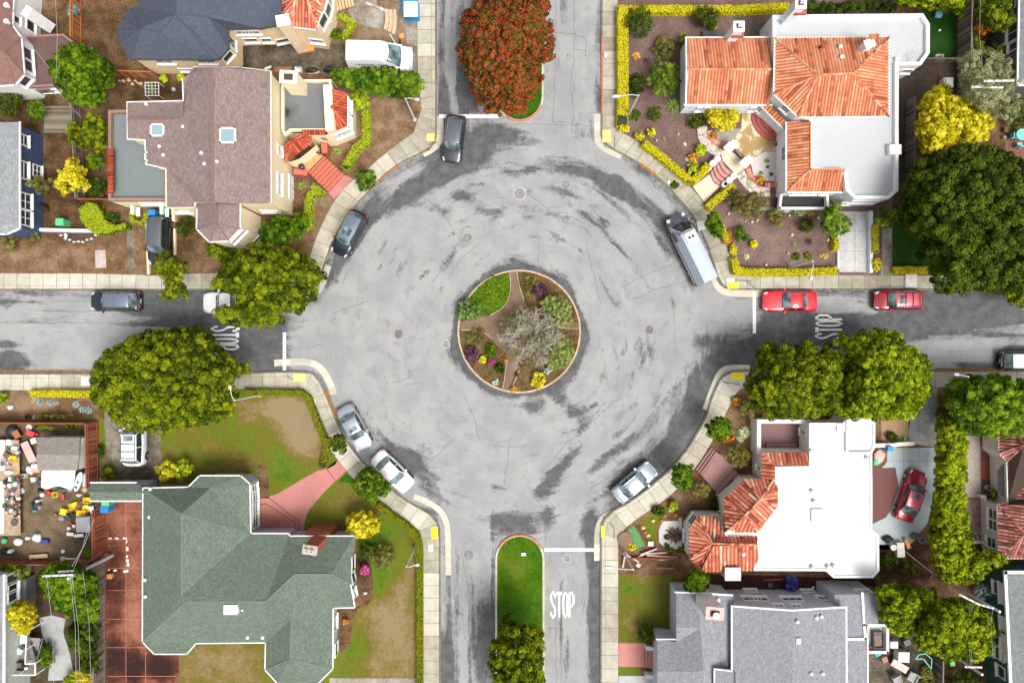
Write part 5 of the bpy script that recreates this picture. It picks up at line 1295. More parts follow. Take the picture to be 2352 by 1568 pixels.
mb = MB();c = W(1642,1410,7.5);mb.lathe((c.x,c.y,7.5),[(.2,0),(.2,.25),(.27,.27),(.27,.33)],14);mb.obj('chimney_pot',TRIM,ch)
for x,y,w_,hh,nx in ((1722,1375,1.3,.9,2),(1747,1376,1.3,.9,2),(1819,1376,1.9,.9,3),(1788,1392,.9,.6,2),(1830,1393,.9,.6,2),(1893,1374,1.3,.8,2),(1724,1357,1.2,.5,1),(1855,1358,1.2,.5,1),(1981,1358,1.2,.5,2)):window(h7,x,y,w_,hh,nx,1)
for x,y,z in ((1874,1417,5.3),(1885,1414,5.2),(1830,1426,5.7),(1888,1545,5.2),(1862,1545,5.4),(1649,1376,4.3)):vent(h7,x,y,z,.1,.25)
rbox(h7,'roof_vent_box',1832,1470,5.6,.4,.5,.15,GREYW)
# roof balcony with a hot tub
mb = MB();P = ccw([(p.x,p.y) for p in WL([(1995,1436),(2038,1436),(2038,1497),(1993,1497)],2.6)]);mb.prism(P,0,2.3);mb.obj('terrace',WARMW,h7)
edges_trim(h7,[(1995,1435,2.9),(2038,1435,2.9),(2038,1497,2.9),(1993,1497,2.9)],.22,.6,TRIM,name='terrace_rail')

# --- houses cut by the right edge
h8 = house('dark grey house with white bay windows under a pale grey roof, top right corner',2350,90)
V = [(2343,-150,3.6),(2336,196,3.6),(2500,196,3.6),(2500,-150,3.6),(2420,-150,4.8),(2420,110,4.8)]
roof(h8,V,[(0,1,5,4),(1,2,5),(2,3,4,5)],SH_PALE);wall(h8,[(2343,-150),(2337,195),(2500,195),(2500,-150)],3.5,DGREY,inset=.12);edges_trim(h8,[V[0],V[1],V[2]],.14,.14)
mb = MB();P = ccw([(p.x,p.y) for p in WL([(2345,30),(2333,42),(2330,92),(2338,116),(2350,116),(2350,30)],2.9)]);mb.prism(P,.6,2.9);o = mb.obj('bay',TRIM,h8);WALLS[h8.name].append((P,.6,2.9,o))
window(h8,2330,72,1.6,1.4,2,1);window(h8,2334,103,.8,1.2,1,1);window(h8,2337,40,.6,1.2,1,1);window(h8,2322,10,1.1,1.2,1,1)
h9 = house('cream house with dusty red barrel tiles and a turret, at the right edge',2340,1120)
V = [(2294,960,2.6),(2294,1040,2.6),(2311.5,1056.5,2.6),(2314,1156,2.6),(2290.4,1158.4,2.6),(2293,1281,2.6),(2500,1281,2.6),(2500,960,2.6),(2352,1020,4.0),(2400,1120,4.0),(2353,1225,3.9),(2420,1225,3.9),(2325,940,2.6),(2352,1158,3.7)]
tiles(h9,V,[(0,1,8),(1,2,8),(2,3,13,9,8),(3,4,13),(4,5,10,13),(5,6,11,10),(12,0,8),(7,12,8,9)],'tile_roof',.29,TILE_D,ridges=((8,0),(8,1),(8,2),(10,5),(10,4),(8,9)))
wall(h9,[(2294,960),(2294,1040),(2311.5,1056.5),(2314,1156),(2290.4,1158.4),(2293,1281),(2500,1281),(2500,960)],2.5,WARMW,inset=.12)
edges_trim(h9,[V[i] for i in (0,1,2,3,4,5,6)],.12,.14)
window(h9,2282,990,1.0,1.2,1,2);window(h9,2281,1180,1.0,1.2,1,2);window(h9,2281,1205,1.0,1.2,1,2);window(h9,2278,1245,1.0,1.2,1,2)
# awning over the round window
mb = MB();a,b_,c,d = W(2306,1062,2.0),W(2306,1142,2.0),W(2290,1128,1.6),W(2290,1080,1.6);mb.add([a,b_,c,d],[(0,1,2,3)]);mb.obj('awning',plain('grey_awning',(.18,.19,.2),.8),h9)
h10 = house('dark teal house with cream shutters and a slate grey roof, bottom right corner',2340,1450)
V = [(2310,1315,3.6),(2326,1640,3.6),(2500,1640,3.6),(2500,1315,3.6),(2400,1400,4.9),(2405,1640,4.9)]
roof(h10,V,[(0,1,5,4),(3,0,4),(2,3,4,5)],SH_PALE);wall(h10,[(2310,1315),(2326,1640),(2500,1640),(2500,1315)],3.5,TEAL,inset=.1);edges_trim(h10,[(2500,1314,3.6),(2309,1314,3.6),(2325,1640,3.6)],.3,.18)
SHUT = plain('cream_shutter',(.72,.70,.60),.7)
for x,y,w_,hh in ((2291,1350,1.2,1.0),(2308,1365,1.9,.9),(2311,1435,1.3,1.0),(2310,1480,1.8,1.0),(2296,1500,1.2,1.2),(2300,1542,1.1,1.0),(2316,1505,1.4,1.1)):window(h10,x,y,w_,hh,1,1,mat=SHUT,glass=SHUT if w_ > 1.25 else None)

# --- bottom left corner house with its deck and stairs
h11 = house('white-trimmed house with tall windows, cut by the lower left edge',5,1400)
wall(h11,[(-120,1320),(11,1322),(8,1640),(-120,1640)],3.4,plain('sage_siding',(.42,.46,.43),.8))
roof(h11,[(-120,1318,3.5),(6,1320,3.5),(4,1640,3.5),(-120,1640,3.5),(-60,1318,4.6),(-60,1640,4.6)],[(4,1,2,5),(0,4,5,3)],SH_GREY);edges_trim(h11,[(9,1320,3.5),(8,1640,3.5)],.16,.2)
wall(h11,[(8,1328),(60,1328),(60,1392),(8,1392)],1.4,plain('grey_lean_to',(.16,.16,.16),.8),cap=True,name='lean_to')
window(h11,28,1360,1.6,1.2,2,1);window(h11,18,1340,1.6,1.5,2,1)
th = thing('wooden_deck','raised grey timber deck with white rails and a dark stair, bottom left','deck',W(45,1500,0));DECK = plain('weathered_decking',(.20,.18,.165),.9,var=.3,scale=14)
mb = MB();P = WL([(8,1450),(61,1450),(81,1518),(81,1548),(8,1548)],1.6);mb.prism(ccw([(p.x,p.y) for p in P]),1.4,1.55);mb.obj('deck_floor',DECK,th)
mb = MB()
for a,b_ in (((61,1450),(58,1524)),((58,1524),(81,1522)),((81,1522),(81,1549)),((8,1549),(81,1549))):mb.bar(W(*a,2.3),W(*b_,2.3),.09,.07);mb.bar(W(*a,1.9),W(*b_,1.9),.04,.04)
for x,y in ((61,1450),(58,1524),(81,1522),(81,1549),(40,1549),(60,1490)):p = W(x,y,2.3);mb.bar((p.x,p.y,.1),(p.x,p.y,2.3),.09)
mb.obj('handrail',TRIM,th)
mb = MB()
for k in range(9):
    a,b_ = W(66+k*-0.5,1466+k*6.3,1.5-k*.15),W(92-k*.8,1472+k*6.3-4,1.5-k*.15);mb.bar(a,b_,.26,.05)
mb.bar(W(97,1470,2.0),W(83,1524,1.2),.05,.05);mb.obj('stair',plain('grey_stair',(.24,.23,.22),.8),th)

# ================================================================ yards, paths, drives (setting)
LAWNB = [(680,975,75,50,55,-.62),(590,945,60,30,0,-.2),(640,930,80,26,0,-.35),(700,1010,34,40,0,-.35),(580,990,70,60,0,.1),(640,1080,60,40,0,.25),(560,1060,60,26,0,-.12),(480,1060,60,60,0,-.1),(400,1020,60,60,0,-.02),
    (800,1150,60,30,-10,-.12),(870,1240,40,50,0,.3),(900,1300,40,40,0,.1),(940,1330,22,50,20,-.35),(900,1420,60,60,0,-.5),(905,1510,70,50,0,-.42),(830,1480,40,30,0,.3),(870,1330,30,40,0,.25),(800,1530,60,30,0,0),(510,1525,120,50,0,-.35),(640,900,200,12,0,.3),(724,980,14,70,20,.2)]
Z0,Z1,Z2,Z3 = .150,.156,.162,.168
sheet('garden_soil',NWi+[(-880,-880)],Z0,SOIL,[(150,590,160,34,0,.1),(860,280,70,70,0,.1),(740,490,50,70,0,.1),(350,200,90,40,0,-.25),(200,60,120,80,0,-.2),(330,30,60,60,0,-.05),(150,450,110,130,0,-.28),(870,270,60,60,0,.02),(100,580,120,30,0,.03),(260,590,50,30,0,-.08),(430,540,40,40,0,-.15),(640,440,100,200,0,-.08),(740,490,60,60,0,.02),(880,90,90,60,0,.1),(110,270,80,60,0,-.3),(900,60,100,60,0,.1)],.5)
sheet('lawn',SWi+[(-880,2400),(-880,896)][:1]+[(-880,2400)],Z0,LAWN,LAWNB,.5,.6)
sheet('garden_mulch',NEi+[(3200,-880)],Z0,MULCH,[(1500,150,60,50,0,-.1),(1520,190,60,40,0,-.25),(1720,550,100,60,0,.1),(1840,580,90,50,0,.05)],.5)
sheet('garden_soil',SEi+[(3200,2400)],Z0,SOIL,[(1490,1295,80,30,0,-.02),(1660,950,60,60,0,.02),(1640,1130,60,60,0,-.15),(2080,1300,80,50,0,-.3),(1990,1520,100,60,0,-.25)],.45)
# top left quarter
sheet('driveway',[(552,104),(798,100),(957,108),(957,166),(800,166),(553,160)],Z1,OLDC,[(640,110,120,10,0,-.2),(680,150,60,8,0,-.15),(940,135,30,40,0,.3),(560,130,20,30,0,-.25)],.27)
sheet('path',[(785,-60),(856,-60),(866,14),(888,26),(890,72),(846,62),(812,50),(800,28)],Z1,OLDC,[(860,50,40,16,20,.1),(800,10,14,30,0,-.2)],.62)
sheet('path',[(930,60),(957,62),(957,106),(935,100)],Z1,OLDC,[],.7);sheet('path',[(915,-40),(957,-40),(957,60),(925,60),(905,30)],Z1,OLDC,[(930,20,20,20,0,-.1)],.6)
sheet('driveway',[(341,478),(396,480),(400,560),(402,633),(336,633),(337,520)],Z1,REDC,[(345,500,16,40,0,-.15)],.42)
sheet('path',[(290,505),(306,505),(308,628),(296,628)],Z1,OLDC,[],.48)
sheet('concrete_slab',[(218,575),(242,574),(244,615),(219,616)],Z1,plain('pale_pink_slab',(.45,.38,.35),.9,var=.15))
sheet('driveway',[(754,442),(791,402),(811,410),(767,457)],Z1,PINK,[(790,420,14,10,0,-.2)],.8)
sheet('bed',[(138,532),(220,532),(222,545),(205,557),(160,557),(140,548)],Z1,MULCH,[],.2)
# bottom left quarter
sheet('driveway',[(233,897),(368,896),(369,1030),(372,1112),(246,1112),(240,980)],Z1,OLDC,[(300,1090,60,30,0,-.25),(335,1030,30,60,0,-.2),(255,960,16,60,0,.15),(270,1060,16,40,0,.1)],.42)
sheet('court',[(244,1112),(330,1112),(330,1480),(352,1500),(412,1500),(404,1700),(244,1700)],Z1,REDC,[(265,1190,16,30,0,.0),(262,1350,22,120,0,-.28),(265,1520,30,50,0,-.5),(310,1530,22,40,0,-.6),(370,1530,40,30,0,-.7),(300,1250,24,60,0,.05),(305,1400,22,60,0,.2),(310,1160,20,20,0,.1)],.5,.5)
JN = MB()
for a,b_ in (((246,1172),(328,1172)),((246,1238),(328,1238)),((246,1304),(328,1304)),((246,1355),(328,1355)),((246,1421),(328,1421)),((246,1486),(336,1486)),((246,1552),(404,1552)),((289,1112),(289,1600)),((334,1490),(334,1600))):
    JN.bar(W(*a,Z1+.003),W(*b_,Z1+.003),.05,.006)
JN.obj('joint',plain('court_joint',(.42,.16,.13),.9))['kind'] = 'structure'
pm = MB()
for x,y,w_,h_ in ((253,1236,7,4),(268,1236,8,4),(287,1236,9,5),(290,1243,4,7),(292,1260,5,9),(291,1277,5,6),(292,1287,7,7),(294,1296,6,7),(289,1311,11,6),(264,1309,7,4),(250,1308,5,3)):c = W(x,y,Z1);pm.box((c.x,c.y,Z1+.004),(w_/PM,h_/PM,.004),random.uniform(-.2,.2))
pm.obj('chalk_marks',WHITEP)['kind'] = 'structure'
sheet('yard',[(-300,962),(207,966),(222,975),(244,1112),(244,1290),(-300,1290)],Z1,YARD,[(110,1200,60,50,0,.05),(60,1000,80,30,0,-.2),(200,1230,30,40,0,-.15)],.45)
sheet('garden_soil',[(-300,897),(233,897),(240,962),(-300,962)],Z1,SOIL,[(150,950,100,8,0,-.35),(60,930,60,20,0,.15)],.55)
sheet('garden_soil',[(-300,1290),(244,1290),(244,1700),(-300,1700)],Z1,YARD,[(60,1400,60,40,0,-.1)],.18)
sheet('path',[(90,1418),(118,1412),(150,1420),(145,1450),(160,1500),(172,1560),(110,1562),(116,1500),(96,1455)],Z2,PALEC,[],.55)
sheet('path',[(774,1056),(795,1080),(784,1092),(770,1104),(742,1132),(720,1158),(705,1178),(699,1198),(697,1228),(590,1228),(592,1143),(612,1141),(640,1132),(690,1102),(730,1080),(746,1077)],Z1,PINK,[(640,1205,40,20,0,-.35),(600,1215,30,20,0,-.2),(685,1180,12,10,0,-.15)],.75)
sheet('path',[(756,1556),(964,1556),(964,1700),(756,1700)],Z1,OLDC,[],.7)
sheet('bed',[(592,1065),(610,1068),(617,1085),(618,1142),(590,1142)],Z1,SOIL,[],.42);sheet('bed',[(812,1260),(850,1280),(857,1330),(856,1375),(840,1392),(820,1397),(810,1430),(804,1480),(785,1500),(775,1480),(775,1395)],Z1,SOIL,[(830,1300,20,40,0,-.3)],.4)
sheet('bed',[(756,1065),(775,1056),(770,1066),(750,1077)],Z1,GRASS,[],.5);sheet('bed',[(777,1105),(794,1086),(812,1098),(816,1110),(800,1108),(778,1106)],Z1,GRASS,[],.4)
for pts in ([(592,1143),(618,1143),(667,1182),(687,1196),(687,1228)],[(592,1157),(612,1157),(640,1175),(678,1200),(678,1228)],[(748,1073),(770,1102)]):stripe('path_joint',pts,.06,Z1+.008,plain('dark_red_joint',(.14,.02,.02),.9),.5)
# top right quarter
sheet('garden_soil',[(2063,-880),(3200,-880),(3200,632),(2050,632),(2050,445),(2063,445)],Z1,SOIL,[(2090,250,40,150,0,-.2),(2280,100,80,120,0,-.15),(2300,260,60,60,0,.1)],.3)
sheet('turf',[(2116,24),(2196,26),(2194,142),(2116,142)],Z2,TURF,[],.5);sheet('lawn',[(2049,470),(2180,470),(2180,612),(2049,612)],Z2,TURF,[],.7)
PAV = ground_mat('brown_pavers',[(0,(.045,.03,.025)),(.5,(.14,.10,.075)),(1,(.24,.19,.15))],noises=((1.5,.3),(9,.5)))
sheet('yard',[(2066,150),(2116,142),(2196,142),(2196,230),(2110,260),(2100,440),(2066,440)],Z2,PAV,[],.35);sheet('yard',[(1684,36),(1770,34),(1770,86),(1722,88),(1684,80)],Z1,PAV,[],.6)
sheet('driveway',[(1925,486),(1998,486),(1998,625),(1927,625)],Z1,PALEC,[(1945,500,18,30,0,-.35),(1990,520,10,60,0,-.3),(1935,560,10,30,0,-.2)],.85)
for p in (([(1963,486),(1963,625)]),([(1926,530),(1998,530)]),([(1926,577),(1998,577)])):stripe('joint',p,.03,Z1+.006,DARKJ,.5)
sheet('path',[(2026,525),(2048,523),(2048,632),(2022,632)],Z2,OLDC,[(2040,570,10,20,0,-.2)],.68);sheet('bed',[(2019,535),(2026,525),(2024,610),(2016,600)],Z2,MULCH,[],.5)
sheet('patio',[(1704,256),(1812,254),(1812,348),(1754,347),(1722,368),(1703,364),(1680,329),(1702,296)],Z1,TAN,[(1770,320,20,14,0,-.2),(1715,340,40,20,40,-.05),(1735,290,10,30,-20,.15)],.5)
sheet('path',[(1654,346),(1672,343),(1703,364),(1722,392),(1700,412),(1688,400),(1660,370)],Z1,TAN,[],.7);sheet('path',[(1591,429),(1629,401),(1652,428),(1617,465)],Z1,TAN,[(1640,440,12,12,0,-.2)],.75)
sheet('bed',[(1722,368),(1754,349),(1795,348),(1795,418),(1752,416),(1730,402)],Z2,PEBB,[],.7);sheet('bed',[(1640,295),(1702,296),(1680,329),(1663,338),(1640,320)],Z1,PEBB,[],.2);sheet('bed',[(1700,475),(1860,475),(1860,492),(1700,480)],Z1,PEBB,[],.35)
sheet('patio',[(2308,322),(2420,322),(2420,400),(2350,400),(2308,350)],Z2,tinted('brick_patio',[(0,(.2,.08,.06)),(1,(.42,.2,.16))],.9,.4,9))
# bottom right quarter
sheet('lawn',[(1420,1320),(1552,1320),(1554,1475),(1420,1475)],Z1,LAWN,[(1440,1345,16,30,0,.3),(1450,1430,20,30,0,-.25),(1470,1330,30,10,0,-.25),(1530,1350,30,30,0,.05)],.48);sheet('path',[(1420,1476),(1480,1476),(1480,1531),(1420,1530)],Z1,PINK,[],.85)
sheet('lawn',[(1420,1531),(1470,1532),(1470,1550),(1420,1550)],Z1,LAWN,[],.62);sheet('path',[(1420,1551),(1512,1551),(1512,1700),(1420,1700)],Z1,PALEC,[],.8)
sheet('lawn',[(1466,1200),(1520,1160),(1545,1170),(1530,1185),(1508,1205),(1508,1250),(1490,1252),(1480,1225)],Z1,LAWN,[],.55);sheet('turf',[(1440,1217),(1456,1207),(1482,1252),(1452,1264),(1437,1250)],Z2,plain('bright_turf',(.10,.27,.085),.9,var=.2,scale=6))
sheet('bed',[(1513,1216),(1522,1196),(1566,1196),(1566,1262),(1526,1256),(1513,1244)],Z1,PEBB,[],.8)
sheet('alley',[(1632,1318),(2010,1328),(2010,1366),(1632,1366)],Z1,ground_mat('dark_red_alley',[(0,(.03,.012,.01)),(1,(.10,.04,.035))]),[],.5)
sheet('driveway',[(2084,892),(2152,890),(2150,1026),(2087,1018)],Z1,PALEC,[(2135,1000,22,30,0,-.4),(2130,950,18,30,0,-.2),(2140,900,20,20,0,-.3)],.62)
sheet('driveway',[(2037,1028),(2149,1028),(2149,1120),(2130,1200),(2095,1245),(2060,1262),(2018,1262),(2003,1220),(2003,1100),(2037,1060)],Z1,SEALED,[(2125,1055,12,30,0,-.6),(2130,1120,14,40,0,-.3)],.62)
sheet('patio',[(2004,1075),(2056,1073),(2064,1118),(2046,1170),(2034,1188),(2004,1202)],Z2,tinted('red_brick_paving',[(0,(.16,.07,.065)),(1,(.30,.13,.12))],.9,.3,5))
sheet('bed',[(2022,966),(2090,960),(2084,1018),(2025,1015)],Z1,ground_mat('tan_bark',[(0,(.2,.11,.06)),(.5,(.46,.29,.18)),(1,(.6,.42,.3))],noises=((5,.4),(20,.5))),[],.55)
for p in (([(2108,892),(2110,1100)]),([(2085,950),(2150,950)]),([(2037,1058),(2149,1058)]),([(2075,1028),(2075,1090)])):stripe('joint',p,.03,Z1+.006,DARKJ,.5)
DTILE = ground_mat('diamond_pavers',[(0,(.2,.16,.14)),(.5,(.46,.38,.33)),(1,(.62,.55,.48))],noises=((6,.5),(2,.3)))
sheet('path',[(2214,1000),(2250,1000),(2252,1140),(2216,1142)],Z1,DTILE,[],.55);sheet('patio',[(2216,1148),(2300,1148),(2300,1245),(2216,1245)],Z1,ground_mat('mixed_stone_paving',[(0,(.12,.05,.045)),(.5,(.3,.18,.16)),(1,(.55,.46,.42))],noises=((3,.7),(9,.4))),[],.5)
sheet('patio',[(2252,1056),(2292,1056),(2292,1098),(2252,1098)],Z1,plain('red_step_paint',(.30,.06,.045),.8))
sheet('yard',[(1988,1436),(2110,1436),(2110,1700),(1988,1700)],Z1,OLDC,[(2060,1470,30,40,0,-.25),(2080,1500,30,40,0,-.2),(2010,1530,30,30,0,.05)],.25)
sheet('yard',[(2110,1370),(2330,1370),(2330,1700),(2110,1700)],Z1,SOIL,[],.22)
sheet('bed',[(2016,1250),(2145,1250),(2145,1328),(2016,1328)],Z1,SOIL,[],.12)
sheet('bed',[(2215,1246),(2290,1246),(2290,1330),(2215,1330)],Z2,SOIL,[],.1)

# steps, walls and small built things of the gardens
STEPR = plain('red_steps',(.50,.14,.09),.8,var=.1);STEPM = plain('mauve_steps',(.30,.16,.15),.85,var=.1);STEPP = plain('pink_steps',(.50,.24,.21),.85,var=.12)
def stairs(label,p0,p1,p2,p3,n,ztop,mat,zb=.13,name='front_steps',nose=.05,arc=0):
    "p0-p1 lowest edge, p3-p2 highest edge (pixels)"
    th = thing(name,label,'steps',W(*p0,.13));L = resample([W(*p0,.2),W(*p3,ztop)],n+1);Q = resample([W(*p1,.2),W(*p2,ztop)],n+1)
    for i in range(n):
        z = zb+(ztop-zb)*(i+1)/n;mb = MB();k = 7
        f = [L[i].lerp(Q[i],j/k)+(L[i]-L[i+1])*arc*math.sin(math.pi*j/k) for j in range(k+1)];g = [L[i+1].lerp(Q[i+1],j/k)+(L[i]-L[i+1])*arc*math.sin(math.pi*j/k) for j in range(k,-1,-1)]
        mb.prism(ccw([(p.x,p.y) for p in f+g]),.1,z);mb.obj('step',mat,th)
        m2 = MB();m2.prism(ccw([(p.x,p.y) for p in f+[q+(q2-q)*.12 for q,q2 in zip(f[::-1],g)]]),z-.03,z+.004);m2.obj('nosing',plain('dark_nosing',tuple(c*.45 for c in (.50,.14,.09)),.9),th)
    return th
t = stairs('flight of seven red steps climbing from the sidewalk to the yellow house',(754,442),(791,402),(743,358),(707,395),7,1.25,STEPR)
mb = MB();P = ccw([(p.x,p.y) for p in WL([(713,346),(740,357),(743,360),(708,396),(693,385),(688,366)],1.3)]);mb.prism(P,.1,1.25);mb.obj('landing',plain('ochre_landing',(.50,.29,.13),.85,var=.15),t)
lowwall('low red brick planter wall right of the porch landing',[(744,328),(745,352)],.5,1.3,REDBRICK,cap=STEPR);lowwall('low red brick planter wall at the lower left of the porch landing',[(674,394),(706,397)],.45,1.3,REDBRICK,cap=STEPR)
t = stairs('four pink curved steps between white scrolled walls in the top right garden',(1631,398),(1656,428),(1688,398),(1655,362),4,.75,STEPP,arc=.8)
t = stairs('wide mauve steps rising from the sidewalk to the white-roofed house',(1597,1077),(1633,1027),(1648,1040),(1612,1092),3,.5,STEPM)
mb = MB();mb.prism(ccw([(p.x,p.y) for p in WL([(1611,1091),(1648,1040),(1660,1046),(1686,1078),(1643,1127),(1641,1126)],.5)]),.1,.5);mb.obj('landing',STEPM,t)
mb = MB();mb.prism(ccw([(p.x,p.y) for p in WL([(1643,1126),(1686,1078),(1694,1085),(1650,1134)],.65)]),.1,.65);mb.obj('landing',STEPM,t);mb = MB();mb.prism(ccw([(p.x,p.y) for p in WL([(1650,1134),(1694,1085),(1706,1100),(1668,1140)],.8)]),.1,.8);mb.obj('landing',STEPM,t)
rbox(t,'doormat',1681,1114,.8,.9,.75,.02,plain('door_mat',(.03,.03,.035),.95),48)
t = stairs('pink steps with white side walls at the lower right, by the lavender-grey house',(1480,1531),(1480,1476),(1516,1484),(1516,1538),5,.9,STEPP)
for y in (1481,1545):rbox(t,'side_wall',1498,y,.13,1.5,.32,.8,WHITES,-6 if y > 1500 else -8)
t = thing('round_steps','fan of red semicircular steps with a dark mat at the orange-roofed porch','steps',W(1776,275,.13));c = W(1781,268,.13)
for k,r_ in enumerate((2.25,1.9,1.55,1.2)):
    mb = MB();mb.lathe((c.x,c.y,.14),[(r_,0),(r_,.14*(k+1)),(r_-.1,.14*(k+1)+.004)],40);mb.obj('step',plain('brick_red_steps',(.36,.10,.075),.85,var=.12),t)
rbox(t,'doormat',1775,279,.72,1.0,.8,.03,plain('door_mat',(.03,.03,.035),.95),-35)
BRK = tinted('brick_soldier',[(0,(.35,.10,.06)),(.5,(.58,.20,.13)),(1,(.7,.36,.26))],.9,.15,4)
def brickarc(label,pts,w_=.4,h_=.5,name='brick_planter_edge'):
    th = thing(name,label,'planter wall',W(*pts[0],.13));P = WL(smoothline(pts,2),h_);n = int(length(P)/.24);P = resample(P,n+1);mb = MB()
    for a,b_ in zip(P[:-1],P[1:]):
        m_ = (a+b_)/2;d = b_-a;mb.box((m_.x,m_.y,(h_+.13)/2),(d.length*.9,w_,h_-.13),math.atan2(d.y,d.x),random.random())
    mb.obj('bricks',BRK,th)
brickarc('curved orange brick edging round the planter bed left of the tan patio',[(1626+3,300),(1632,318),(1644,328),(1658,333),(1672,331)]);brickarc('curved orange brick edging on the left of the white pebble garden',[(1717,381),(1719,396),(1728,410),(1741,419)])
brickarc('straight orange brick edging below the white pebble garden',[(1756,425),(1775,424),(1803,423)])
STONE = tinted('crazy_stone',[(0,(.30,.22,.17)),(.5,(.58,.50,.42)),(.8,(.66,.60,.54)),(1,(.55,.28,.18))],.9,.2,5)
def stoneband(label,pts,w_=.9,h_=.35,z=.13):
    th = thing('stone_wall',label,'stone wall',W(*pts[0],.13));P = WL(smoothline(pts,2),h_);L,Rr = ribbon(P,w_/2);b = MB();s = MB();n = int(length(P)/.3);C_ = resample(P,n+1)
    for i in range(len(L)-1):b.prism(ccw([L[i],L[i+1],Rr[i+1],Rr[i]]),z,h_-.03,bottom=False)
    for i in range(n):
        d = (C_[i+1]-C_[i]).normalized();nr = Vector((-d.y,d.x,0))
        for k in range(3):
            c = (C_[i]+C_[i+1])/2+nr*(k-1)*w_/3+Vector((random.uniform(-.04,.04),random.uniform(-.04,.04),0));m_ = 6;rr = w_/6.4*random.uniform(.8,1.1)
            s.prism(ccw([(c.x+rr*math.cos(2*math.pi*j/m_+i)*random.uniform(.8,1.2),c.y+rr*math.sin(2*math.pi*j/m_+i)*random.uniform(.8,1.2)) for j in range(m_)]),h_-.04,h_+random.uniform(0,.03),random.random(),False)
    b.obj('mortar',plain('pale_mortar',(.55,.50,.46),.9),th);s.obj('stones',STONE,th)
stoneband('crazy-paved stone wall curving round the planter left of the tan patio',[(1612,290),(1614,318),(1628,336),(1655,354)]);stoneband('crazy-paved stone wall curving below the white pebble garden',[(1700,398),(1716,420),(1736,440),(1768,440)])
for x,y,a,k in ((1674,340,45,'upper left'),(1710,375,45,'lower right')):
    th = thing('gate_pillar','white square-capped gate pillar at the '+k+' side of the small black gate','pillar',W(x,y,.13),'white gate pillars');rbox(th,'post',x,y,.13,.62,.62,1.2,WHITES,a);rbox(th,'cap',x,y,1.33,.78,.78,.14,WHITES,a)
th = thing('garden_gate','small black iron gate between the two white pillars of the tan patio','gate',W(1692,358,.13));a,b_ = W(1684,349,.3),W(1703,367,.3)
for i in range(9):p = a.lerp(b_,i/8);mb = MB() if i == 0 else mb;mb.bar(p,p+Vector((0,0,.9)),.03)
mb.obj('bars',BLACKT,th);m2 = MB();m2.bar(a,b_,.05);m2.bar(a+Vector((0,0,.9)),b_+Vector((0,0,.9)),.05);m2.obj('gate_frame',BLACKT,th)
for x,y,k in ((1638,374,'upper left'),(1676,413,'lower right')):
    th = thing('stair_wall','white scroll-ended cheek wall at the '+k+' of the pink curved steps','wall',W(x,y,.13),'white stair cheek walls');c = W(x,y,.9);mb = MB()
    for k2 in range(3):
        q = c+Vector((math.cos(R(45)),math.sin(R(45)),0))*(k2-1)*.5;mb.lathe((q.x,q.y,.13),[(.30,0),(.30,.5+.15*k2),(.2,.58+.15*k2)],14)
    mb.box((c.x,c.y,.42),(1.25,.3,.58),R(45));mb.obj('wall',WHITES,th)
lowwall('white side wall right of the pale driveway, top right garden',[(2001,484),(2001,626)],.28,.6,WHITES);lowwall('thin white kerb left of the pale driveway, top right garden',[(1925,540),(1925,616)],.14,.4,WHITES)
lowwall('long pale wall below the navy blue house',[(80,527),(160,529),(235,530)],.3,.7,plain('pale_wall_cap',(.62,.60,.62),.8));
lowwall('cream kerb wall left of the red tile driveway',[(336,498),(338,560),(340,630)],.2,.4,CREAM);lowwall('upper cream kerb wall right of the red tile driveway',[(396,480),(398,508)],.25,.6,CREAM);lowwall('lower cream kerb wall right of the red tile driveway',[(400,525),(401,585)],.18,.4,CREAM)
for x,y,k in ((318,487,'left'),(384,488,'right')):th = thing('garage_post','white post at the '+k+' of the blue and green bins','post',W(x,y,.13),'white garage posts');rbox(th,'post',x,y,.13,.26,.75,1.1,TRIM);rbox(th,'cap',x,y,1.24,.3,.8,.06,TRIM)
lowwall('pale garden wall below the courtyard at the sealed driveway',[(2010,1023),(2055,1022),(2063,1020),(2100,1018)],.35,.9,WARMW)
lowwall('low white wall round the dark planting, right of the tall hedge strip',[(2252,1140),(2262,1140),(2266,1166),(2296,1168)],.25,.7,WARMW);lowwall('white stepped wall above the dark lawn at the right',[(2232,1252),(2238,1245),(2290,1245)],.2,.8,WARMW)
th = thing('wooden_deck','weathered plank deck behind the far left tree','deck',W(142,275,.13));P = WL([(100,245),(180,243),(182,270),(150,305),(102,306)],.4)
mb = MB();c = W(140,275,.3)
for k in range(14):y = 246+k*4.4;x1 = 181 if y < 272 else 181-(y-272)*.9;mb.bar(W(101,y,.36),W(x1,y,.36),.16,.05,random.random())
mb.obj('planks',tinted('deck_planks',[(0,(.10,.085,.06)),(1,(.26,.23,.17))],.9,.2,6),th)
m2 = MB();[m2.bar(W(x,246,.25),W(x,304,.25),.12,.18) for x in (106,140,165)];m2.obj('joists',BARK,th)
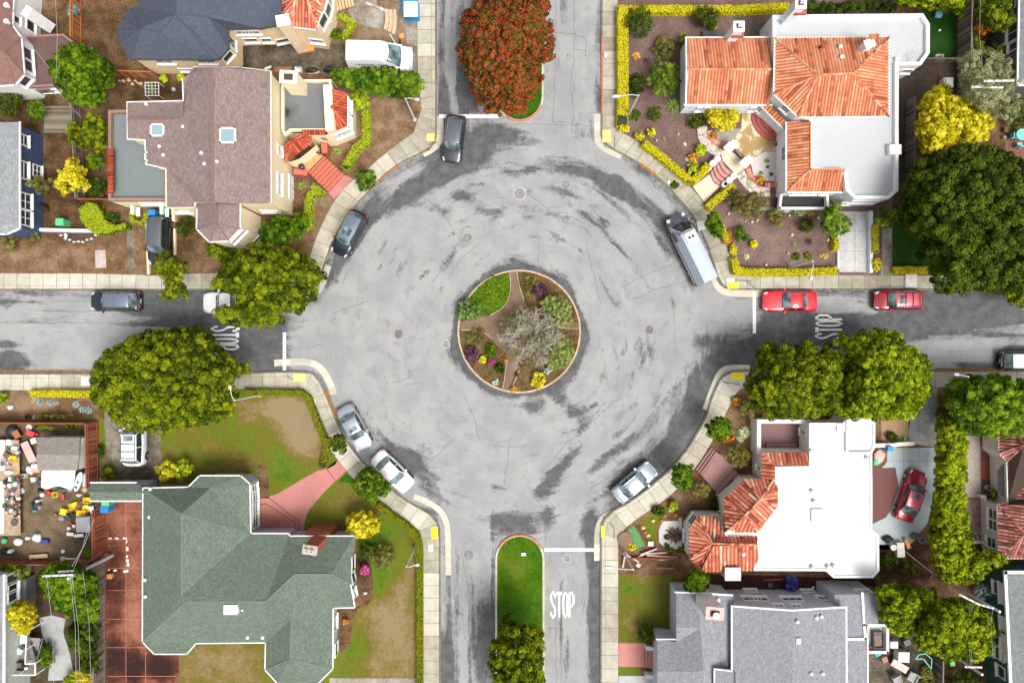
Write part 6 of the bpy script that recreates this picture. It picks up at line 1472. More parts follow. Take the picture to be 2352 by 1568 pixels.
# fences
CEDAR = tinted('cedar_boards',[(0,(.16,.05,.015)),(.5,(.38,.15,.05)),(1,(.52,.24,.09))],.85,.2,5);GREYB = tinted('grey_boards',[(0,(.08,.06,.045)),(.5,(.20,.16,.13)),(1,(.30,.26,.22))],.9,.2,5);REDW = tinted('redwood_boards',[(0,(.12,.03,.015)),(.5,(.27,.08,.04)),(1,(.36,.14,.08))],.9,.2,5)
fence('orange cedar fence running down beside the top left backyard',[(190,-60),(189,104)],1.7,CEDAR);fence('short orange cedar fence behind the tan boulders',[(265,177),(365,180)],1.5,CEDAR)
fence('grey fence between the top left tree and the yellow house',[(187,250),(191,330),(197,462)],1.5,GREYB);fence('brown fence left of the flat deck roof, above the clipped shrub',[(195,463),(290,464)],1.2,REDW)
fence('thin fence below the white house, beside the small plank deck',[(35,224),(135,219)],1.4,GREYB);fence('red-brown fence right of the cluttered yard',[(226,968),(228,1108)],1.9,REDW);fence('brown fence between the cluttered yard and the red court',[(243,1160),(243,1268)],2.0,REDW)
fence('dark brown fence beside the red court, lower left',[(243,1285),(243,1600)],1.9,GREYB);fence('long fence at the top of the cluttered yard',[(-60,966),(215,968)],1.5,REDW);fence('fence below the cluttered yard',[(-60,1284),(140,1286),(215,1275)],1.3,REDW)
fence('dark fence on the right of the artificial turf, top right',[(2199,28),(2197,230)],1.9,GREYB);fence('low fence between the turf and the dark paved yard',[(2114,144),(2196,144)],.9,GREYB);fence('brown fence in the dark side yard right of the white flat roof',[(2080,235),(2078,430)],1.4,GREYB)
fence('dark board fence across the alley end, lower right',[(1920,1345),(2018,1347)],1.5,GREYB);fence('weathered slat fence beside the play frame, bottom right',[(2141,1465),(2139,1600)],1.6,GREYB);fence('pale fence between the small dark garden and the lime tree',[(2060,1352),(2110,1352)],1.3,GREYB)
fence('low redwood rails in the bed left of the red tiled turret',[(1448,1278),(1560,1280)],.4,REDW)

# ================================================================ trees
G1 = 'street trees with broad clipped crowns'
tree('huge red-flowering street tree on the upper median',[(1093,-60),(1090,-23),(1078,12),(1062,40),(1055,54),(1054,75),(1060,87),(1046,110),(1042,122),(1057,141),(1062,162),(1069,180),(1083,215),(1090,232),(1106,251),(1122,267),(1142,262),(1152,291),(1168,286),(1177,262),(1214,258),(1206,239),(1228,225),(1241,196),(1254,186),(1247,173),(1238,152),(1256,157),(1273,142),(1268,126),(1274,105),(1270,77),(1275,65),(1263,47),(1266,28),(1255,-60)],3,8.5,L_RED,(1185,110),.3,clump=.38,leaf=.125,n=62,tips=.27,tvar=.3,ragged=.18)
tree('broad dark green street tree over the lower left sidewalk',[(210,870),(222,830),(250,800),(290,775),(330,760),(370,752),(400,757),(430,748),(465,752),(495,772),(505,800),(535,815),(548,828),(580,828),(578,850),(550,862),(540,880),(545,905),(540,935),(520,960),(480,975),(440,985),(400,990),(350,1001),(305,990),(270,975),(235,945),(215,920),(206,895)],2.5,8,L_OLIVE,(420,880),.3,clump=.5,n=85,leaf=.14)
tree('broad green street tree half covering the white pickup',[(490,640),(520,600),(545,578),(590,556),(640,560),(690,578),(720,600),(748,620),(750,637),(735,655),(725,690),(700,722),(660,718),(640,748),(590,757),(560,750),(500,738),(488,718),(502,704),(530,700),(540,688),(528,674),(500,668),(480,668)],2.5,7.5,L_OLIVE,(600,650),.28,clump=.48,n=85,leaf=.14,gaps=.12)
tree('thin straggly tree beside the driveway of the dark car',[(345,600),(348,580),(380,572),(400,590),(440,605),(442,625),(425,640),(415,650),(435,662),(440,685),(410,693),(372,690),(362,672),(378,655),(372,640),(350,622)],2,5.5,L_OLIVE,(402,648),.13,clump=.36,n=50,leaf=.12,ragged=.35,gaps=.15)
tree('wide olive street tree over the sidewalk, left one of the touching pair at the right',[(1735,838),(1712,862),(1712,900),(1722,925),(1745,945),(1765,962),(1850,968),(1900,955),(1940,955),(1950,880),(1945,815),(1905,790),(1880,797),(1850,783),(1830,795),(1800,782),(1780,795),(1765,780),(1742,793),(1738,815)],2.5,8,L_OLIVE,(1810,868),.3,clump=.46,n=80,leaf=.135)
tree('round yellow-green street tree, right one of the touching pair at the right',[(1935,800),(1912,790),(1925,765),(1960,768),(1980,758),(2030,758),(2065,765),(2085,785),(2110,800),(2133,830),(2140,865),(2138,895),(2120,935),(2100,955),(2060,972),(2000,965),(1950,962),(1925,950)],2.5,8,L_LIME,(2010,868),.3,clump=.44,n=80,leaf=.135,base=.42)
tree('massive dark green tree over the right street corner',[(2078,395),(2120,358),(2180,335),(2250,328),(2310,345),(2370,370),(2500,430),(2500,650),(2400,690),(2310,682),(2250,672),(2200,678),(2150,672),(2128,650),(2140,620),(2110,590),(2090,540),(2062,500),(2068,440)],3,9.5,L_DARK,(2240,520),.4,clump=.6,n=90,leaf=.15,base=.52,nl=10)
tree('lime-green tree hanging into the frame at the right street edge',[(2305,672),(2330,655),(2380,650),(2420,680),(2380,715),(2340,708),(2318,698)],2,4.5,L_LIME,(2365,682),.12,clump=.4,n=70,leaf=.12)
tree('golden-leaved tree between the side yard and the massive dark tree',[(2105,270),(2108,243),(2125,218),(2150,195),(2172,192),(2185,212),(2200,222),(2225,232),(2262,248),(2285,275),(2278,300),(2265,325),(2235,332),(2200,325),(2170,345),(2145,362),(2115,352),(2112,325),(2098,300)],2.5,6.5,L_YEL,(2190,280),.2,clump=.36,n=60,leaf=.13,base=.45)
tree('grey-olive feathery tree under the utility pole, top right',[(2195,140),(2215,118),(2250,108),(2290,115),(2320,130),(2338,165),(2330,200),(2345,225),(2345,265),(2310,285),(2270,275),(2235,255),(2210,225),(2200,185)],2.5,7,L_GREY,(2270,180),.22,clump=.5,n=60,leaf=.13,ragged=.3,aspect=.5)
tree('autumn-tinted olive tree at the top right edge',[(2235,-40),(2310,-40),(2325,10),(2330,50),(2310,75),(2270,70),(2245,45),(2232,10)],2,6,L_OLIVE,(2285,20),.18,clump=.4,n=60,leaf=.12,base=.4)
tree('lime tree along the back of the artificial turf',[(2060,-60),(2220,-60),(2222,10),(2212,42),(2200,48),(2190,24),(2130,22),(2085,14),(2060,8)],2,5.5,L_LIME,(2150,-10),.2,clump=.4,n=70,leaf=.13,base=.42)
tree('fan-leaved conifer over the lower right street',[(2168,905),(2185,872),(2230,858),(2290,862),(2360,868),(2480,880),(2480,1000),(2350,998),(2290,1008),(2240,998),(2215,985),(2190,960),(2166,935)],2,7.5,L_CONIF,(2290,930),.3,clump=.5,n=85,leaf=.28,aspect=.3,tvar=.36,lobe=1.0)
tree('tall leafy tree strip between the sealed driveway and the tiled path',[(2148,955),(2212,955),(2222,1000),(2222,1060),(2218,1130),(2225,1180),(2228,1215),(2240,1262),(2310,1268),(2328,1280),(2300,1305),(2265,1318),(2248,1345),(2210,1370),(2170,1345),(2140,1300),(2132,1230),(2140,1160),(2146,1080)],1.2,4.5,L_LIME,(2190,1180),.2,clump=.3,n=60,leaf=.12,base=.52,shape=.35,ragged=.25,lobe=.9)
tree('lime-green tree behind the lavender-grey house, lower right',[(2008,1345),(2040,1335),(2110,1345),(2150,1352),(2150,1390),(2120,1430),(2090,1465),(2060,1462),(2030,1440),(2015,1400)],2,6.5,L_LIME,(2080,1400),.2,clump=.42,n=75,leaf=.13,base=.38)
tree('full green tree under the wires, lower right',[(2098,1450),(2110,1410),(2150,1375),(2195,1370),(2240,1385),(2275,1410),(2290,1450),(2282,1495),(2255,1525),(2200,1522),(2150,1510),(2115,1495),(2098,1475)],2,7.5,L_LIME,(2190,1440),.25,clump=.42,n=80,leaf=.13,base=.42,ragged=.15)
tree('olive tree at the lower end of the bottom median',[(1120,1510),(1128,1470),(1150,1455),(1145,1430),(1160,1405),(1180,1400),(1182,1430),(1215,1425),(1238,1440),(1250,1460),(1252,1510),(1248,1560),(1245,1640),(1135,1640),(1128,1560)],2.5,7,L_OLIVE,(1192,1530),.22,clump=.42,n=60,leaf=.14,gaps=.12,base=.45)
tree('dense round green tree in the top left yard',[(112,140),(135,110),(165,98),(200,105),(235,125),(260,155),(262,190),(245,215),(235,245),(210,252),(180,245),(150,230),(130,200),(115,175)],2,7,L_GREEN,(190,175),.25,clump=.42,n=85,leaf=.13)
tree('light green tree spilling over the grey fence, left of the deck roof',[(146,295),(165,280),(185,285),(205,255),(235,260),(246,290),(245,350),(225,352),(205,340),(180,345),(160,330)],1.5,5,L_OLIVE,(205,310),.15,clump=.36,n=60,leaf=.11,ragged=.2)
tree('bright yellow small tree in the left back yard',blobpoly(165,407,39,16,.22),1.2,4,L_YEL,(168,410),.1,clump=.3,n=38,leaf=.10,ragged=.35,gaps=.15)
tree('golden yellow tree beside the lower left house',blobpoly(50,1414,40,16,.2),1.2,4.5,L_YEL,(52,1412),.12,clump=.32,n=50,leaf=.10,base=.4)
tree('dense lime and green tree under the lower left utility pole',[(90,1318),(105,1295),(150,1290),(200,1298),(225,1320),(226,1425),(190,1430),(165,1420),(140,1400),(110,1385),(95,1350)],2,6,L_GREEN,(165,1360),.2,clump=.4,n=75,leaf=.13,base=.62)
tree('dark green tree below the yellow house bay',[(592,535),(605,508),(630,495),(665,492),(705,488),(710,520),(690,548),(650,560),(620,562),(598,552)],1.5,4.5,L_GREEN,(645,525),.15,clump=.36,n=70,leaf=.11,base=.42)
tree('lime shrubby tree under the yellow house bay corner',[(470,560),(500,556),(540,575),(560,590),(545,608),(510,602),(480,590)],1,3,L_LIME,(510,580),.1,clump=.3,n=60,leaf=.09,base=.3)
tree('small street tree beside the storm drain and red steps',blobpoly(838,413,26,14,.25),1.5,4,L_GREEN,(836,416),.07,clump=.26,n=42,leaf=.10,ragged=.3)
tree('small street tree partly over the white sedan',[(806,1110),(822,1090),(838,1070),(858,1075),(880,1095),(900,1115),(895,1135),(870,1140),(862,1158),(838,1150),(820,1135)],1.8,4.5,L_GREEN,(850,1115),.08,clump=.3,n=55,leaf=.11,base=.55)
tree('tiny street tree next to the silver sedan',blobpoly(777,1018,21,12,.25,ry=27),1.2,3.2,L_OLIVE,(778,1015),.05,clump=.22,n=34,leaf=.09,ragged=.4,base=.35)
tree('round bright green tree at the corner of the grey shingle roof',blobpoly(1599,1340,33,14,.1),1.5,4.8,L_GREEN,(1600,1340),.12,clump=.34,n=70,leaf=.13,base=.6)
tree('street tree by the upper edge of the mauve steps',blobpoly(1650,983,31,14,.15),1.5,4.2,L_GREEN,(1650,984),.08,clump=.32,n=60,leaf=.11,base=.55)
tree('street tree between the silver sedan at right and the mauve steps',blobpoly(1567,1092,26,14,.2,ry=31),1.5,4.2,L_GREEN,(1567,1092),.08,clump=.3,n=60,leaf=.11,base=.55)
tree('leafy street tree over the golden hedge near the camper van',[(1622,500),(1635,484),(1652,490),(1660,515),(1662,540),(1645,548),(1628,535),(1618,518)],1.5,4,L_GREEN,(1640,516),.08,clump=.28,n=60,leaf=.11,base=.55)
tree('spreading fern-like tree beside the pale driveway, top right garden',[(1888,500),(1895,475),(1912,462),(1930,470),(1935,490),(1955,505),(1960,525),(1940,538),(1915,545),(1895,535),(1880,520)],1.2,3.5,L_CONIF,(1918,505),.1,clump=.34,n=60,leaf=.13,aspect=.4,base=.55)
tree('fern-like tree right of the pale driveway, at the dark lawn',[(2005,500),(2018,478),(2040,475),(2062,482),(2065,505),(2045,522),(2020,530),(2008,518)],1.2,3.5,L_CONIF,(2035,500),.1,clump=.32,n=50,leaf=.13,aspect=.4,ragged=.2,base=.5)
for lab,P,m_,h_ in (('long dark conifer hedge beside the white van',[(750,165),(765,152),(800,155),(860,156),(920,158),(955,165),(972,185),(975,205),(960,225),(930,228),(880,222),(830,212),(790,202),(765,185)],L_CONIF,3.4),
    ('dark ivy-like hedge behind the lower left house path',[(152,1432),(226,1430),(228,1545),(190,1545),(170,1500),(155,1470)],L_DARK,2.5),('dark hedge above the white flat roof, top right',[(1850,5),(2060,5),(2058,28),(1850,30)],L_DARK,1.6),('low bramble bank at the foot of the tall hedge strip',[(2150,910),(2172,900),(2190,960),(2210,985),(2150,985)],L_BRUSH,1.2)):
    th = thing('hedge',lab,'hedge',W(*ctr(P),.14));foliage('foliage',th,P,h_*.5,h_,m_,clump=.4,leaf=.16 if m_ == L_CONIF else .11,n=75,aspect=.4 if m_ == L_CONIF else 1,shape=.35,base=.45)
    limbs(th,W(*ctr(P),.14),[W(P[i][0]*.5+ctr(P)[0]*.5,P[i][1]*.5+ctr(P)[1]*.5,h_*.7) for i in range(0,len(P),3)],.08,BARK,'stems')
# ---------------------------------------------------------------- hedges
hedge('golden clipped hedge running up the left side of the top right garden',[(1430,12),(1430,100),(1431,200),(1429,290)],25,1.0,L_HEDY);hedge('golden clipped hedge along the top of the top right garden',[(1444,20),(1600,21),(1700,20),(1812,14)],17,1.0,L_HEDY)
bush('knob of golden hedge at the corner ramp of the top right garden',1434,294,13,1.0,L_HEDY,'hedge','hedge',leaf=.06)
hedge('golden diagonal hedge beside the curving sidewalk, left of the pink steps',[(1478,328),(1510,352),(1550,385),(1590,418)],17,.9,L_HEDY);hedge('short golden hedge spur above the tan path',[(1590,416),(1610,398),(1628,378)],17,.9,L_HEDY)
hedge('golden hedge spur below the tan path and the pink steps',[(1686,425),(1662,446),(1638,464),(1625,478)],17,.9,L_HEDY);hedge('golden hedge behind the rear of the camper van',[(1646,500),(1660,530),(1672,552)],14,.9,L_HEDY)
hedge('long golden hedge above the sidewalk behind the red coupe',[(1686,592),(1692,622),(1740,625),(1830,625),(1925,621)],17,.9,L_HEDY);hedge('short golden hedge at the left of the pale driveway',[(1920,545),(1920,575)],14,.8,L_HEDY)
hedge('golden hedge strip right of the pale driveway',[(2010,516),(2011,580)],15,.9,L_YEL);bush('loose yellow-orange shrub right of the pale driveway, by the sidewalk',2014,606,13,.9,L_YEL,ry=17);hedge('golden hedge at the foot of the dark lawn',[(2052,620),(2090,619),(2130,620)],15,.8,L_HEDY)
hedge('yellow-green hedge along the left lower sidewalk',[(66,904),(110,903),(210,905)],16,.8,L_HEDY);hedge('yellow-green hedge curving down from the yellow ball shrub',[(838,250),(840,290),(839,322),(815,342),(802,368),(788,386)],19,1.0,L_YGR)
hedge('lime hedge snaking below the red front steps',[(740,446),(722,432),(708,458),(706,490),(708,512),(694,524)],18,1.0,L_YGR)
hedge('mossy green hedge round the upper lawn, lower left',[(560,901),(640,902),(690,902),(706,914),(722,955),(736,990),(750,1022),(744,1050),(738,1074)],15,.8,L_HEDG);hedge('mossy green hedge round the lower lawn beside the sidewalk',[(866,1158),(905,1188),(936,1210),(957,1236),(962,1300),(962,1400),(962,1500),(962,1640)],14,.8,L_HEDG)
hedge('rounded lime hedge in front of the brown fence, left',None,0,1.4,L_YGR,closed=[(182,480),(200,465),(220,468),(232,485),(240,505),(262,518),(288,512),(290,525),(262,530),(245,538),(225,540),(200,525),(185,505)])
hedge('lime U-shaped hedge left of the white garage post',[(300,487),(302,505),(320,512),(334,505),(336,484)],9,.9,L_YGR);hedge('small lime hedge curl beside the round turret',[(776,35),(792,42),(806,52),(800,70),(785,88)],16,.8,L_YGR)
# ---------------------------------------------------------------- shrubs: label, x, y, radius px, height, leaf colour, options
O_ = dict
for lab,x,y,r_,h_,m_,kw in (
 ('yellow-green ball shrub at the end of the conifer hedge',825,231,26,2.0,L_YGR,{}),('small palm-like green shrub by the turret foot',770,80,14,1.0,L_GREEN,{}),
 ('dark clipped dome shrub left of the yellow bay',427,522,25,1.5,L_DARK,{}),('bright green ball shrub in the left back yard',217,370,23,1.6,L_GREEN,O_(base=.75)),('dark clipped shrub left of the deck roof',220,432,25,1.6,L_DARK,O_(ry=32)),
 ('brownish olive shrub beside the navy blue house',95,424,40,2.4,L_BRUSH,O_(ry=24,ragged=.3)),('dark shrub below the white house, far left',18,235,34,2.2,L_DARK,{}),('green shrub left of the small plank deck',84,254,25,1.8,L_GREEN,{}),
 ('left one of two lime ball shrubs under the cream wall',376,181,10,.8,L_YGR,{}),('right one of two lime ball shrubs under the cream wall',415,178,10,.8,L_YGR,{}),('dark shrub at the left edge above the bare garden',22,555,24,1.2,L_BRUSH,{}),('spindly shrub in the brown bed at the left',75,545,16,.8,L_BRUSH,O_(ragged=.3)),
 ('leafy plants behind the lime hedge, left',258,500,16,1.0,L_DARK,O_(ragged=.2)),('green shrub at the top edge left of the cedar fence',166,25,16,1.6,L_SILV,O_(base=.2)),
 ('two-tone yellow shrub left of the green roof bay',382,1082,24,1.8,L_YEL,{}),('lime half of the shrub pair by the green roof bay',420,1078,25,1.9,L_YGR,{}),('bright yellow round tree-shrub above the red brick chimney',833,1204,39,3.2,L_YEL,O_(ry=34,clump=.3,leaf=.1)),
 ('dark green shrub under the yellow one, right of the chimney',845,1262,26,1.6,L_DARK,O_(ry=22)),('brown-green shrub on the lawn below the yellow shrub',880,1278,30,1.5,L_BRUSH,O_(ragged=.15)),('pink-flowered shrub against the lavender wall',838,1308,12,.9,L_PINKF,{}),('tiny orange shrub in the bed left of the lawn',792,1426,7,.5,L_RUST,{}),
 ('small olive shrub by the redwood fence in the left driveway',247,1085,20,1.2,L_OLIVE,O_(ragged=.25)),('dark weedy shrub left of the white SUV',232,1038,14,.9,L_DARK,O_(ragged=.3)),('olive hedge bush above the tall windows, lower left',30,1318,44,2.2,L_OLIVE,O_(ry=26)),('green shrub beside the deck stair, lower left',106,1505,19,1.4,L_GREEN,O_(ry=30)),
 ('lime shrub at the right end of the lower yard fence',208,1270,13,1.3,L_GREEN,O_(base=.8)),('yellow shrub at the bottom edge, lower left',195,1562,30,1.5,L_YEL,{}),('lime shrub at the bottom edge beside the yellow one',160,1560,16,1.2,L_LIME,{}),('green climbing plants behind the shed',108,982,22,1.0,L_GREEN,O_(ry=9,base=.65)),('weeds behind the shed, right part',165,978,20,.8,L_OLIVE,O_(ry=7)),('lime ball shrub at the left frame edge below the street',5,912,12,1.0,L_LIME,{}),('dark low weeds along the top yard fence',120,955,60,.5,L_BRUSH,O_(ry=8,ragged=.3)),
 ('dark round shrub in the upper corner of the mulch garden',1467,48,31,1.8,L_DARK,O_(base=.6,ry=37)),('feathery green shrub left of the orange wing roof',1525,183,42,2.4,L_CONIF,O_(ry=42,base=.5,aspect=.4,leaf=.12,ragged=.15)),('dark round shrub below the top golden hedge',1623,38,32,1.8,L_DARK,O_(ry=26)),('yellow-green spiky ball above the grey bench',1637,59,13,.8,L_LIME,{}),('brown spiky shrub left of the orange wing',1570,95,16,1.0,L_BRUSH,{}),
 ('brown-green low shrub in the middle of the mulch garden',1528,110,34,.9,L_BRUSH,O_(ragged=.25)),('dark shrub at the left of the mulch garden',1460,195,20,1.1,L_DARK,O_(ry=30,base=.4)),('small dark round shrub beside the lamp post, left one',1457,265,14,.8,L_DARK,O_(base=.65)),('small dark round shrub beside the lamp post, right one',1505,262,17,.8,L_DARK,O_(base=.65)),
 ('yellow heart-shaped shrub at the white wing wall',1660,272,41,2.0,L_YEL,O_(ry=26,clump=.26,P=[(1618,260),(1628,248),(1648,246),(1660,254),(1675,246),(1695,252),(1702,266),(1695,288),(1672,301),(1655,303),(1635,295),(1622,280)])),('dark shrub between the yellow heart shrub and the spiky plant',1598,280,18,1.0,L_DARK,{}),('golden ball shrub in the mulch near the curving sidewalk',1495,305,11,.8,L_YEL,{}),('yellow feathery shrub near the stone wall',1610,343,14,.8,L_YGR,O_(ragged=.2)),('rusty shrub above the golden hedge',1592,362,12,.7,L_RUST,{}),('yellow-green shrub left of the tan path',1592,385,14,.7,L_YGR,O_(ragged=.2)),('orange mound inside the planter left of the patio',1640,312,10,.7,L_RUST,{}),('orange mound at the pebble garden brick edge',1746,415,10,.7,L_RUST,{}),
 ('ragged golden shrub at the hedge end by the ramp',1466,314,12,.7,L_YEL,O_(ragged=.3)),('large brown heath shrub below the crazy-paved wall',1722,470,42,1.3,L_BRUSH,O_(ry=30)),('dark brown heath shrub left of the balcony',1690,455,24,1.1,L_BRUSH,O_(base=.25)),('olive-brown shrub in the middle of the front mulch bed',1785,498,22,1.1,L_BRUSH,O_(ry=28,base=.6)),('dark green round shrub in the front mulch bed, left',1702,538,20,1.1,L_GREEN,{}),('dark green round shrub in the front mulch bed, right',1852,518,18,1.0,L_DARK,{}),('golden ball shrub in the front mulch bed',1730,561,11,.7,L_YEL,{}),
 ('rusty yellow shrub at the bend of the sidewalk',1670,545,11,.6,L_RUST,O_(ry=18)),('small orange plants by the golden hedge corner',1683,573,9,.5,L_YEL,O_(ry=14)),('grey low shrub above the front mulch bed',1833,485,16,.6,L_GREY,O_(ragged=.3)),('ring-shaped silver plant left of the tan path',1588,372,0.1+8,.4,L_SILV,{}),('left small rusty plant in the front mulch bed',1828,590,10,.4,L_OLIVE,{}),('right small rusty plant in the front mulch bed',1856,588,9,.4,L_OLIVE,{}),
 ('rust and olive shrub mass at the top right',2260,60,26,1.8,L_RUST,O_(base=.2,ragged=.3)),('lime round shrub beside the grey bay windows',2303,112,24,1.6,L_LIME,{}),('olive shrub below the lime tree, top right',2245,105,24,1.4,L_OLIVE,{}),('rusty shrub left of the dark grey house',2310,55,20,1.5,L_RUST,O_(base=.3)),('dark shrub beside the red brick patio',2335,270,24,1.4,L_DARK,{}),('dark shrub at the right end of the grey-olive tree',2330,240,24,1.6,L_DARK,{}),
 ('grey-brown dome shrub left of the white court wall',1719,938,22,1.4,L_BRUSH,O_(base=.7)),('spiky brown-green round shrub right of the mauve steps',1696,1048,31,1.6,L_BRUSH,O_(base=.65,ry=28)),('loose olive shrub below the mauve steps',1608,1126,28,1.3,L_BRUSH,O_(base=.6,ry=22,ragged=.15)),('rusty plants between the sidewalk and the yucca',1672,1000,16,.7,L_RUST,O_(ragged=.3)),('dark spiky clump by the cream turret wall',1646,1158,18,.8,L_DARK,O_(base=.2)),('small lime ball shrub above the little lawn',1546,1160,12,.8,L_YGR,{}),('dark green low shrub by the sidewalk, left of the little lawn',1512,1174,14,.7,L_DARK,{}),
 ('dark round shrub on the lawn by the pink steps',1488,1458,26,1.4,L_DARK,O_(ry=22)),('left dark fountain grass mound behind the bright white roof',2043,1290,20,.9,L_DARK,O_(base=.5)),('right dark fountain grass mound behind the bright white roof',2086,1310,20,.9,L_DARK,O_(base=.5)),('blue-violet shrub in the dark alley',1820,1338,20,1.0,L_BLUE,{}),('grey-green bush left of the teal house',2255,1362,24,1.6,L_SILV,O_(base=.15,ragged=.2)),('flowering weeds at the bottom right',2130,1556,26,.9,L_BRUSH,O_(base=.7,ragged=.3)),('dark shrub at the bottom right edge',2215,1575,40,1.5,L_DARK,{}),('dark green shrub in the tan bark bed',2048,1003,12,.6,L_DARK,{}),('small green shrub by the entry path of the cream tiled house',2275,1010,8,.6,L_GREEN,{}),('trailing shrub on the cream tiled house wall',2282,1135,8,1.4,L_OLIVE,O_(ry=14)),('red-leaved street shrub near the lower right sidewalk',1690,920,10,.5,L_RUST,{})):
    bush(lab,x,y,r_,h_,m_,**kw)
# ---------------------------------------------------------------- planting of the roundabout
for lab,x,y,r_,h_,m_,kw in (('white-flowered dark shrub at the left rim of the roundabout',1077,706,30,1.0,L_WHITEF,O_(ry=32,tips=.035,leaf=.1,P=[(1048,712),(1058,690),(1080,682),(1100,688),(1108,705),(1102,728),(1082,736),(1058,738),(1048,728)])),('grey-purple lavender mound in the upper right of the roundabout',1240,668,18,.7,L_PURP,O_(base=.5,ry=16)),('dark purple shrub in the lower left of the roundabout',1082,814,17,.9,L_PURP,O_(ry=20)),('small yellow bush right of the purple one on the roundabout',1107,826,9,.6,L_YEL,{}),
 ('green shrub left of the bare tree on the roundabout',1128,806,16,.8,L_GREEN,O_(ragged=.2)),('dark green ball in the lower left of the roundabout',1149,846,12,.8,L_DARK,{}),('yellow tufted shrub at the lower rim of the roundabout',1238,872,19,.8,L_YEL,O_(ry=22,ragged=.25)),('silver plant right of the yellow tufted shrub on the roundabout',1257,850,9,.5,L_SILV,{}),('small silver succulent in the lower left of the roundabout',1138,877,7,.35,L_SILV,{}),('orange flowers at the lower rim of the roundabout',1178,893,8,.35,L_RUST,{}),('pink heather low on the left of the roundabout',1128,830,10,.4,L_PINKF,O_(base=.3)),('orange tuft left of the lower roundabout path',1161,829,6,.35,L_RUST,{}),('low brown herbs in the upper right of the roundabout',1215,650,26,.25,L_BRUSH,O_(ragged=.4)),('dry herbs in the left bed of the roundabout',1092,775,26,.25,L_BRUSH,O_(ragged=.5)),('bright green shrub below the bare tree on the roundabout',1187,645-6+10+210,5,.4,L_GREEN,{})):
    bush(lab,x,y,r_,h_,m_,**kw)
for lab,P,kk in (('upper feathery lime broom on the right of the roundabout',[(1240,690),(1265,678),(1295,680),(1312,700),(1316,735),(1305,755),(1280,760),(1262,740),(1245,715)],.5),('lower feathery lime broom on the right of the roundabout',[(1240,775),(1270,765),(1300,765),(1318,785),(1318,815),(1300,845),(1270,855),(1245,835),(1250,800)],.5)):
    bush(lab,*ctr(P),35,1.5,L_BROOM,P=P,clump=.26,leaf=.13,aspect=.3,base=.5,ragged=.3,n=50)
th = thing('bare_tree','spreading grey leafless tree in the middle of the roundabout','tree',W(1215,770,.13));mb = MB();c = W(1215,770,.13);tw = MB()
foliage('foliage',th,[(1150,770),(1145,735),(1170,712),(1205,700),(1240,705),(1275,735),(1290,770),(1280,810),(1245,845),(1205,850),(1170,820)],.9,2.2,L_GREY,clump=.3,leaf=.09,n=26,ragged=.3,gaps=.45,base=.3)
for k in range(20):
    a = k*2.4;L_ = random.uniform(.4,1)*3.1;e = c+Vector((math.cos(a)*L_*.95,math.sin(a)*L_,random.uniform(1.6,2.8)));m_ = c.lerp(e,.5)+Vector((random.uniform(-.3,.3),random.uniform(-.3,.3),.7));mb.tube([c,c+Vector((math.cos(a)*.2,math.sin(a)*.2,.5)),m_,e],[.09,.07,.045,.02],5)
    for j in range(36):
        q = (c+Vector((0,0,.8))).lerp(m_,random.random()) if j < 7 else m_.lerp(e,random.random());d = Vector((random.gauss(0,1),random.gauss(0,1),random.gauss(.3,.5))).normalized()*random.uniform(.3,.8)
        f = q+d*.5+Vector((random.uniform(-.1,.1),random.uniform(-.1,.1),0));tw.tube([q,f,q+d],[.022,.015,.007],3,cap=False)
        for _ in range(3):d2 = (d.normalized()+Vector((random.gauss(0,.8),random.gauss(0,.8),random.gauss(.1,.5)))).normalized()*random.uniform(.15,.4);tw.tube([f,f+d2],[.011,.005],3,cap=False)
mb.obj('trunk',L_DEAD,th);tw.obj('twigs',L_DEAD,th)
q = np.array([tuple(W(1085+random.uniform(-30,85),690+random.uniform(-62,40),.15+random.random()*.12)) for _ in range(5200)]);px = topx(q[:,:2]);PB = [(1060,712),(1075,690),(1100,658),(1130,635),(1164,628),(1170,650),(1168,680),(1154,704),(1120,720)]
k = inpoly(px[:,0],px[:,1],PB);q = q[k];o = leafmesh('ground_cover',q,rng.normal(size=q.shape)*.4+np.array([0,0,1]),rng.uniform(.05,.12,len(q)),np.clip(rng.normal(.6,.22,len(q)),0,.99),L_GREEN,None);tag(o,'bright green leafy ground cover in the upper left bed of the roundabout','ground cover',kind='stuff')
a_ = rng.uniform(0,2*np.pi,6500);r_ = np.sqrt(rng.random(6500))*5.3;c = W(*ISC);q = np.stack([c.x+r_*np.cos(a_),c.y+r_*np.sin(a_),.14+rng.random(6500)*.1],1)
k = np.sin(q[:,0]*2.1+np.cos(q[:,1]*2.7)*2)*np.cos(q[:,1]*1.9) > -.1;px = topx(q[:,:2]);k &= ~inpoly(px[:,0],px[:,1],[(1166,622),(1190,622),(1215,712),(1230,745),(1196,812),(1178,895),(1152,895),(1160,812),(1118,768),(1050,756),(1050,736),(1155,712),(1174,680)]);q = q[k]
o = leafmesh('ground_cover',q,rng.normal(size=q.shape)*.4+np.array([0,0,1]),rng.uniform(.03,.08,len(q)),np.clip(rng.normal(.5,.2,len(q)),0,.99),L_BRUSH,None);tag(o,'straggly brown-green herbs over the other beds of the roundabout','ground cover',kind='stuff')
for pts in ([(1170,628),(1173,650),(1171,680),(1156,708),(1125,724)],[(1187,625),(1192,655),(1203,690)],[(1057,757),(1090,758),(1118,767),(1130,778)],[(1163,825),(1160,860),(1154,892)],[(1193,850),(1184,870),(1175,892)],[(1290,753),(1328,755)]):
    stripe('path_edging',smoothline(pts,1),.07,.17,plain('pale_edging',(.45,.38,.30),.9,var=.3),.5)
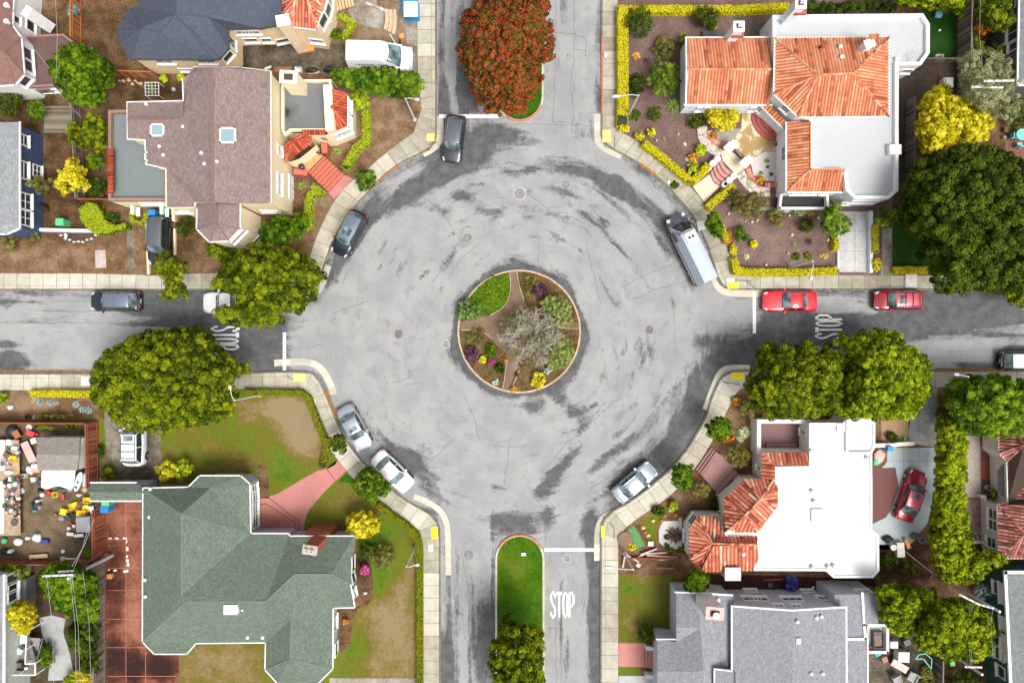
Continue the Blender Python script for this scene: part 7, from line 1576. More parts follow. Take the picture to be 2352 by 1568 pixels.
# tufts of grass so that lawns have pile: nobody could count them
def tufts(label,P,n,mat,h_=.05,s=.05,z=.16,base=.5,fb=None):
    xs = [p[0] for p in P];ys = [p[1] for p in P];x = rng.uniform(min(xs),max(xs),n*2);y = rng.uniform(min(ys),max(ys),n*2);k = inpoly(x,y,P);x,y = x[k][:n],y[k][:n]
    c = (CAMH-z)/CAMH/PM;q = np.stack([(x-CX)*c,(CY-y)*c,z+rng.uniform(0,h_,len(x))],1);v = base+(.3*np.sin(x/17+np.sin(y/23)*2)*np.cos(y/19+1) if not fb else field(np.stack([x,y],1),fb,0)*1.1+.16*np.sin(x/9+np.sin(y/13)*2)*np.cos(y/11+1))
    o = leafmesh('grass',q,rng.normal(size=q.shape)*.5+np.array([0,0,.8]),rng.uniform(.5,1.2,len(q))*s,np.clip(v+rng.normal(0,.15,len(q)),0,.95),mat,None,.5);tag(o,label,'grass',kind='stuff')
GR = leafcol('grass_blades',(.03,.10,.003),(.08,.21,.006),(.17,.30,.012));DG = leafcol('dry_grass_blades',(.36,.27,.13),(.20,.19,.025),(.085,.19,.012))
tufts('thick green grass on the lower median',[(1144,1290),(1160,1260),(1193,1245),(1226,1260),(1243,1290),(1243,1568),(1144,1568)],14000,GR);tufts('thick green grass on the upper median',[(1144,0),(1242,0),(1242,225),(1225,260),(1193,270),(1160,258),(1144,225)],5000,GR)
tufts('patchy mown grass of the upper lawn, lower left',[(372,920),(686,915),(705,960),(735,1030),(728,1070),(690,1098),(620,1135),(600,1065),(575,1090),(372,1100)],13000,DG,base=.52,fb=LAWNB);tufts('patchy mown grass of the lower lawn, lower left',[(705,1210),(720,1165),(770,1110),(850,1165),(930,1215),(952,1250),(952,1560),(770,1560),(800,1480),(860,1390),(860,1230)],13000,DG,base=.52,fb=LAWNB)
tufts('patchy grass beside the grey shingled house',[(1422,1322),(1550,1322),(1552,1472),(1422,1472)],5000,DG,base=.55)
tufts('dry grass below the green roof, lower left',[(412,1480),(608,1480),(608,1568),(412,1568)],5000,DG,base=.1)
# ---------------------------------------------------------------- spiky plants
AG = leafcol('agave',(.07,.12,.01),(.20,.30,.03),(.46,.52,.14));AGS = leafcol('blue_agave',(.14,.20,.19),(.28,.38,.37),(.45,.55,.52));AGD = leafcol('dark_rosette',(.04,.02,.02),(.09,.05,.045),(.2,.13,.11));AGO = leafcol('orange_rosette',(.3,.12,.01),(.65,.34,.05),(.85,.6,.15));AGP = leafcol('pale_yucca',(.25,.32,.12),(.55,.65,.30),(.8,.86,.55))
for lab,x,y,r_,m_,kw in (('green agave right of the porch of the yellow house',774,349,.55,AG,{}),('green agave below the yellow house windows',692,428,.5,AG,{}),('large pale yucca between the street tree and the white court',1708,992,.75,AGP,O_(n=70,h=1.2)),('smaller pale yucca just below the large pale one',1699,1008,.45,AGP,O_(h=.5)),('dark spiky rosette in the white pebble bed, lower right',1548,1228,1.0,AGD,O_(n=60,wd=.06)),('green yucca against the courtyard wall at the driveway',2072,1017,.8,AG,O_(n=50,h=1)),('green yucca beside the dark sidewalk shrub bed, right',2046,985+15,.45,AG,{}),('bright green fern clump at the foot of the conifer',2186,970,1.0,AG,O_(n=26,wd=.12)),
 ('grey spiky yucca left of the white wing wall',1545,245,.9,AG,O_(n=50)),('green spiky tuft left of the orange wing roof',1568,85,.6,AG,{}),('pale spiky cordyline above the grey bench',1636,60,.5,AGP,O_(n=50)),('orange spiky plant near the golden left hedge',1460,130,.5,AGO,{}),('green and yellow striped spiky plant beside the crazy-paved wall',1718,412+12,.6,AGP,{}),('orange spiky plant above the dark round shrub in the front bed',1860,489,.42,AGO,{}),('orange spiky plant at the lower right of the front mulch bed',1893,588,.42,AGO,{}),('small lime spiky plant in the front mulch bed',1822,561,.22,AG,{}),('pale spiky plant at the lower left of the front mulch bed',1713,590,.34,AGP,{}),('grey wispy rosette in the front mulch bed',1857,556,.5,AGD,{}),('small yellow rosette in the upper mulch garden',1523,321,.2,AG,{}),('purple spiky plant in the upper mulch garden',1485,142,.45,AGD,{}),
 ('blue agave at the left of the strip by the lower left street',95,922,.5,AGS,{}),('blue agave second in the strip by the lower left street',116,924,.35,AGS,{}),('blue agave third in the strip by the lower left street',130,924,.35,AGS,{}),('large blue agave right of the mulch patch, lower left street',177,928,.5,AGS,{}),('blue-green agave at the right end of the strip',205,942,.5,AGS,{}),('pale agave between the two largest at the strip right end',190,940,.4,AGS,{}),('green rosette behind the curved lime hedge',250,497,.45,AG,{}),('small green rosette in the white pebble garden',1760,362+8,.3,AG,{}),('yellow-green rosette in the white pebble garden',1722+25,403-5,.25,AG,{}),('dark rosette in the white pebble garden',1770,401,.25,AGD,{}),('dark small rosette beside the brick edge in the pebble garden',1762,376+8,.2,AGD,{}),('rusty rosette at the lower right of the pebble garden',1783,408,.2,AGO,{}),('silver star rosette low in the upper mulch garden',1578,366,.3,AGP,{})):
    rosette(lab,x,y,r_,m_,**kw)
for k,(x,y) in enumerate(((1532,1233),(1532,1254),(1541,1252+12),(1560,1262-0),(1571,1262-8))):
    bush('clipped low round plant in the white pebble bed by the spiky rosette',x,y,7,.35,L_DARK if k < 2 else L_OLIVE,'round_plant','plant','round plants of the white pebble bed',n=30)

# ================================================================ parked vehicles
P_BLK = paint('black',(.022,.024,.028));P_DGR = paint('dark_grey',(.018,.023,.034));P_SIL = paint('silver',(.42,.45,.50),.35,.5);P_SILB = paint('silver_blue',(.36,.40,.47),.35,.5);P_WHT = paint('white',(.80,.80,.80),.4,0)
P_RED = paint('bright_red',(.68,.012,.03),.35,.1);P_MAR = paint('maroon',(.30,.008,.02),.3,.2);P_RED2 = paint('rose_red',(.62,.10,.13),.35,.2);P_GRR = paint('grey_roof',(.11,.12,.145),.4,.3);P_BLR = paint('blue_grey_roof',(.17,.20,.26),.4,.4);P_PNK = paint('pink_red_roof',(.72,.12,.18),.35,.1)
car('black wagon with a grey roof parked against the stop line of the upper street',1041,316,-97,4.25,1.85,1.55,P_BLK,'suv',roofm=P_GRR,rack=1)
car('dark grey SUV with a glass sunroof, nose down along the upper left curve',800,535,-118,4.35,1.82,1.62,P_DGR,'suv',roofm=P_BLR,sun=(.43,.58),rack=1)
car('dark grey hatchback with chrome roof rails, parked in the left street',261,691,180,4.5,1.82,1.55,P_DGR,'wagon',roofm=P_BLR,rack=1)
car('white pickup truck half hidden under the green street tree',530,695,180,5.2,1.95,1.8,P_WHT,'truck',roofm=P_WHT)
car('black SUV with a tall grey roof on the red tile driveway',362,550,-92,4.6,1.88,1.75,P_BLK,'suv',roofm=P_GRR,rack=1)
car('bright red coupe with a hood scoop behind the right stop line',1817,691,180,4.9,1.92,1.42,P_RED,'coupe',roofm=P_RED)
car('rose-red SUV with black roof bars, further along the right street',2067,689,180,4.4,1.80,1.6,P_MAR,'suv',roofm=P_RED2,sun=(.42,.52),rack=2,glass=None)
car('silver sedan with a dark sunroof on the lower left curve, ahead of the white sedan',812,983,-62+0,4.25,1.80,1.45,P_SIL,'sedan',sun=(.44,.53))
car('white sedan parked behind a small street tree on the lower left curve',900,1084,-45,4.3,1.80,1.45,P_WHT,'sedan')
car('silver sedan on the lower right curve below the mauve steps',1459,1109,40,4.35,1.78,1.45,P_SILB,'sedan')
car('shiny dark red sedan on the pale sealed driveway',2097,1140,72,4.75,1.85,1.45,P_MAR,'sedan',roofm=P_PNK,sun=(.42,.52))
car('white SUV with roof bars in the shaded driveway, lower left',305,1012,90,4.6,1.9,1.8,P_WHT,'suv',sun=(.38,.48),rack=2)
car('white-roofed black car cut by the right edge of the frame',2358,829,0,4.4,1.8,1.55,P_BLK,'suv',roofm=P_WHT)
# high-roofed vans share one builder
def van(label,px,py,rot,L,Wd,Ht,pt,name,hood,roofm,seams=6,camper=False):
    c = W(px,py,1.8);th = thing(name,label,'van',(c.x,c.y,.01 if camper else .17),None,R(rot));mb = MB();X = lambda t:L/2-t*L;n = None
    prof = [(0,.72,.7),(.02,.86,.9),(.06,.93,1.05),(hood,.98,1.2),(hood+.01,.98,1.22),(.99,1,1.25),(1,.96,1.2)]
    for t,wk,zt in prof:
        s = section(Wd*wk,.26,zt,.04);n = len(s);mb.v += [(X(t),y,q) for y,q in s]
    for i in range(len(prof)-1):
        for k in range(n-1):mb.f.append((i*n+k,i*n+k+1,(i+1)*n+k+1,(i+1)*n+k));mb.t.append(.5)
    mb.f.append(tuple(range(n)));mb.t.append(.5);mb.f.append(tuple(len(prof)*n-n+k for k in range(n-1,-1,-1)));mb.t.append(.5)
    mb.obj('body',pt,th,local=True,smooth=True)
    f1 = hood+(.13 if camper else .16);b = MB();prof = [(hood-.01,.90,1.15),(f1,.86,Ht-.16),(f1+.03,.84,Ht-.05),(f1+.12,.82 if camper else .95,Ht),(.97,.80 if camper else .96,Ht),(.995,.80 if camper else .96,Ht-.1)]
    m_ = 11
    for t,wk,zt in prof:
        for j in range(m_):
            u = 2*j/(m_-1)-1;b.v.append((X(t),u*Wd/2*(wk if abs(u) < .95 else .985),(1.2 if abs(u) > .95 else zt-.04*u*u-.10*abs(u)**7)))
    for i in range(len(prof)-1):
        for j in range(m_-1):b.f.append((i*m_+j,(i+1)*m_+j,(i+1)*m_+j+1,i*m_+j+1));b.t.append(.5)
    b.f.append(tuple((len(prof)-1)*m_+j for j in range(m_)));b.t.append(.5)
    b.obj('high_roof',roofm,th,local=True)
    g = MB();wa,wb_ = Wd*.86,Wd*.80
    for j in range(9):
        u = j/4-1;g.v += [(X(hood-.004)-.10*u*u,u*wa/2,1.30),(X(f1+.004)-.18*u*u+.04,u*wb_/2,Ht-.10)]
    for j in range(8):g.f.append((2*j,2*j+1,2*j+3,2*j+2));g.t.append(.5)
    g.obj('windshield',DGLASS if camper else CGLASS,th,local=True)
    for s in (1,-1):
        p = MB();p.box((X(.03),s*Wd*.36,.98),(.3,.3,.2),s*R(-20));p.obj('headlight',LAMPW,th,local=True);p = MB();p.box((X(.998),s*Wd*.43,1.0),(.08,.16,.5));p.obj('tail_light',LAMPR,th,local=True)
        p = MB();p.box((X(hood+.02),s*(Wd/2+.16),1.45),(.14,.3,.3));p.obj('wing_mirror',BLACKT,th,local=True)
        p = MB();p.box((X(f1+.02),s*(Wd/2-.035),1.5),(.95,.06,.5));p.obj('side_window',DGLASS,th,local=True)
        for x in (L*.30,-L*.30):
            q = MB();q.tube([(x,s*(Wd/2-.25),.36),(x,s*(Wd/2+.01),.36)],.36,18);tq = q.obj('wheel',TYRE,th,local=True);q = MB();q.tube([(x,s*(Wd/2-.03),.36),(x,s*(Wd/2+.02),.36)],.2,12);q.obj('rim',RIM,tq,local=True)
        if camper:p = MB();p.bar((X(.22),s*(Wd/2+.06),1.0),(X(.95),s*(Wd/2+.06),1.0),.03,.12);p.obj('side_trim',RIM,th,local=True)
    p = MB();p.box((X(.004),0,.62),(.14,Wd*.7,.3));p.obj('bumper',BLACKT if camper else plain('grey_bumper',(.25,.25,.25),.6),th,local=True)
    if seams:
        p = MB()
        for k in range(seams):y = (k/(seams-1)-.5)*Wd*.55;p.bar((X(.45),y,Ht+.012),(X(.96),y,Ht+.012),.03,.02)
        p.obj('roof_rib',roofm,th,local=True)
    if camper:
        p = MB();p.box((X(.36),0,Ht+.06),(.95,.95,.16));v_ = p.obj('roof_vent',TRIM,th,local=True)
        for y in (-.17,.17):q = MB();q.lathe((X(.36),y,Ht+.14),[(.13,0),(.13,.02),(.08,.02),(.08,.01)],16);q.obj('fan_ring',BLACKT,v_,local=True)
        for x,y in ((X(.09),-.5),(X(.09),.5)):p = MB();p.box((x,y,1.26),(.08,.42,.03),R(20 if y > 0 else -20));p.obj('hood_vent',BLACKT,th,local=True)
    else:
        p = MB()
        for k,w_ in enumerate((.1,.14,.14,.14,.12,.14,.12,0,.08,.12,.12,.14)):
            if w_:
                x = X(.84)+k*.245;y = -Wd/2*.965;p.box((x,y,2.0),(w_,.02,.2));
                if k % 3:p.box((x+.06,y,2.06),(.05,.02,.1))
        p.obj('side_lettering',plain('navy_lettering',(.04,.045,.09),.6),th,local=True)
    return th
van('long silver-grey camper van with a white roof vent on the upper right curve',1591,569,116,6.6,2.05,2.6,paint('gunmetal',(.10,.11,.13)),'camper_van',.12,paint('pale_blue_roof',(.44,.51,.60),.4,.2),8,True)
van('white high-roofed delivery van with its far door open, on the upper left driveway',871,126,-1,5.7,2.25,2.6,P_WHT,'delivery_van',.17,P_WHT,0)

# ================================================================ lamps, poles, wires
GALV = plain('lamp_steel',(.62,.63,.62),.5,var=.06,metal=.2)
def lamp(label,bx,by,hx,hy,h_=5.6):
    "street lamp: foot seen at bx,by; luminaire seen at hx,hy"
    b = W(bx,by,.14);th = thing('street_lamp',label,'street lamp',b,'cobra-head street lamps');t = Vector((b.x,b.y,h_));e = W(hx,hy,h_+.25)
    m_ = MB();m_.tube([b,t],[.10,.06],10);m_.lathe(b,[(.2,0),(.2,.12),(.1,.3)],10);m_.obj('pole',GALV,th)
    d = (e-t);m_ = MB();m_.tube([t-Vector((0,0,.1)),t+d*.3+Vector((0,0,.18)),t+d*.8],.035,7);m_.obj('arm',GALV,th)
    u = d.normalized();m_ = MB();m_.tube([t+d*.74,t+d*.82,t+d*1.0,t+d*1.1],[.05,.13,.15,.05],10);m_.obj('lamp_head',GALV,th)
lamp('street lamp over the brown bed above the yellow ball shrub, upper left',952,275,960,229);lamp('street lamp beside the golden hedge of the top right garden',1441,268,1411,222);lamp('street lamp leaning over the sidewalk above the red coupe',1813,614,1861,641,5.0)
lamp('street lamp at the edge of the large lower left street tree',597,907,527,887,6.0);lamp('street lamp on the lower left lawn by the moss green hedge',953,1258,960,1296,5.3);lamp('yellow-tipped street lamp over the lower right sidewalk',1434,1270,1392,1302,4.6);lamp('street lamp beside the fan-leaved conifer at the right',2132,858,2194,859)
POLEW = plain('pole_wood',(.34,.31,.27),.9,var=.2);WIRE = plain('wire',(.42,.42,.41),.6,var=.05);ARMW = plain('pale_crossarm',(.60,.60,.57),.8,var=.1)
def pole(label,bx,by,h_,arms,ins=4):
    b = W(bx,by,.14);th = thing('utility_pole',label,'utility pole',b,'utility poles');m_ = MB();m_.tube([b,(b.x,b.y,h_)],[.16,.11],10);m_.obj('pole',ARMW if by > 1000 else POLEW,th)
    for (x0,y0),(x1,y1),z in arms:
        p,q = W(x0,y0,z),W(x1,y1,z);m_ = MB();m_.bar(p,q,.15,.12);a = m_.obj('crossarm',ARMW,th);m_ = MB()
        for i in range(ins):r = p.lerp(q,(i+.3)/ins);m_.lathe(r,[(.03,.06),(.03,.14),(.045,.15),(.03,.2)],8)
        m_.obj('insulators',plain('insulator',(.35,.35,.34),.3),a)
    return th
pole('utility pole with pale crossarms above the lime tree, lower left',258,1274,6.4,[((98,1322),(168,1319),6.2),((133,1312),(168,1310),5.7)]);pole('utility pole with two crossarms over the grey-olive tree, top right',2140,262,7.0,[((2258,187),(2328,186),7.4),((2230,200),(2303,202),6.9)]);
pole('utility pole with a bent crossarm beside the dark teal house',2180,1340,6.6,[((2202,1364),(2248,1387),6.4),((2248,1387),(2281,1396),6.4)],3);pole('short pole with a white bar at the bottom right',2180,1495,4.5,[((2215,1530),(2254,1531),4.3)],2)
def wire(label,pts,z=6.3,r_=.014):
    P = WL(pts,z);th = MB();th.tube([p-Vector((0,0,.25*math.sin(math.pi*i/(len(P)-1)))) for i,p in enumerate(P)],r_,4);tag(th.obj('overhead_wire',WIRE),label,'wire','overhead wires')
for lab,pts,z in (('leftmost wire running down from the lower left pole',[(107,1325),(116,1440),(124,1640)],6.2),('bright middle wire running down from the lower left pole',[(165,1322),(175,1440),(186,1640)],6.2),('wire just left of the bright middle one, lower left',[(161,1322),(168,1440),(176,1640)],6.2),('rightmost wire running down from the lower left pole',[(190,1312),(200,1430),(211,1640)],5.8),('wire crossing the cluttered yard up to the right',[(165,1300),(190,1252),(216,1190)],5.8),('white service wire from the lower left pole toward the shed',[(164,1318),(185,1260),(205,1200)],5.6),('long wire down the top left corner past the white house',[(125,-40),(127,80),(128,190)],6.2),('wire from the white house window wall to the tree, top left',[(80,115),(105,150),(131,186)],4.5),('white service cable past the annex corner, top left',[(128,198),(150,214),(169,228)],4.6),('wire crossing above the small plank deck, left',[(132,210),(160,244),(187,272)],4.5),
    ('left wire above the top right shrubs',[(2236,-40),(2236,60),(2237,150)],6.8),('right wire above the top right shrubs',[(2252,-40),(2254,80),(2259,186)],7.2),('left of two close wires over the lower right green tree',[(2227,1385),(2226,1440),(2229,1525)],6.2),('right of two close wires over the lower right green tree',[(2233,1385),(2230,1440),(2232,1525)],6.2),('wire dropping beside the teal house wall',[(2280,1396),(2280,1430),(2279,1500)],6.0),('thin slanting wire from the driveway clutter to the lime trees',[(2078,1265),(2110,1290),(2142,1316)],3.0)):wire(lab,pts,z)
# ================================================================ loose things
CM = {}
def C(name,c,rough=.6,**k):CM[name] = plain('finish_'+name,c,rough,**k);return CM[name]
for n_,c_ in dict(white=(.78,.78,.77),offwhite=(.62,.59,.54),yellow=(.85,.58,.02),red=(.60,.06,.05),orange=(.80,.28,.08),blue=(.02,.22,.62),navy=(.03,.06,.22),green=(.10,.50,.22),dkgreen=(.03,.14,.06),black=(.02,.02,.022),grey=(.26,.26,.27),dkgrey=(.09,.09,.095),tan=(.60,.42,.24),pink=(.62,.42,.38),brown=(.16,.09,.05),teal=(.02,.32,.34),aqua=(.18,.55,.50),silver=(.45,.46,.47),rust=(.35,.14,.06),lilac=(.4,.35,.4)).items():C(n_,c_)
def it(kind,label,x,y,w_,d_,h_,col,rot=0,z=.16,cat=None,group=None,name=None):
    "small things: w_,d_ in pixels, h_ in metres"
    m_ = CM[col];c = W(x,y,z+h_);c = Vector((c.x,c.y,z));W_,D_ = w_/PM,d_/PM;th = thing(name or kind,label,cat or kind.replace('_',' '),c,group,0);q = MB();a = R(rot)
    ca,sa = math.cos(a),math.sin(a);L_ = lambda X,Y,Z:(c.x+X*ca-Y*sa,c.y+X*sa+Y*ca,z+Z)
    if kind in ('crate','box','tub'):
        t = .04
        for sx,sy,bw,bd in ((0,1,W_,t),(0,-1,W_,t),(1,0,t,D_-2*t),(-1,0,t,D_-2*t)):q.box(L_(sx*(W_/2-t/2),sy*(D_/2-t/2),h_/2),(bw,bd,h_),a)
        q.box(L_(0,0,.03 if kind == 'crate' else h_*.6),(W_-2*t,D_-2*t,.04),a);q.obj('shell',m_,th)
        if kind == 'box':q = MB();q.box(L_(0,0,h_+.02),(W_+.04,D_+.04,.04),a);q.obj('lid',m_,th)
        elif kind == 'tub':q = MB();q.box(L_(0,0,h_*.62+.03),(W_*.7,D_*.6,.06),a+.2);q.obj('contents',CM['brown'],th)
    elif kind == 'bin':
        q.box(L_(0,0,h_/2),(W_*.9,D_*.9,h_),a,taper=1.1);q.obj('body',m_,th);q = MB();q.box(L_(0,0,h_+.03),(W_,D_,.06),a);q.obj('lid',m_,th);q = MB();q.bar(L_(-W_*.4,D_*.52,h_-.03),L_(W_*.4,D_*.52,h_-.03),.04);q.obj('handle',m_,th)
    elif kind in ('pot','bucket','barrel','drum'):
        q.lathe(c,[(W_*.36,0),(W_*.5,h_),(W_*.54,h_),(W_*.44,h_),(W_*.40,h_*.75)],14);q.obj('shell',m_,th)
        if kind == 'pot':q = MB();q.lathe(c,[(W_*.4,h_*.7),(W_*.3,h_*.86),(.02,h_*1.05)],10);q.obj('soil',CM['brown'],th)
    elif kind in ('ball',):q.ngon_ball(L_(0,0,h_/2),(W_/2,D_/2,h_/2),2,jit=0);q.obj('ball',m_,th,smooth=True)
    elif kind in ('boulder','sack','heap','stone'):
        q.ngon_ball(L_(0,0,h_*.35),(W_/2,D_/2,h_*.65),2 if kind != 'boulder' else 1,jit=.16);q.obj('body',m_,th)
        if kind in ('heap','sack'):q = MB();q.ngon_ball(L_(W_*.2,D_*.15,h_*.7),(W_/4,D_/4,h_*.4),1,jit=.25);q.obj('fold',m_,th)
    elif kind in ('board','panel','mat','plank','slab'):
        q.box(L_(0,0,h_),(W_,D_,.035),a);q.box(L_(0,-D_*.4,h_/2),(W_*.9,.06,max(.02,h_-.04)),a);q.obj('board',m_,th)
    elif kind in ('table','bench','stool'):
        q.box(L_(0,0,h_),(W_,D_,.05),a);q.obj('top',m_,th)
        for sx in (-1,1):
            for sy in (-1,1):q = MB();q.bar(L_(sx*W_*.4,sy*D_*.4,0),L_(sx*W_*.44,sy*D_*.44,h_-.03),.05);q.obj('leg',m_,th)
    elif kind in ('chair','armchair'):
        q.box(L_(0,0,.42),(W_,D_,.10),a);q.obj('seat',m_,th);q = MB();q.box(L_(0,D_*.46,.68),(W_,.08,.46),a);q.obj('backrest',m_,th)
        for sx in (-1,1):
            for sy in (-1,1):q = MB();q.bar(L_(sx*W_*.42,sy*D_*.42,0),L_(sx*W_*.42,sy*D_*.42,.38),.05);q.obj('leg',m_,th)
            if kind == 'armchair':q = MB();q.box(L_(sx*W_*.47,0,.58),(.09,D_*.9,.08),a);q.obj('armrest',m_,th)
    elif kind in ('round_table','parasol'):
        q.lathe(c,[(.04,0),(.04,h_-.05),(W_/2,h_-.05 if kind == 'round_table' else h_-.25),(W_/2,h_ if kind == 'round_table' else h_-.24),(.02,h_)],18);q.obj('top',m_,th);q = MB();q.lathe(c,[(W_*.2,0),(W_*.2,.05),(.04,.1)],12);q.obj('base',m_,th)
    elif kind == 'tyre_ring':
        q.lathe(c,[(W_*.3,0),(W_*.5,.04),(W_*.5,.16),(W_*.3,.2),(W_*.27,.1)],18);q.obj('ring',m_,th)
    return th
# upper left
for lab,x,y,s,col in (('blue wheeled bin in front of the black SUV on the red driveway',349,488,15,'blue'),('green wheeled bin right of the blue one at the garage',374,485,13,'green'),('green wheeled bin lying by the pale wall below the navy house',137,510,18,'green'),('green bin beside the end of the green porch roof',242,1155,17,'green'),('blue bin just below the green one by the red court',240,1169,18,'blue'),('blue bin at the pale courtyard wall by the driveway',2044,1030,12,'blue'),('lime green bin against the bright white roofed house',2012,1062,11,'green')):
    it('bin',lab,x,y,s,s*.85,1.0,col,cat='bin',name='wheeled_bin',group='wheeled bins')
th = thing('portable_toilet','blue portable toilet with a white roof beside the upper left sidewalk','portable toilet',W(948,33,.15));rbox(th,'cabin',948,33,.15,1.25,1.35,2.0,plain('toilet_blue',(.01,.27,.62),.5));rbox(th,'roof',943,22,2.15,1.3,1.35,.25,TRIM,taper=.85);rbox(th,'door',950,46,.3,.7,.04,1.7,plain('toilet_blue2',(.05,.40,.72),.5));rbox(th,'vent_pipe',958,14,2.1,.1,.1,.5,TRIM)
for k,(x,y,r_) in enumerate(((280,184,9),(292,182,11),(301,191,9),(308,184,7),(313,189,6),(320,190,11),(271,184,6))):it('boulder','tan boulder in the row under the short cedar fence',x,y,r_,r_*.9,.4,'tan',cat='boulder',group='tan boulders under the cedar fence')
th = thing('garden_trellis','white square frame with a leafy vine in the small back garden','trellis',W(349,205,.16));q = MB()
for i in range(5):
    a = i/4;q.bar(W(333+a*31,190,1.1),W(334+a*31,220,1.1),.05 if i in (0,4) else .03);q.bar(W(333,190+a*30,1.1),W(365,190+a*30,1.1),.05 if i in (0,4) else .03)
for x,y in ((333,190),(364,190),(334,220),(365,220)):p = W(x,y,1.1);q.bar((p.x,p.y,.1),(p.x,p.y,1.1),.06)
q.obj('frame',TRIM,th);bush('vine inside the white square frame',346,204,11,.9,L_GREEN,'vine','plant')
it('bucket','pale round bucket in the small back garden',398,205,9,9,.35,'silver');it('chair','black barbecue chair beside the navy house',100,479,14,10,.5,'black');it('stone','white stone ornament in the edged bed, left',148,540,9,11,.3,'offwhite')
for k in range(9):it('stone','pale stone edging the red bed below the pale wall',138+k*10,554-abs(k-4)**2*.9+(k % 2)*2,8,5,.18,'offwhite',cat='edging stone',group='edging stones of the red bed, left')
it('panel','orange plywood sheet leaning on the cream turret house',708,112,26,12,.35,'orange',8);it('box','small orange box near the sidewalk above the van',922,83,10,10,.25,'orange',10);it('heap','left heap of black bags beside the upper driveway',713,159,30,13,.5,'black');it('heap','right heap of black sheeting beside the upper driveway',752,157,24,13,.7,'black',30);it('plank','tan lumber between the two black heaps',720,167,26,5,.15,'tan',6);it('panel','rust coloured plastic sheet along the upper driveway edge',650,160,40,12,.12,'rust');it('crate','white wire crate at the upper driveway edge',684,160,15,12,.35,'white');it('plank','white slats at the left of the rust coloured sheet',615,156,16,5,.1,'white',20)
th = thing('garden_steps','three curved tan steps above the van','steps',W(900,50,.15))
for k in range(3):q = MB();L1 = smoothline([(888+k*8.6,25-k),(891+k*8.6,48),(886+k*8.6,72+k*3)],2);A,B_ = ribbon(WL(L1,.3),.16);[q.prism(ccw([A[i],A[i+1],B_[i+1],B_[i]]),.13,.62-k*.14,bottom=False) for i in range(len(A)-1)];q.obj('step',plain('tan_step',(.60,.42,.27),.9,var=.15),th)
th = thing('plank_ramp','tan slatted timber ramp at the top edge by the turret','ramp',W(790,8,.15));q = MB();[q.bar(W(770+k*7,-12,.4),W(776+k*7,26-k*2.3,.4),.22,.05) for k in range(6)];q.obj('planks',plain('new_lumber',(.62,.42,.22),.8,var=.15),th)
lowwall('curved stone edging beside the portable toilet',smoothline([(838,6),(860,14),(880,22),(888,30)],2),.25,.35,STONE,cat='edging')
q = MB();q.bar(W(896,84,1.5),W(911,107,1.5),.06,1.1);d_ = [o for o in bpy.data.objects if o.name.startswith('delivery_van')][0];q.obj('open_door',P_WHT,d_)
for x,y,k in ((731,347,'upper'),(692,383,'lower')):th = it('pot',k+' black planter on the ochre landing of the yellow house',x,y,12,12,.5,'black',z=1.28,cat='planter',name='planter');
it('stone','white plastic bag on the upper right sidewalk',1391,125,9,11,.25,'white',cat='litter',name='litter_bag')
# upper right
RK = (('pale rock in the mulch by the hedge knob',1571,328,6),('white stone in the upper mulch garden',1574,331,6),('small white stone near the golden ball shrub',1508,322,4),('tan rock at the left of the heath shrub',1740,505,6),('tan rock pair member below the heath shrub',1728,509,7),('tan rock above the golden ball in the front bed',1713,506,5),('tan rock beside the dark dome in the front bed',1880,499,7),('long tan rock in the middle of the front bed',1820,539,8),('tan rock at the right of the front bed',1903,550,6),('tan rock low in the front bed',1811,581,5),('tan rock near the balcony wall',1814,494,6),('tan rock by the orange spiky plant, front bed',1885,588,6),('pale flat rock by the sidewalk hedge',1674,490,6),('orange rock near the brown shrub, upper garden',1558,307,6),('pale rock right of the stone wall',1760,608,7),('small rock by the fern tree',1893,504,5))
for lab,x,y,r_ in RK:it('stone',lab,x,y,r_,r_*1.2,.22,'white' if 'white' in lab else 'tan',cat='rock',name='rock')
it('pot','dark round pot at the foot of the white skirt wall',1787,330,10,10,.4,'black');it('slab','square white utility lid in the sidewalk beside the camper van',1609,518,16,22,.012,'offwhite',15,z=.13,cat='utility lid',name='drain_cover')
it('sack','white litter bag in the weedy sidewalk crack by the storm drain',1536,418,8,10,.15,'white',cat='litter',name='litter_bag')
it('bench','grey slatted bench left of the orange wing roof chimney',1636,79,44,14,.45,'dkgrey');it('parasol','half round green play dome at the top of the turf',2160,31,17,17,.7,'aqua',cat='play dome',name='play_dome');it('ball','white ball on the artificial turf',2159,69,6,6,.22,'white');it('tub','cream rimmed tub at the foot of the artificial turf',2158,132,18,14,.3,'offwhite');it('box','white storage box in the dark paved yard',2180,190,15,21,.7,'offwhite');it('box','narrow white box beside the storage box',2169,188,5,17,.6,'offwhite')
it('round_table','pale teal garden table at the right edge',2347,309,26,26,.75,'aqua',cat='table');it('chair','pale teal chair left of the garden table',2325,313,11,11,.4,'aqua',90);it('chair','pale teal chair below the garden table',2340,334,11,11,.4,'aqua',180);it('pot','square clay pot left of the teal table',2312,298,12,12,.4,'rust');it('pot','white pot beside the brick patio',2308,316,7,7,.35,'white');it('crate','red metal frame in the dark shrubs, right',2313,275,15,15,.4,'rust',40)
it('stool','pale lid on two posts on the right sidewalk, a concrete box',2092,645,26,30,.06,'offwhite',cat='concrete box',name='concrete_box')
for x,y,w_,d_,k in ((1677,644,19,10,'beside the bright yellow pad, upper right'),(720,923,10,14,'in the lower left sidewalk bend'),(989,1258,11,16,'below the lower left yellow pad'),(196,875,20,22,'by the large street tree, lower left')):it('slab','pale utility cover '+k,x,y,w_,d_,.012,'offwhite',z=.13,cat='utility cover',name='utility_cover')
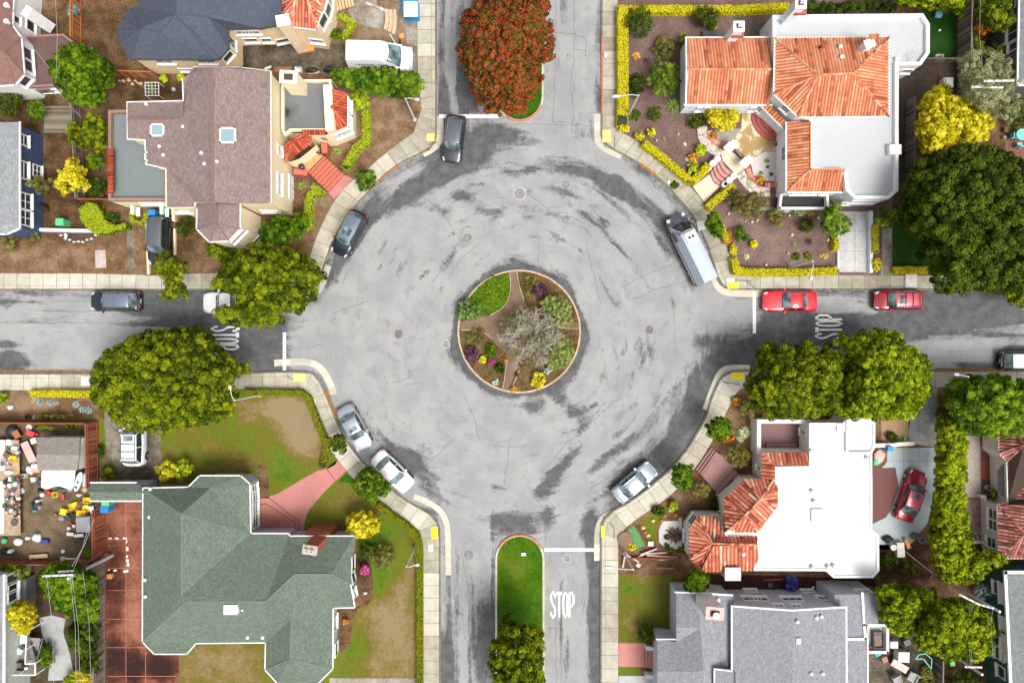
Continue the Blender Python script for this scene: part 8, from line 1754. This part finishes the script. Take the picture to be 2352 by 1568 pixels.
# lower left yard
th = house('small garden shed with a worn grey shingle roof in the cluttered yard',130,1045,'garden_shed','shed');V = [(85,1004,2.3),(183,1004,2.3),(182,1044,2.9),(176,1080,2.3),(86,1080,2.3),(84,1043,2.9)]
roof(th,V,[(0,1,2,5),(5,2,3,4)],shingle('worn_shingle',(.36,.33,.29),(.26,.24,.21),(.16,.145,.125)));wall(th,[(88,1007),(186,1007),(180,1078),(89,1078)],2.25,WARMW)
th = thing('tarp','crumpled white tarp hanging from the shed roof','tarp',W(135,1097,.15));q = MB();n = 16
for j in range(9):
    for i in range(n+1):u = i/n;v = j/8;p = W(96+u*78-v*2-(v*4*u),1078+v*41+3*math.sin(u*9)*v,2.15-.5*v+.06*math.sin(u*26+v*3)+.04*math.sin(v*12+u*5));q.v.append(tuple(p))
for j in range(8):
    for i in range(n):q.f.append((j*(n+1)+i,(j+1)*(n+1)+i,(j+1)*(n+1)+i+1,j*(n+1)+i+1));q.t.append(.5)
q.obj('sheet',CM['white'],th,smooth=True);q = MB();[q.bar(W(x,y,1.6),(W(x,y,1.6).x,W(x,y,1.6).y,.15),.06) for x,y in ((98,1117),(168,1119),(130,1118))];q.obj('posts',BARK,th)
th = thing('surfboard','white surfboard with two dark pads leaning right of the tarp','surfboard',W(178,1106,1.2));q = MB();a,b_ = W(186,1084,1.7),W(172,1128,1.3);d_ = b_-a;s_ = Vector((d_.y,-d_.x,0)).normalized()
A = [(0,.05),(.08,.17),(.3,.27),(.6,.29),(.85,.2),(1,.06)];P = [a+d_*t+s_*w_ for t,w_ in A]+[a+d_*t-s_*w_ for t,w_ in reversed(A)];n = len(P);q.add(P+[p-Vector((0,0,.07)) for p in P],[tuple(range(n)),tuple(range(2*n-1,n-1,-1))]+[(i,(i+1) % n,n+(i+1) % n,n+i) for i in range(n)]);q.obj('board',CM['white'],th)
for t in (.52,.78):q = MB();p = a+d_*t+Vector((0,0,.02));q.box(p,(.2,.22,.02),R(-17));q.obj('pad',CM['navy'],th)
J = (('panel','grey metal panel right of the surfboard',198,1102,17,30,1.2,'silver',2),('box','large grey-lidded storage box at the right of the cluttered yard',191,1204,30,33,1.1,'grey',2),('bench','long pink timber trough left of the shed',65,1037,18,48,.4,'pink',25),('crate','yellow crate nearest the green porch roof',199,1149,18,13,.4,'yellow',-3),('crate','yellow lid-like tray left of the porch end',168,1162,19,15,.3,'yellow',20),('box','flat yellow box above the grey storage box',186,1178,20,12,.35,'yellow',0),('box','yellow carton left end of the yellow group',145,1175,13,13,.4,'yellow',-15),('tyre_ring','yellow rubber ring beside the flat yellow box',197,1168,19,10,.2,'yellow',0),('panel','brown plank between the yellow crates',180,1159,5,20,.4,'brown',-40),('chair','white folding chair by the yellow group',210,1170,9,18,.5,'white',10),
 ('sack','heap of white bags at the lower left of the yard',37,1245,22,18,.45,'white',0),('sack','second heap of white bags, right of the first',80,1236,20,20,.45,'white',30),('sack','small white bag between the two bag heaps',60,1236,12,10,.3,'white',0),('box','dark crate beside the bag heaps',102,1243,16,8,.3,'navy',0),('heap','dark tool heap in the middle of the cluttered yard',78,1160,19,26,.5,'black',20),('bucket','green bucket at the dark tool heap',71,1160,8,9,.3,'dkgreen',0),('bucket','white bucket on the dark tool heap',84,1151,7,7,.6,'white',0),('sack','grey sack at the dark tool heap',87,1165,8,13,.4,'grey',0),('sack','teal sack below the dark tool heap',76,1173,12,8,.3,'teal',0),
 ('box','white square tile on the bare ground of the yard',50,1127,10,10,.1,'white',35),('box','white box left of the tarp',76,1101,9,9,.3,'white',10),('crate','pale crate at the plywood bench end',49,1093,16,10,.4,'offwhite',0),('sack','white sheets left of the shed',63,1078,15,18,.3,'white',10),('sack','small white sack below the white sheets',68,1086,9,8,.3,'white',0),('box','peach coloured box at the shed corner',83,1079,16,9,.3,'tan',0),('box','white carton at the shed wall',79,1070,12,8,.35,'white',5),('box','grey flat box above the white carton',80,1056,14,12,.3,'grey',20),('tub','dark blue tub left of the tarp',90,1107,10,12,.4,'navy',20),('box','white appliance at the upper shed corner',77,1012,12,12,.6,'offwhite',15),('box','red cooler near the top yard fence',69,995,17,11,.4,'red',-18),('tyre_ring','pale round ring near the top yard fence',65,981,14,14,.2,'offwhite',0),('heap','black tarp heap at the upper left of the yard',20,990,26,30,.6,'black',0),('panel','brown sheet beside the black tarp heap',37,997,15,18,.5,'rust',30),('heap','black pipe coil beside the red cooler',82,985,18,14,.4,'black',0),('bucket','small crimson bucket beside the red cooler',84,998,7,9,.3,'red',0),
 ('bucket','orange-red bucket below the tarp',111,1132,10,10,.35,'red',0),('sack','rusty red cloth below the tarp',104,1122,14,11,.3,'rust',0),('tub','amber tub below the tarp',125,1136,12,13,.3,'yellow',10),('heap','dark tangle of hoses below the tarp',140,1125,26,12,.4,'dkgrey',0),('drum','silver drum right end below the tarp',160,1124,11,11,.5,'silver',0),('tyre_ring','small white ring left of the orange-red bucket',95,1136,10,10,.2,'white',0),('heap','black scraps left of the orange-red bucket',88,1128,14,12,.4,'black',0),('sack','beige sack below the surfboard',177,1137,12,9,.4,'offwhite',0),('tyre_ring','yellow-brown ring under the porch roof end',191,1125,11,13,.3,'tan',0),('stool','red stool below the tangle of hoses',144,1141,5,13,.4,'red',0),
 ('bucket','black bucket among white jugs',152,1186,10,10,.4,'dkgrey',0),('sack','grey sack left of the black bucket',138,1190,14,14,.35,'grey',0),('box','black box with white jugs, right of the black bucket',168,1187,13,15,.35,'black',0),('bucket','small red bucket left of the grey storage box',162,1202,6,6,.3,'red',0),('bucket','white funnel left of the grey storage box',169,1208,7,7,.3,'white',0),('tyre_ring','little white ring below the small red bucket',157,1213,8,8,.15,'white',0),('bench','left white plank seat below the storage box',161,1226,16,8,.25,'white',-6),('bench','right white plank seat below the storage box',182,1229,18,7,.25,'white',4),('drum','white tub between the two plank seats',173,1230,8,8,.3,'white',0),('bucket','tan basket left of the storage box group',126,1183,9,9,.3,'rust',0),('box','grey cabinet on the porch side of the lower path',143,1284,8,12,.3,'offwhite',0),('tyre_ring','white hoop below the yard fence',143,1266,9,9,.2,'white',0),('panel','tan board lying along the lower yard fence',88,1277,42,9,.3,'tan',4),('plank','white board lying right of the tan one',160,1282,34,4,.3,'white',-2),('heap','black heap at the left edge below the green cushion',8,1268,30,14,.5,'black',0),('sack','white sack on the black heap at the left edge',17,1268,10,10,.7,'white',0),('ball','green cushion at the left edge of the yard',6,1243,14,14,.4,'green',0))
for k,lab,x,y,w_,d_,h_,col,rot in J:it(k,lab,x,y,w_,d_,h_,col,rot)
th = thing('plywood_bench','long plywood work bench heaped with pots along the left edge','work bench',W(20,1120,.15));q = MB();P = WL([(-60,1010),(43,1010),(47,1228),(-60,1232)],.8);q.prism(ccw([(p.x,p.y) for p in P]),.74,.8);q.obj('top',plain('plywood',(.42,.30,.19),.8,var=.2,scale=2),th)
for x,y in ((40,1014),(45,1120),(45,1224),(4,1014),(4,1224)):q = MB();p = W(x,y,.7);q.bar((p.x-.1,p.y,.1),(p.x-.1,p.y,.74),.1);q.obj('leg',BARK,th)
it('panel','upper white sheet covering the left edge of the plywood bench',0,1045,24,70,.06,'offwhite',0,z=.82);it('panel','lower white sheet covering the left edge of the plywood bench',0,1165,20,120,.06,'offwhite',0,z=.82)
it('round_table','dark oval fire bowl on the lower end of the plywood bench',32,1200,16,16,.12,'dkgrey',z=.82,cat='fire bowl',name='fire_bowl');it('crate','yellow crate on the plywood bench',28,1053,14,13,.3,'yellow',-8,z=.82);it('sack','long white roll on the plywood bench',17,1085,22,10,.25,'white',0,z=.82);it('box','white box on the top end of the plywood bench',20,1016,10,12,.3,'white',-10,z=.82);it('tub','blue-white tub on the plywood bench',6,1063,12,14,.3,'silver',0,z=.82)
cols = ['offwhite','silver','brown','black','dkgreen','rust','white','grey','pink','dkgrey']
for k in range(58):it(('bucket','pot','sack','box')[k % 4],'small pot, tin or bag in the heap on the plywood bench',8+random.random()*34,(1024 if k < 12 else 1098)+random.random()*(50 if k < 12 else 88),random.uniform(6,12),random.uniform(6,11),random.uniform(.15,.35),cols[(k*7+k//3) % 10],random.uniform(0,90),z=.82,cat='pot',name='bench_clutter',group='pots, tins and bags heaped on the plywood bench')
it('crate','tan timber frame in the strip by the lower left street',76,918,6,16,.3,'tan',-25);it('heap','pale stone cluster at the left edge of the street strip',20,935,16,12,.3,'offwhite');it('tyre_ring','dark ring below the blue agaves',62,957,11,11,.2,'black');it('pot','white rimmed pot in the street strip',79,958,9,9,.25,'offwhite');it('box','orange box on the red court',251,1323,10,10,.3,'orange');it('sack','white box and papers on the grey deck',40,1496,16,18,.3,'white',20,z=1.56);it('panel','pink towel on the grey deck',17,1465,15,18,.05,'pink',0,z=1.56);it('panel','white towel on the grey deck rail corner',52,1467,12,22,.05,'white',0,z=1.56);it('tub','dark hot tub cover on the grey deck',33,1530,38,18,.4,'black',0,z=1.56);it('ball','white lantern on the grey deck',57,1535,10,8,.3,'white',z=1.56);it('crate','white framed stool on the grey deck',15,1501,14,14,.35,'white',z=1.56);it('pot','green plant pot on the grey deck',51,1486,9,12,.3,'dkgreen',z=1.56)
it('heap','pale rocks in the bed below the pink flowers',838,1362,10,8,.25,'offwhite');it('box','small white irrigation box on the lower median grass',1202,1272,9,6,.12,'white',cat='irrigation box',name='irrigation_box')
# lower right
it('round_table','flat dark brown disc between the ramp and the bright turf',1436,1238,36,38,.12,'brown',cat='round cover',name='round_cover');bush('tiny yellow flowers beside the dark brown disc',1450,1256,10,.3,L_YEL,ragged=.4)
for k,(x,y,l_,a) in enumerate(((1500,1270,60,3),(1520,1277,70,-4),(1475,1274,40,25),(1450,1280,40,-30),(1535,1283,44,4),(1432,1290,26,80),(1490,1266,40,20))):it('plank','pinkish pruned branch in the brush pile, lower right',x,y,l_,3,.15+.03*k,'pink',a,cat='branch',name='branch',group='pruned branches in the brush pile')
it('sack','white litter bag under the brush pile',1466,1298,11,10,.25,'white');it('box','small white block on the rocky bed, lower right',1494,1248,12,10,.2,'offwhite');it('panel','long dark plank on the bare soil, lower right',1528,1304,42,4,.1,'rust')
for k,(x,y) in enumerate(((1477,1212),(1483,1222),(1489,1230),(1520,1196),(1500,1196),(1527,1184),(1540,1172),(1552,1183),(1563,1192))):it('stone','rusty edging stone of the lower right rock garden',x,y,10,9,.2,'rust' if k % 2 else 'tan',cat='edging stone',group='edging stones of the lower right rock garden')
D_ = (('heap','black tarpaulin heap on the sealed driveway',2043,1240,24,16,.5,'black',10),('round_table','small round pale table by the black tarpaulin heap',2052,1257,14,14,.6,'offwhite',0),('box','long white chest behind the bright white roof',2068,1262,16,32,.5,'offwhite',3),('panel','orange board right of the long white chest',2084,1248,9,22,.4,'orange',20),('heap','brown driftwood heap at the end of the sealed driveway',2104,1232,24,15,.4,'brown',-20),('crate','grey wire cart beside the driftwood heap',2118,1238,14,14,.4,'grey',30),('tyre_ring','dark ring near the lower lime tree',2141,1325,11,9,.2,'dkgrey',0),('heap','broken stone pile by the lime green bin',2022,1048,26,30,.3,'pink',0),('table','white table on the dark patio',2053,1480,17,15,.7,'white',0),('box','big pale pink square planter box on the dark patio',2075,1508,24,22,.8,'offwhite',-2),('panel','folded pink tent cover on the dark patio',2066,1529,40,16,.5,'pink',-30),('chair','teal fabric chair beside the grey roof',2015,1498,14,18,.5,'teal',25),('stool','red-topped stool on the dark patio',2032,1514,12,12,.5,'rust',20),('armchair','left grey lounge chair at the bottom edge',2059,1559,18,22,.5,'grey',25),('armchair','right grey lounge chair at the bottom edge',2096,1554,22,22,.5,'grey',-30),('box','small green box under the green tree, bottom right',2187,1524,10,8,.3,'green',10),('box','dark chest under the lime tree',2083,1475,14,12,.4,'dkgrey',20),('tub','dark hot tub on the white railed terrace',2018,1470,22,36,.5,'dkgrey',0),('pot','round wicker seat on the white railed terrace',1998,1488,12,12,.4,'brown',0),('armchair','pale tub chair in the mixed stone patio',2277,1190,18,24,.5,'offwhite',90),('pot','white and black ornament in the dark bed by the cream tiled house',2272,1120,14,14,.4,'offwhite',0),('plank','red hose lying in the dark alley',1780,1330,55,2,.08,'red',3),('bucket','grey bucket in the dark alley',1769,1343,13,11,.3,'dkgrey',0),('ball','white ball in the dark alley',1868,1349,6,6,.2,'white',0))
for k,lab,x,y,w_,d_,h_,col,rot in D_:it(k,lab,x,y,w_,d_,h_,col,rot,z=2.35 if 'terrace' in lab else .17)
th = thing('climbing_bars','small aqua metal play frame under the green tree, bottom right','play frame',W(2120,1518,.16));q = MB();G_ = WL([(2102,1512),(2120,1512),(2138,1535),(2139,1512),(2125,1500),(2110,1502)],.9)
for a,b_ in zip(G_,G_[1:]+G_[:1]):q.bar(a,b_,.07)
for p in G_:q.bar((p.x,p.y,.15),p,.06)
q.obj('tubes',CM['aqua'],th)
bush('weedy plant growing from the sidewalk crack by the storm drain, upper right',1550,425,9,.4,L_GREEN,'weed','plant',ragged=.3)
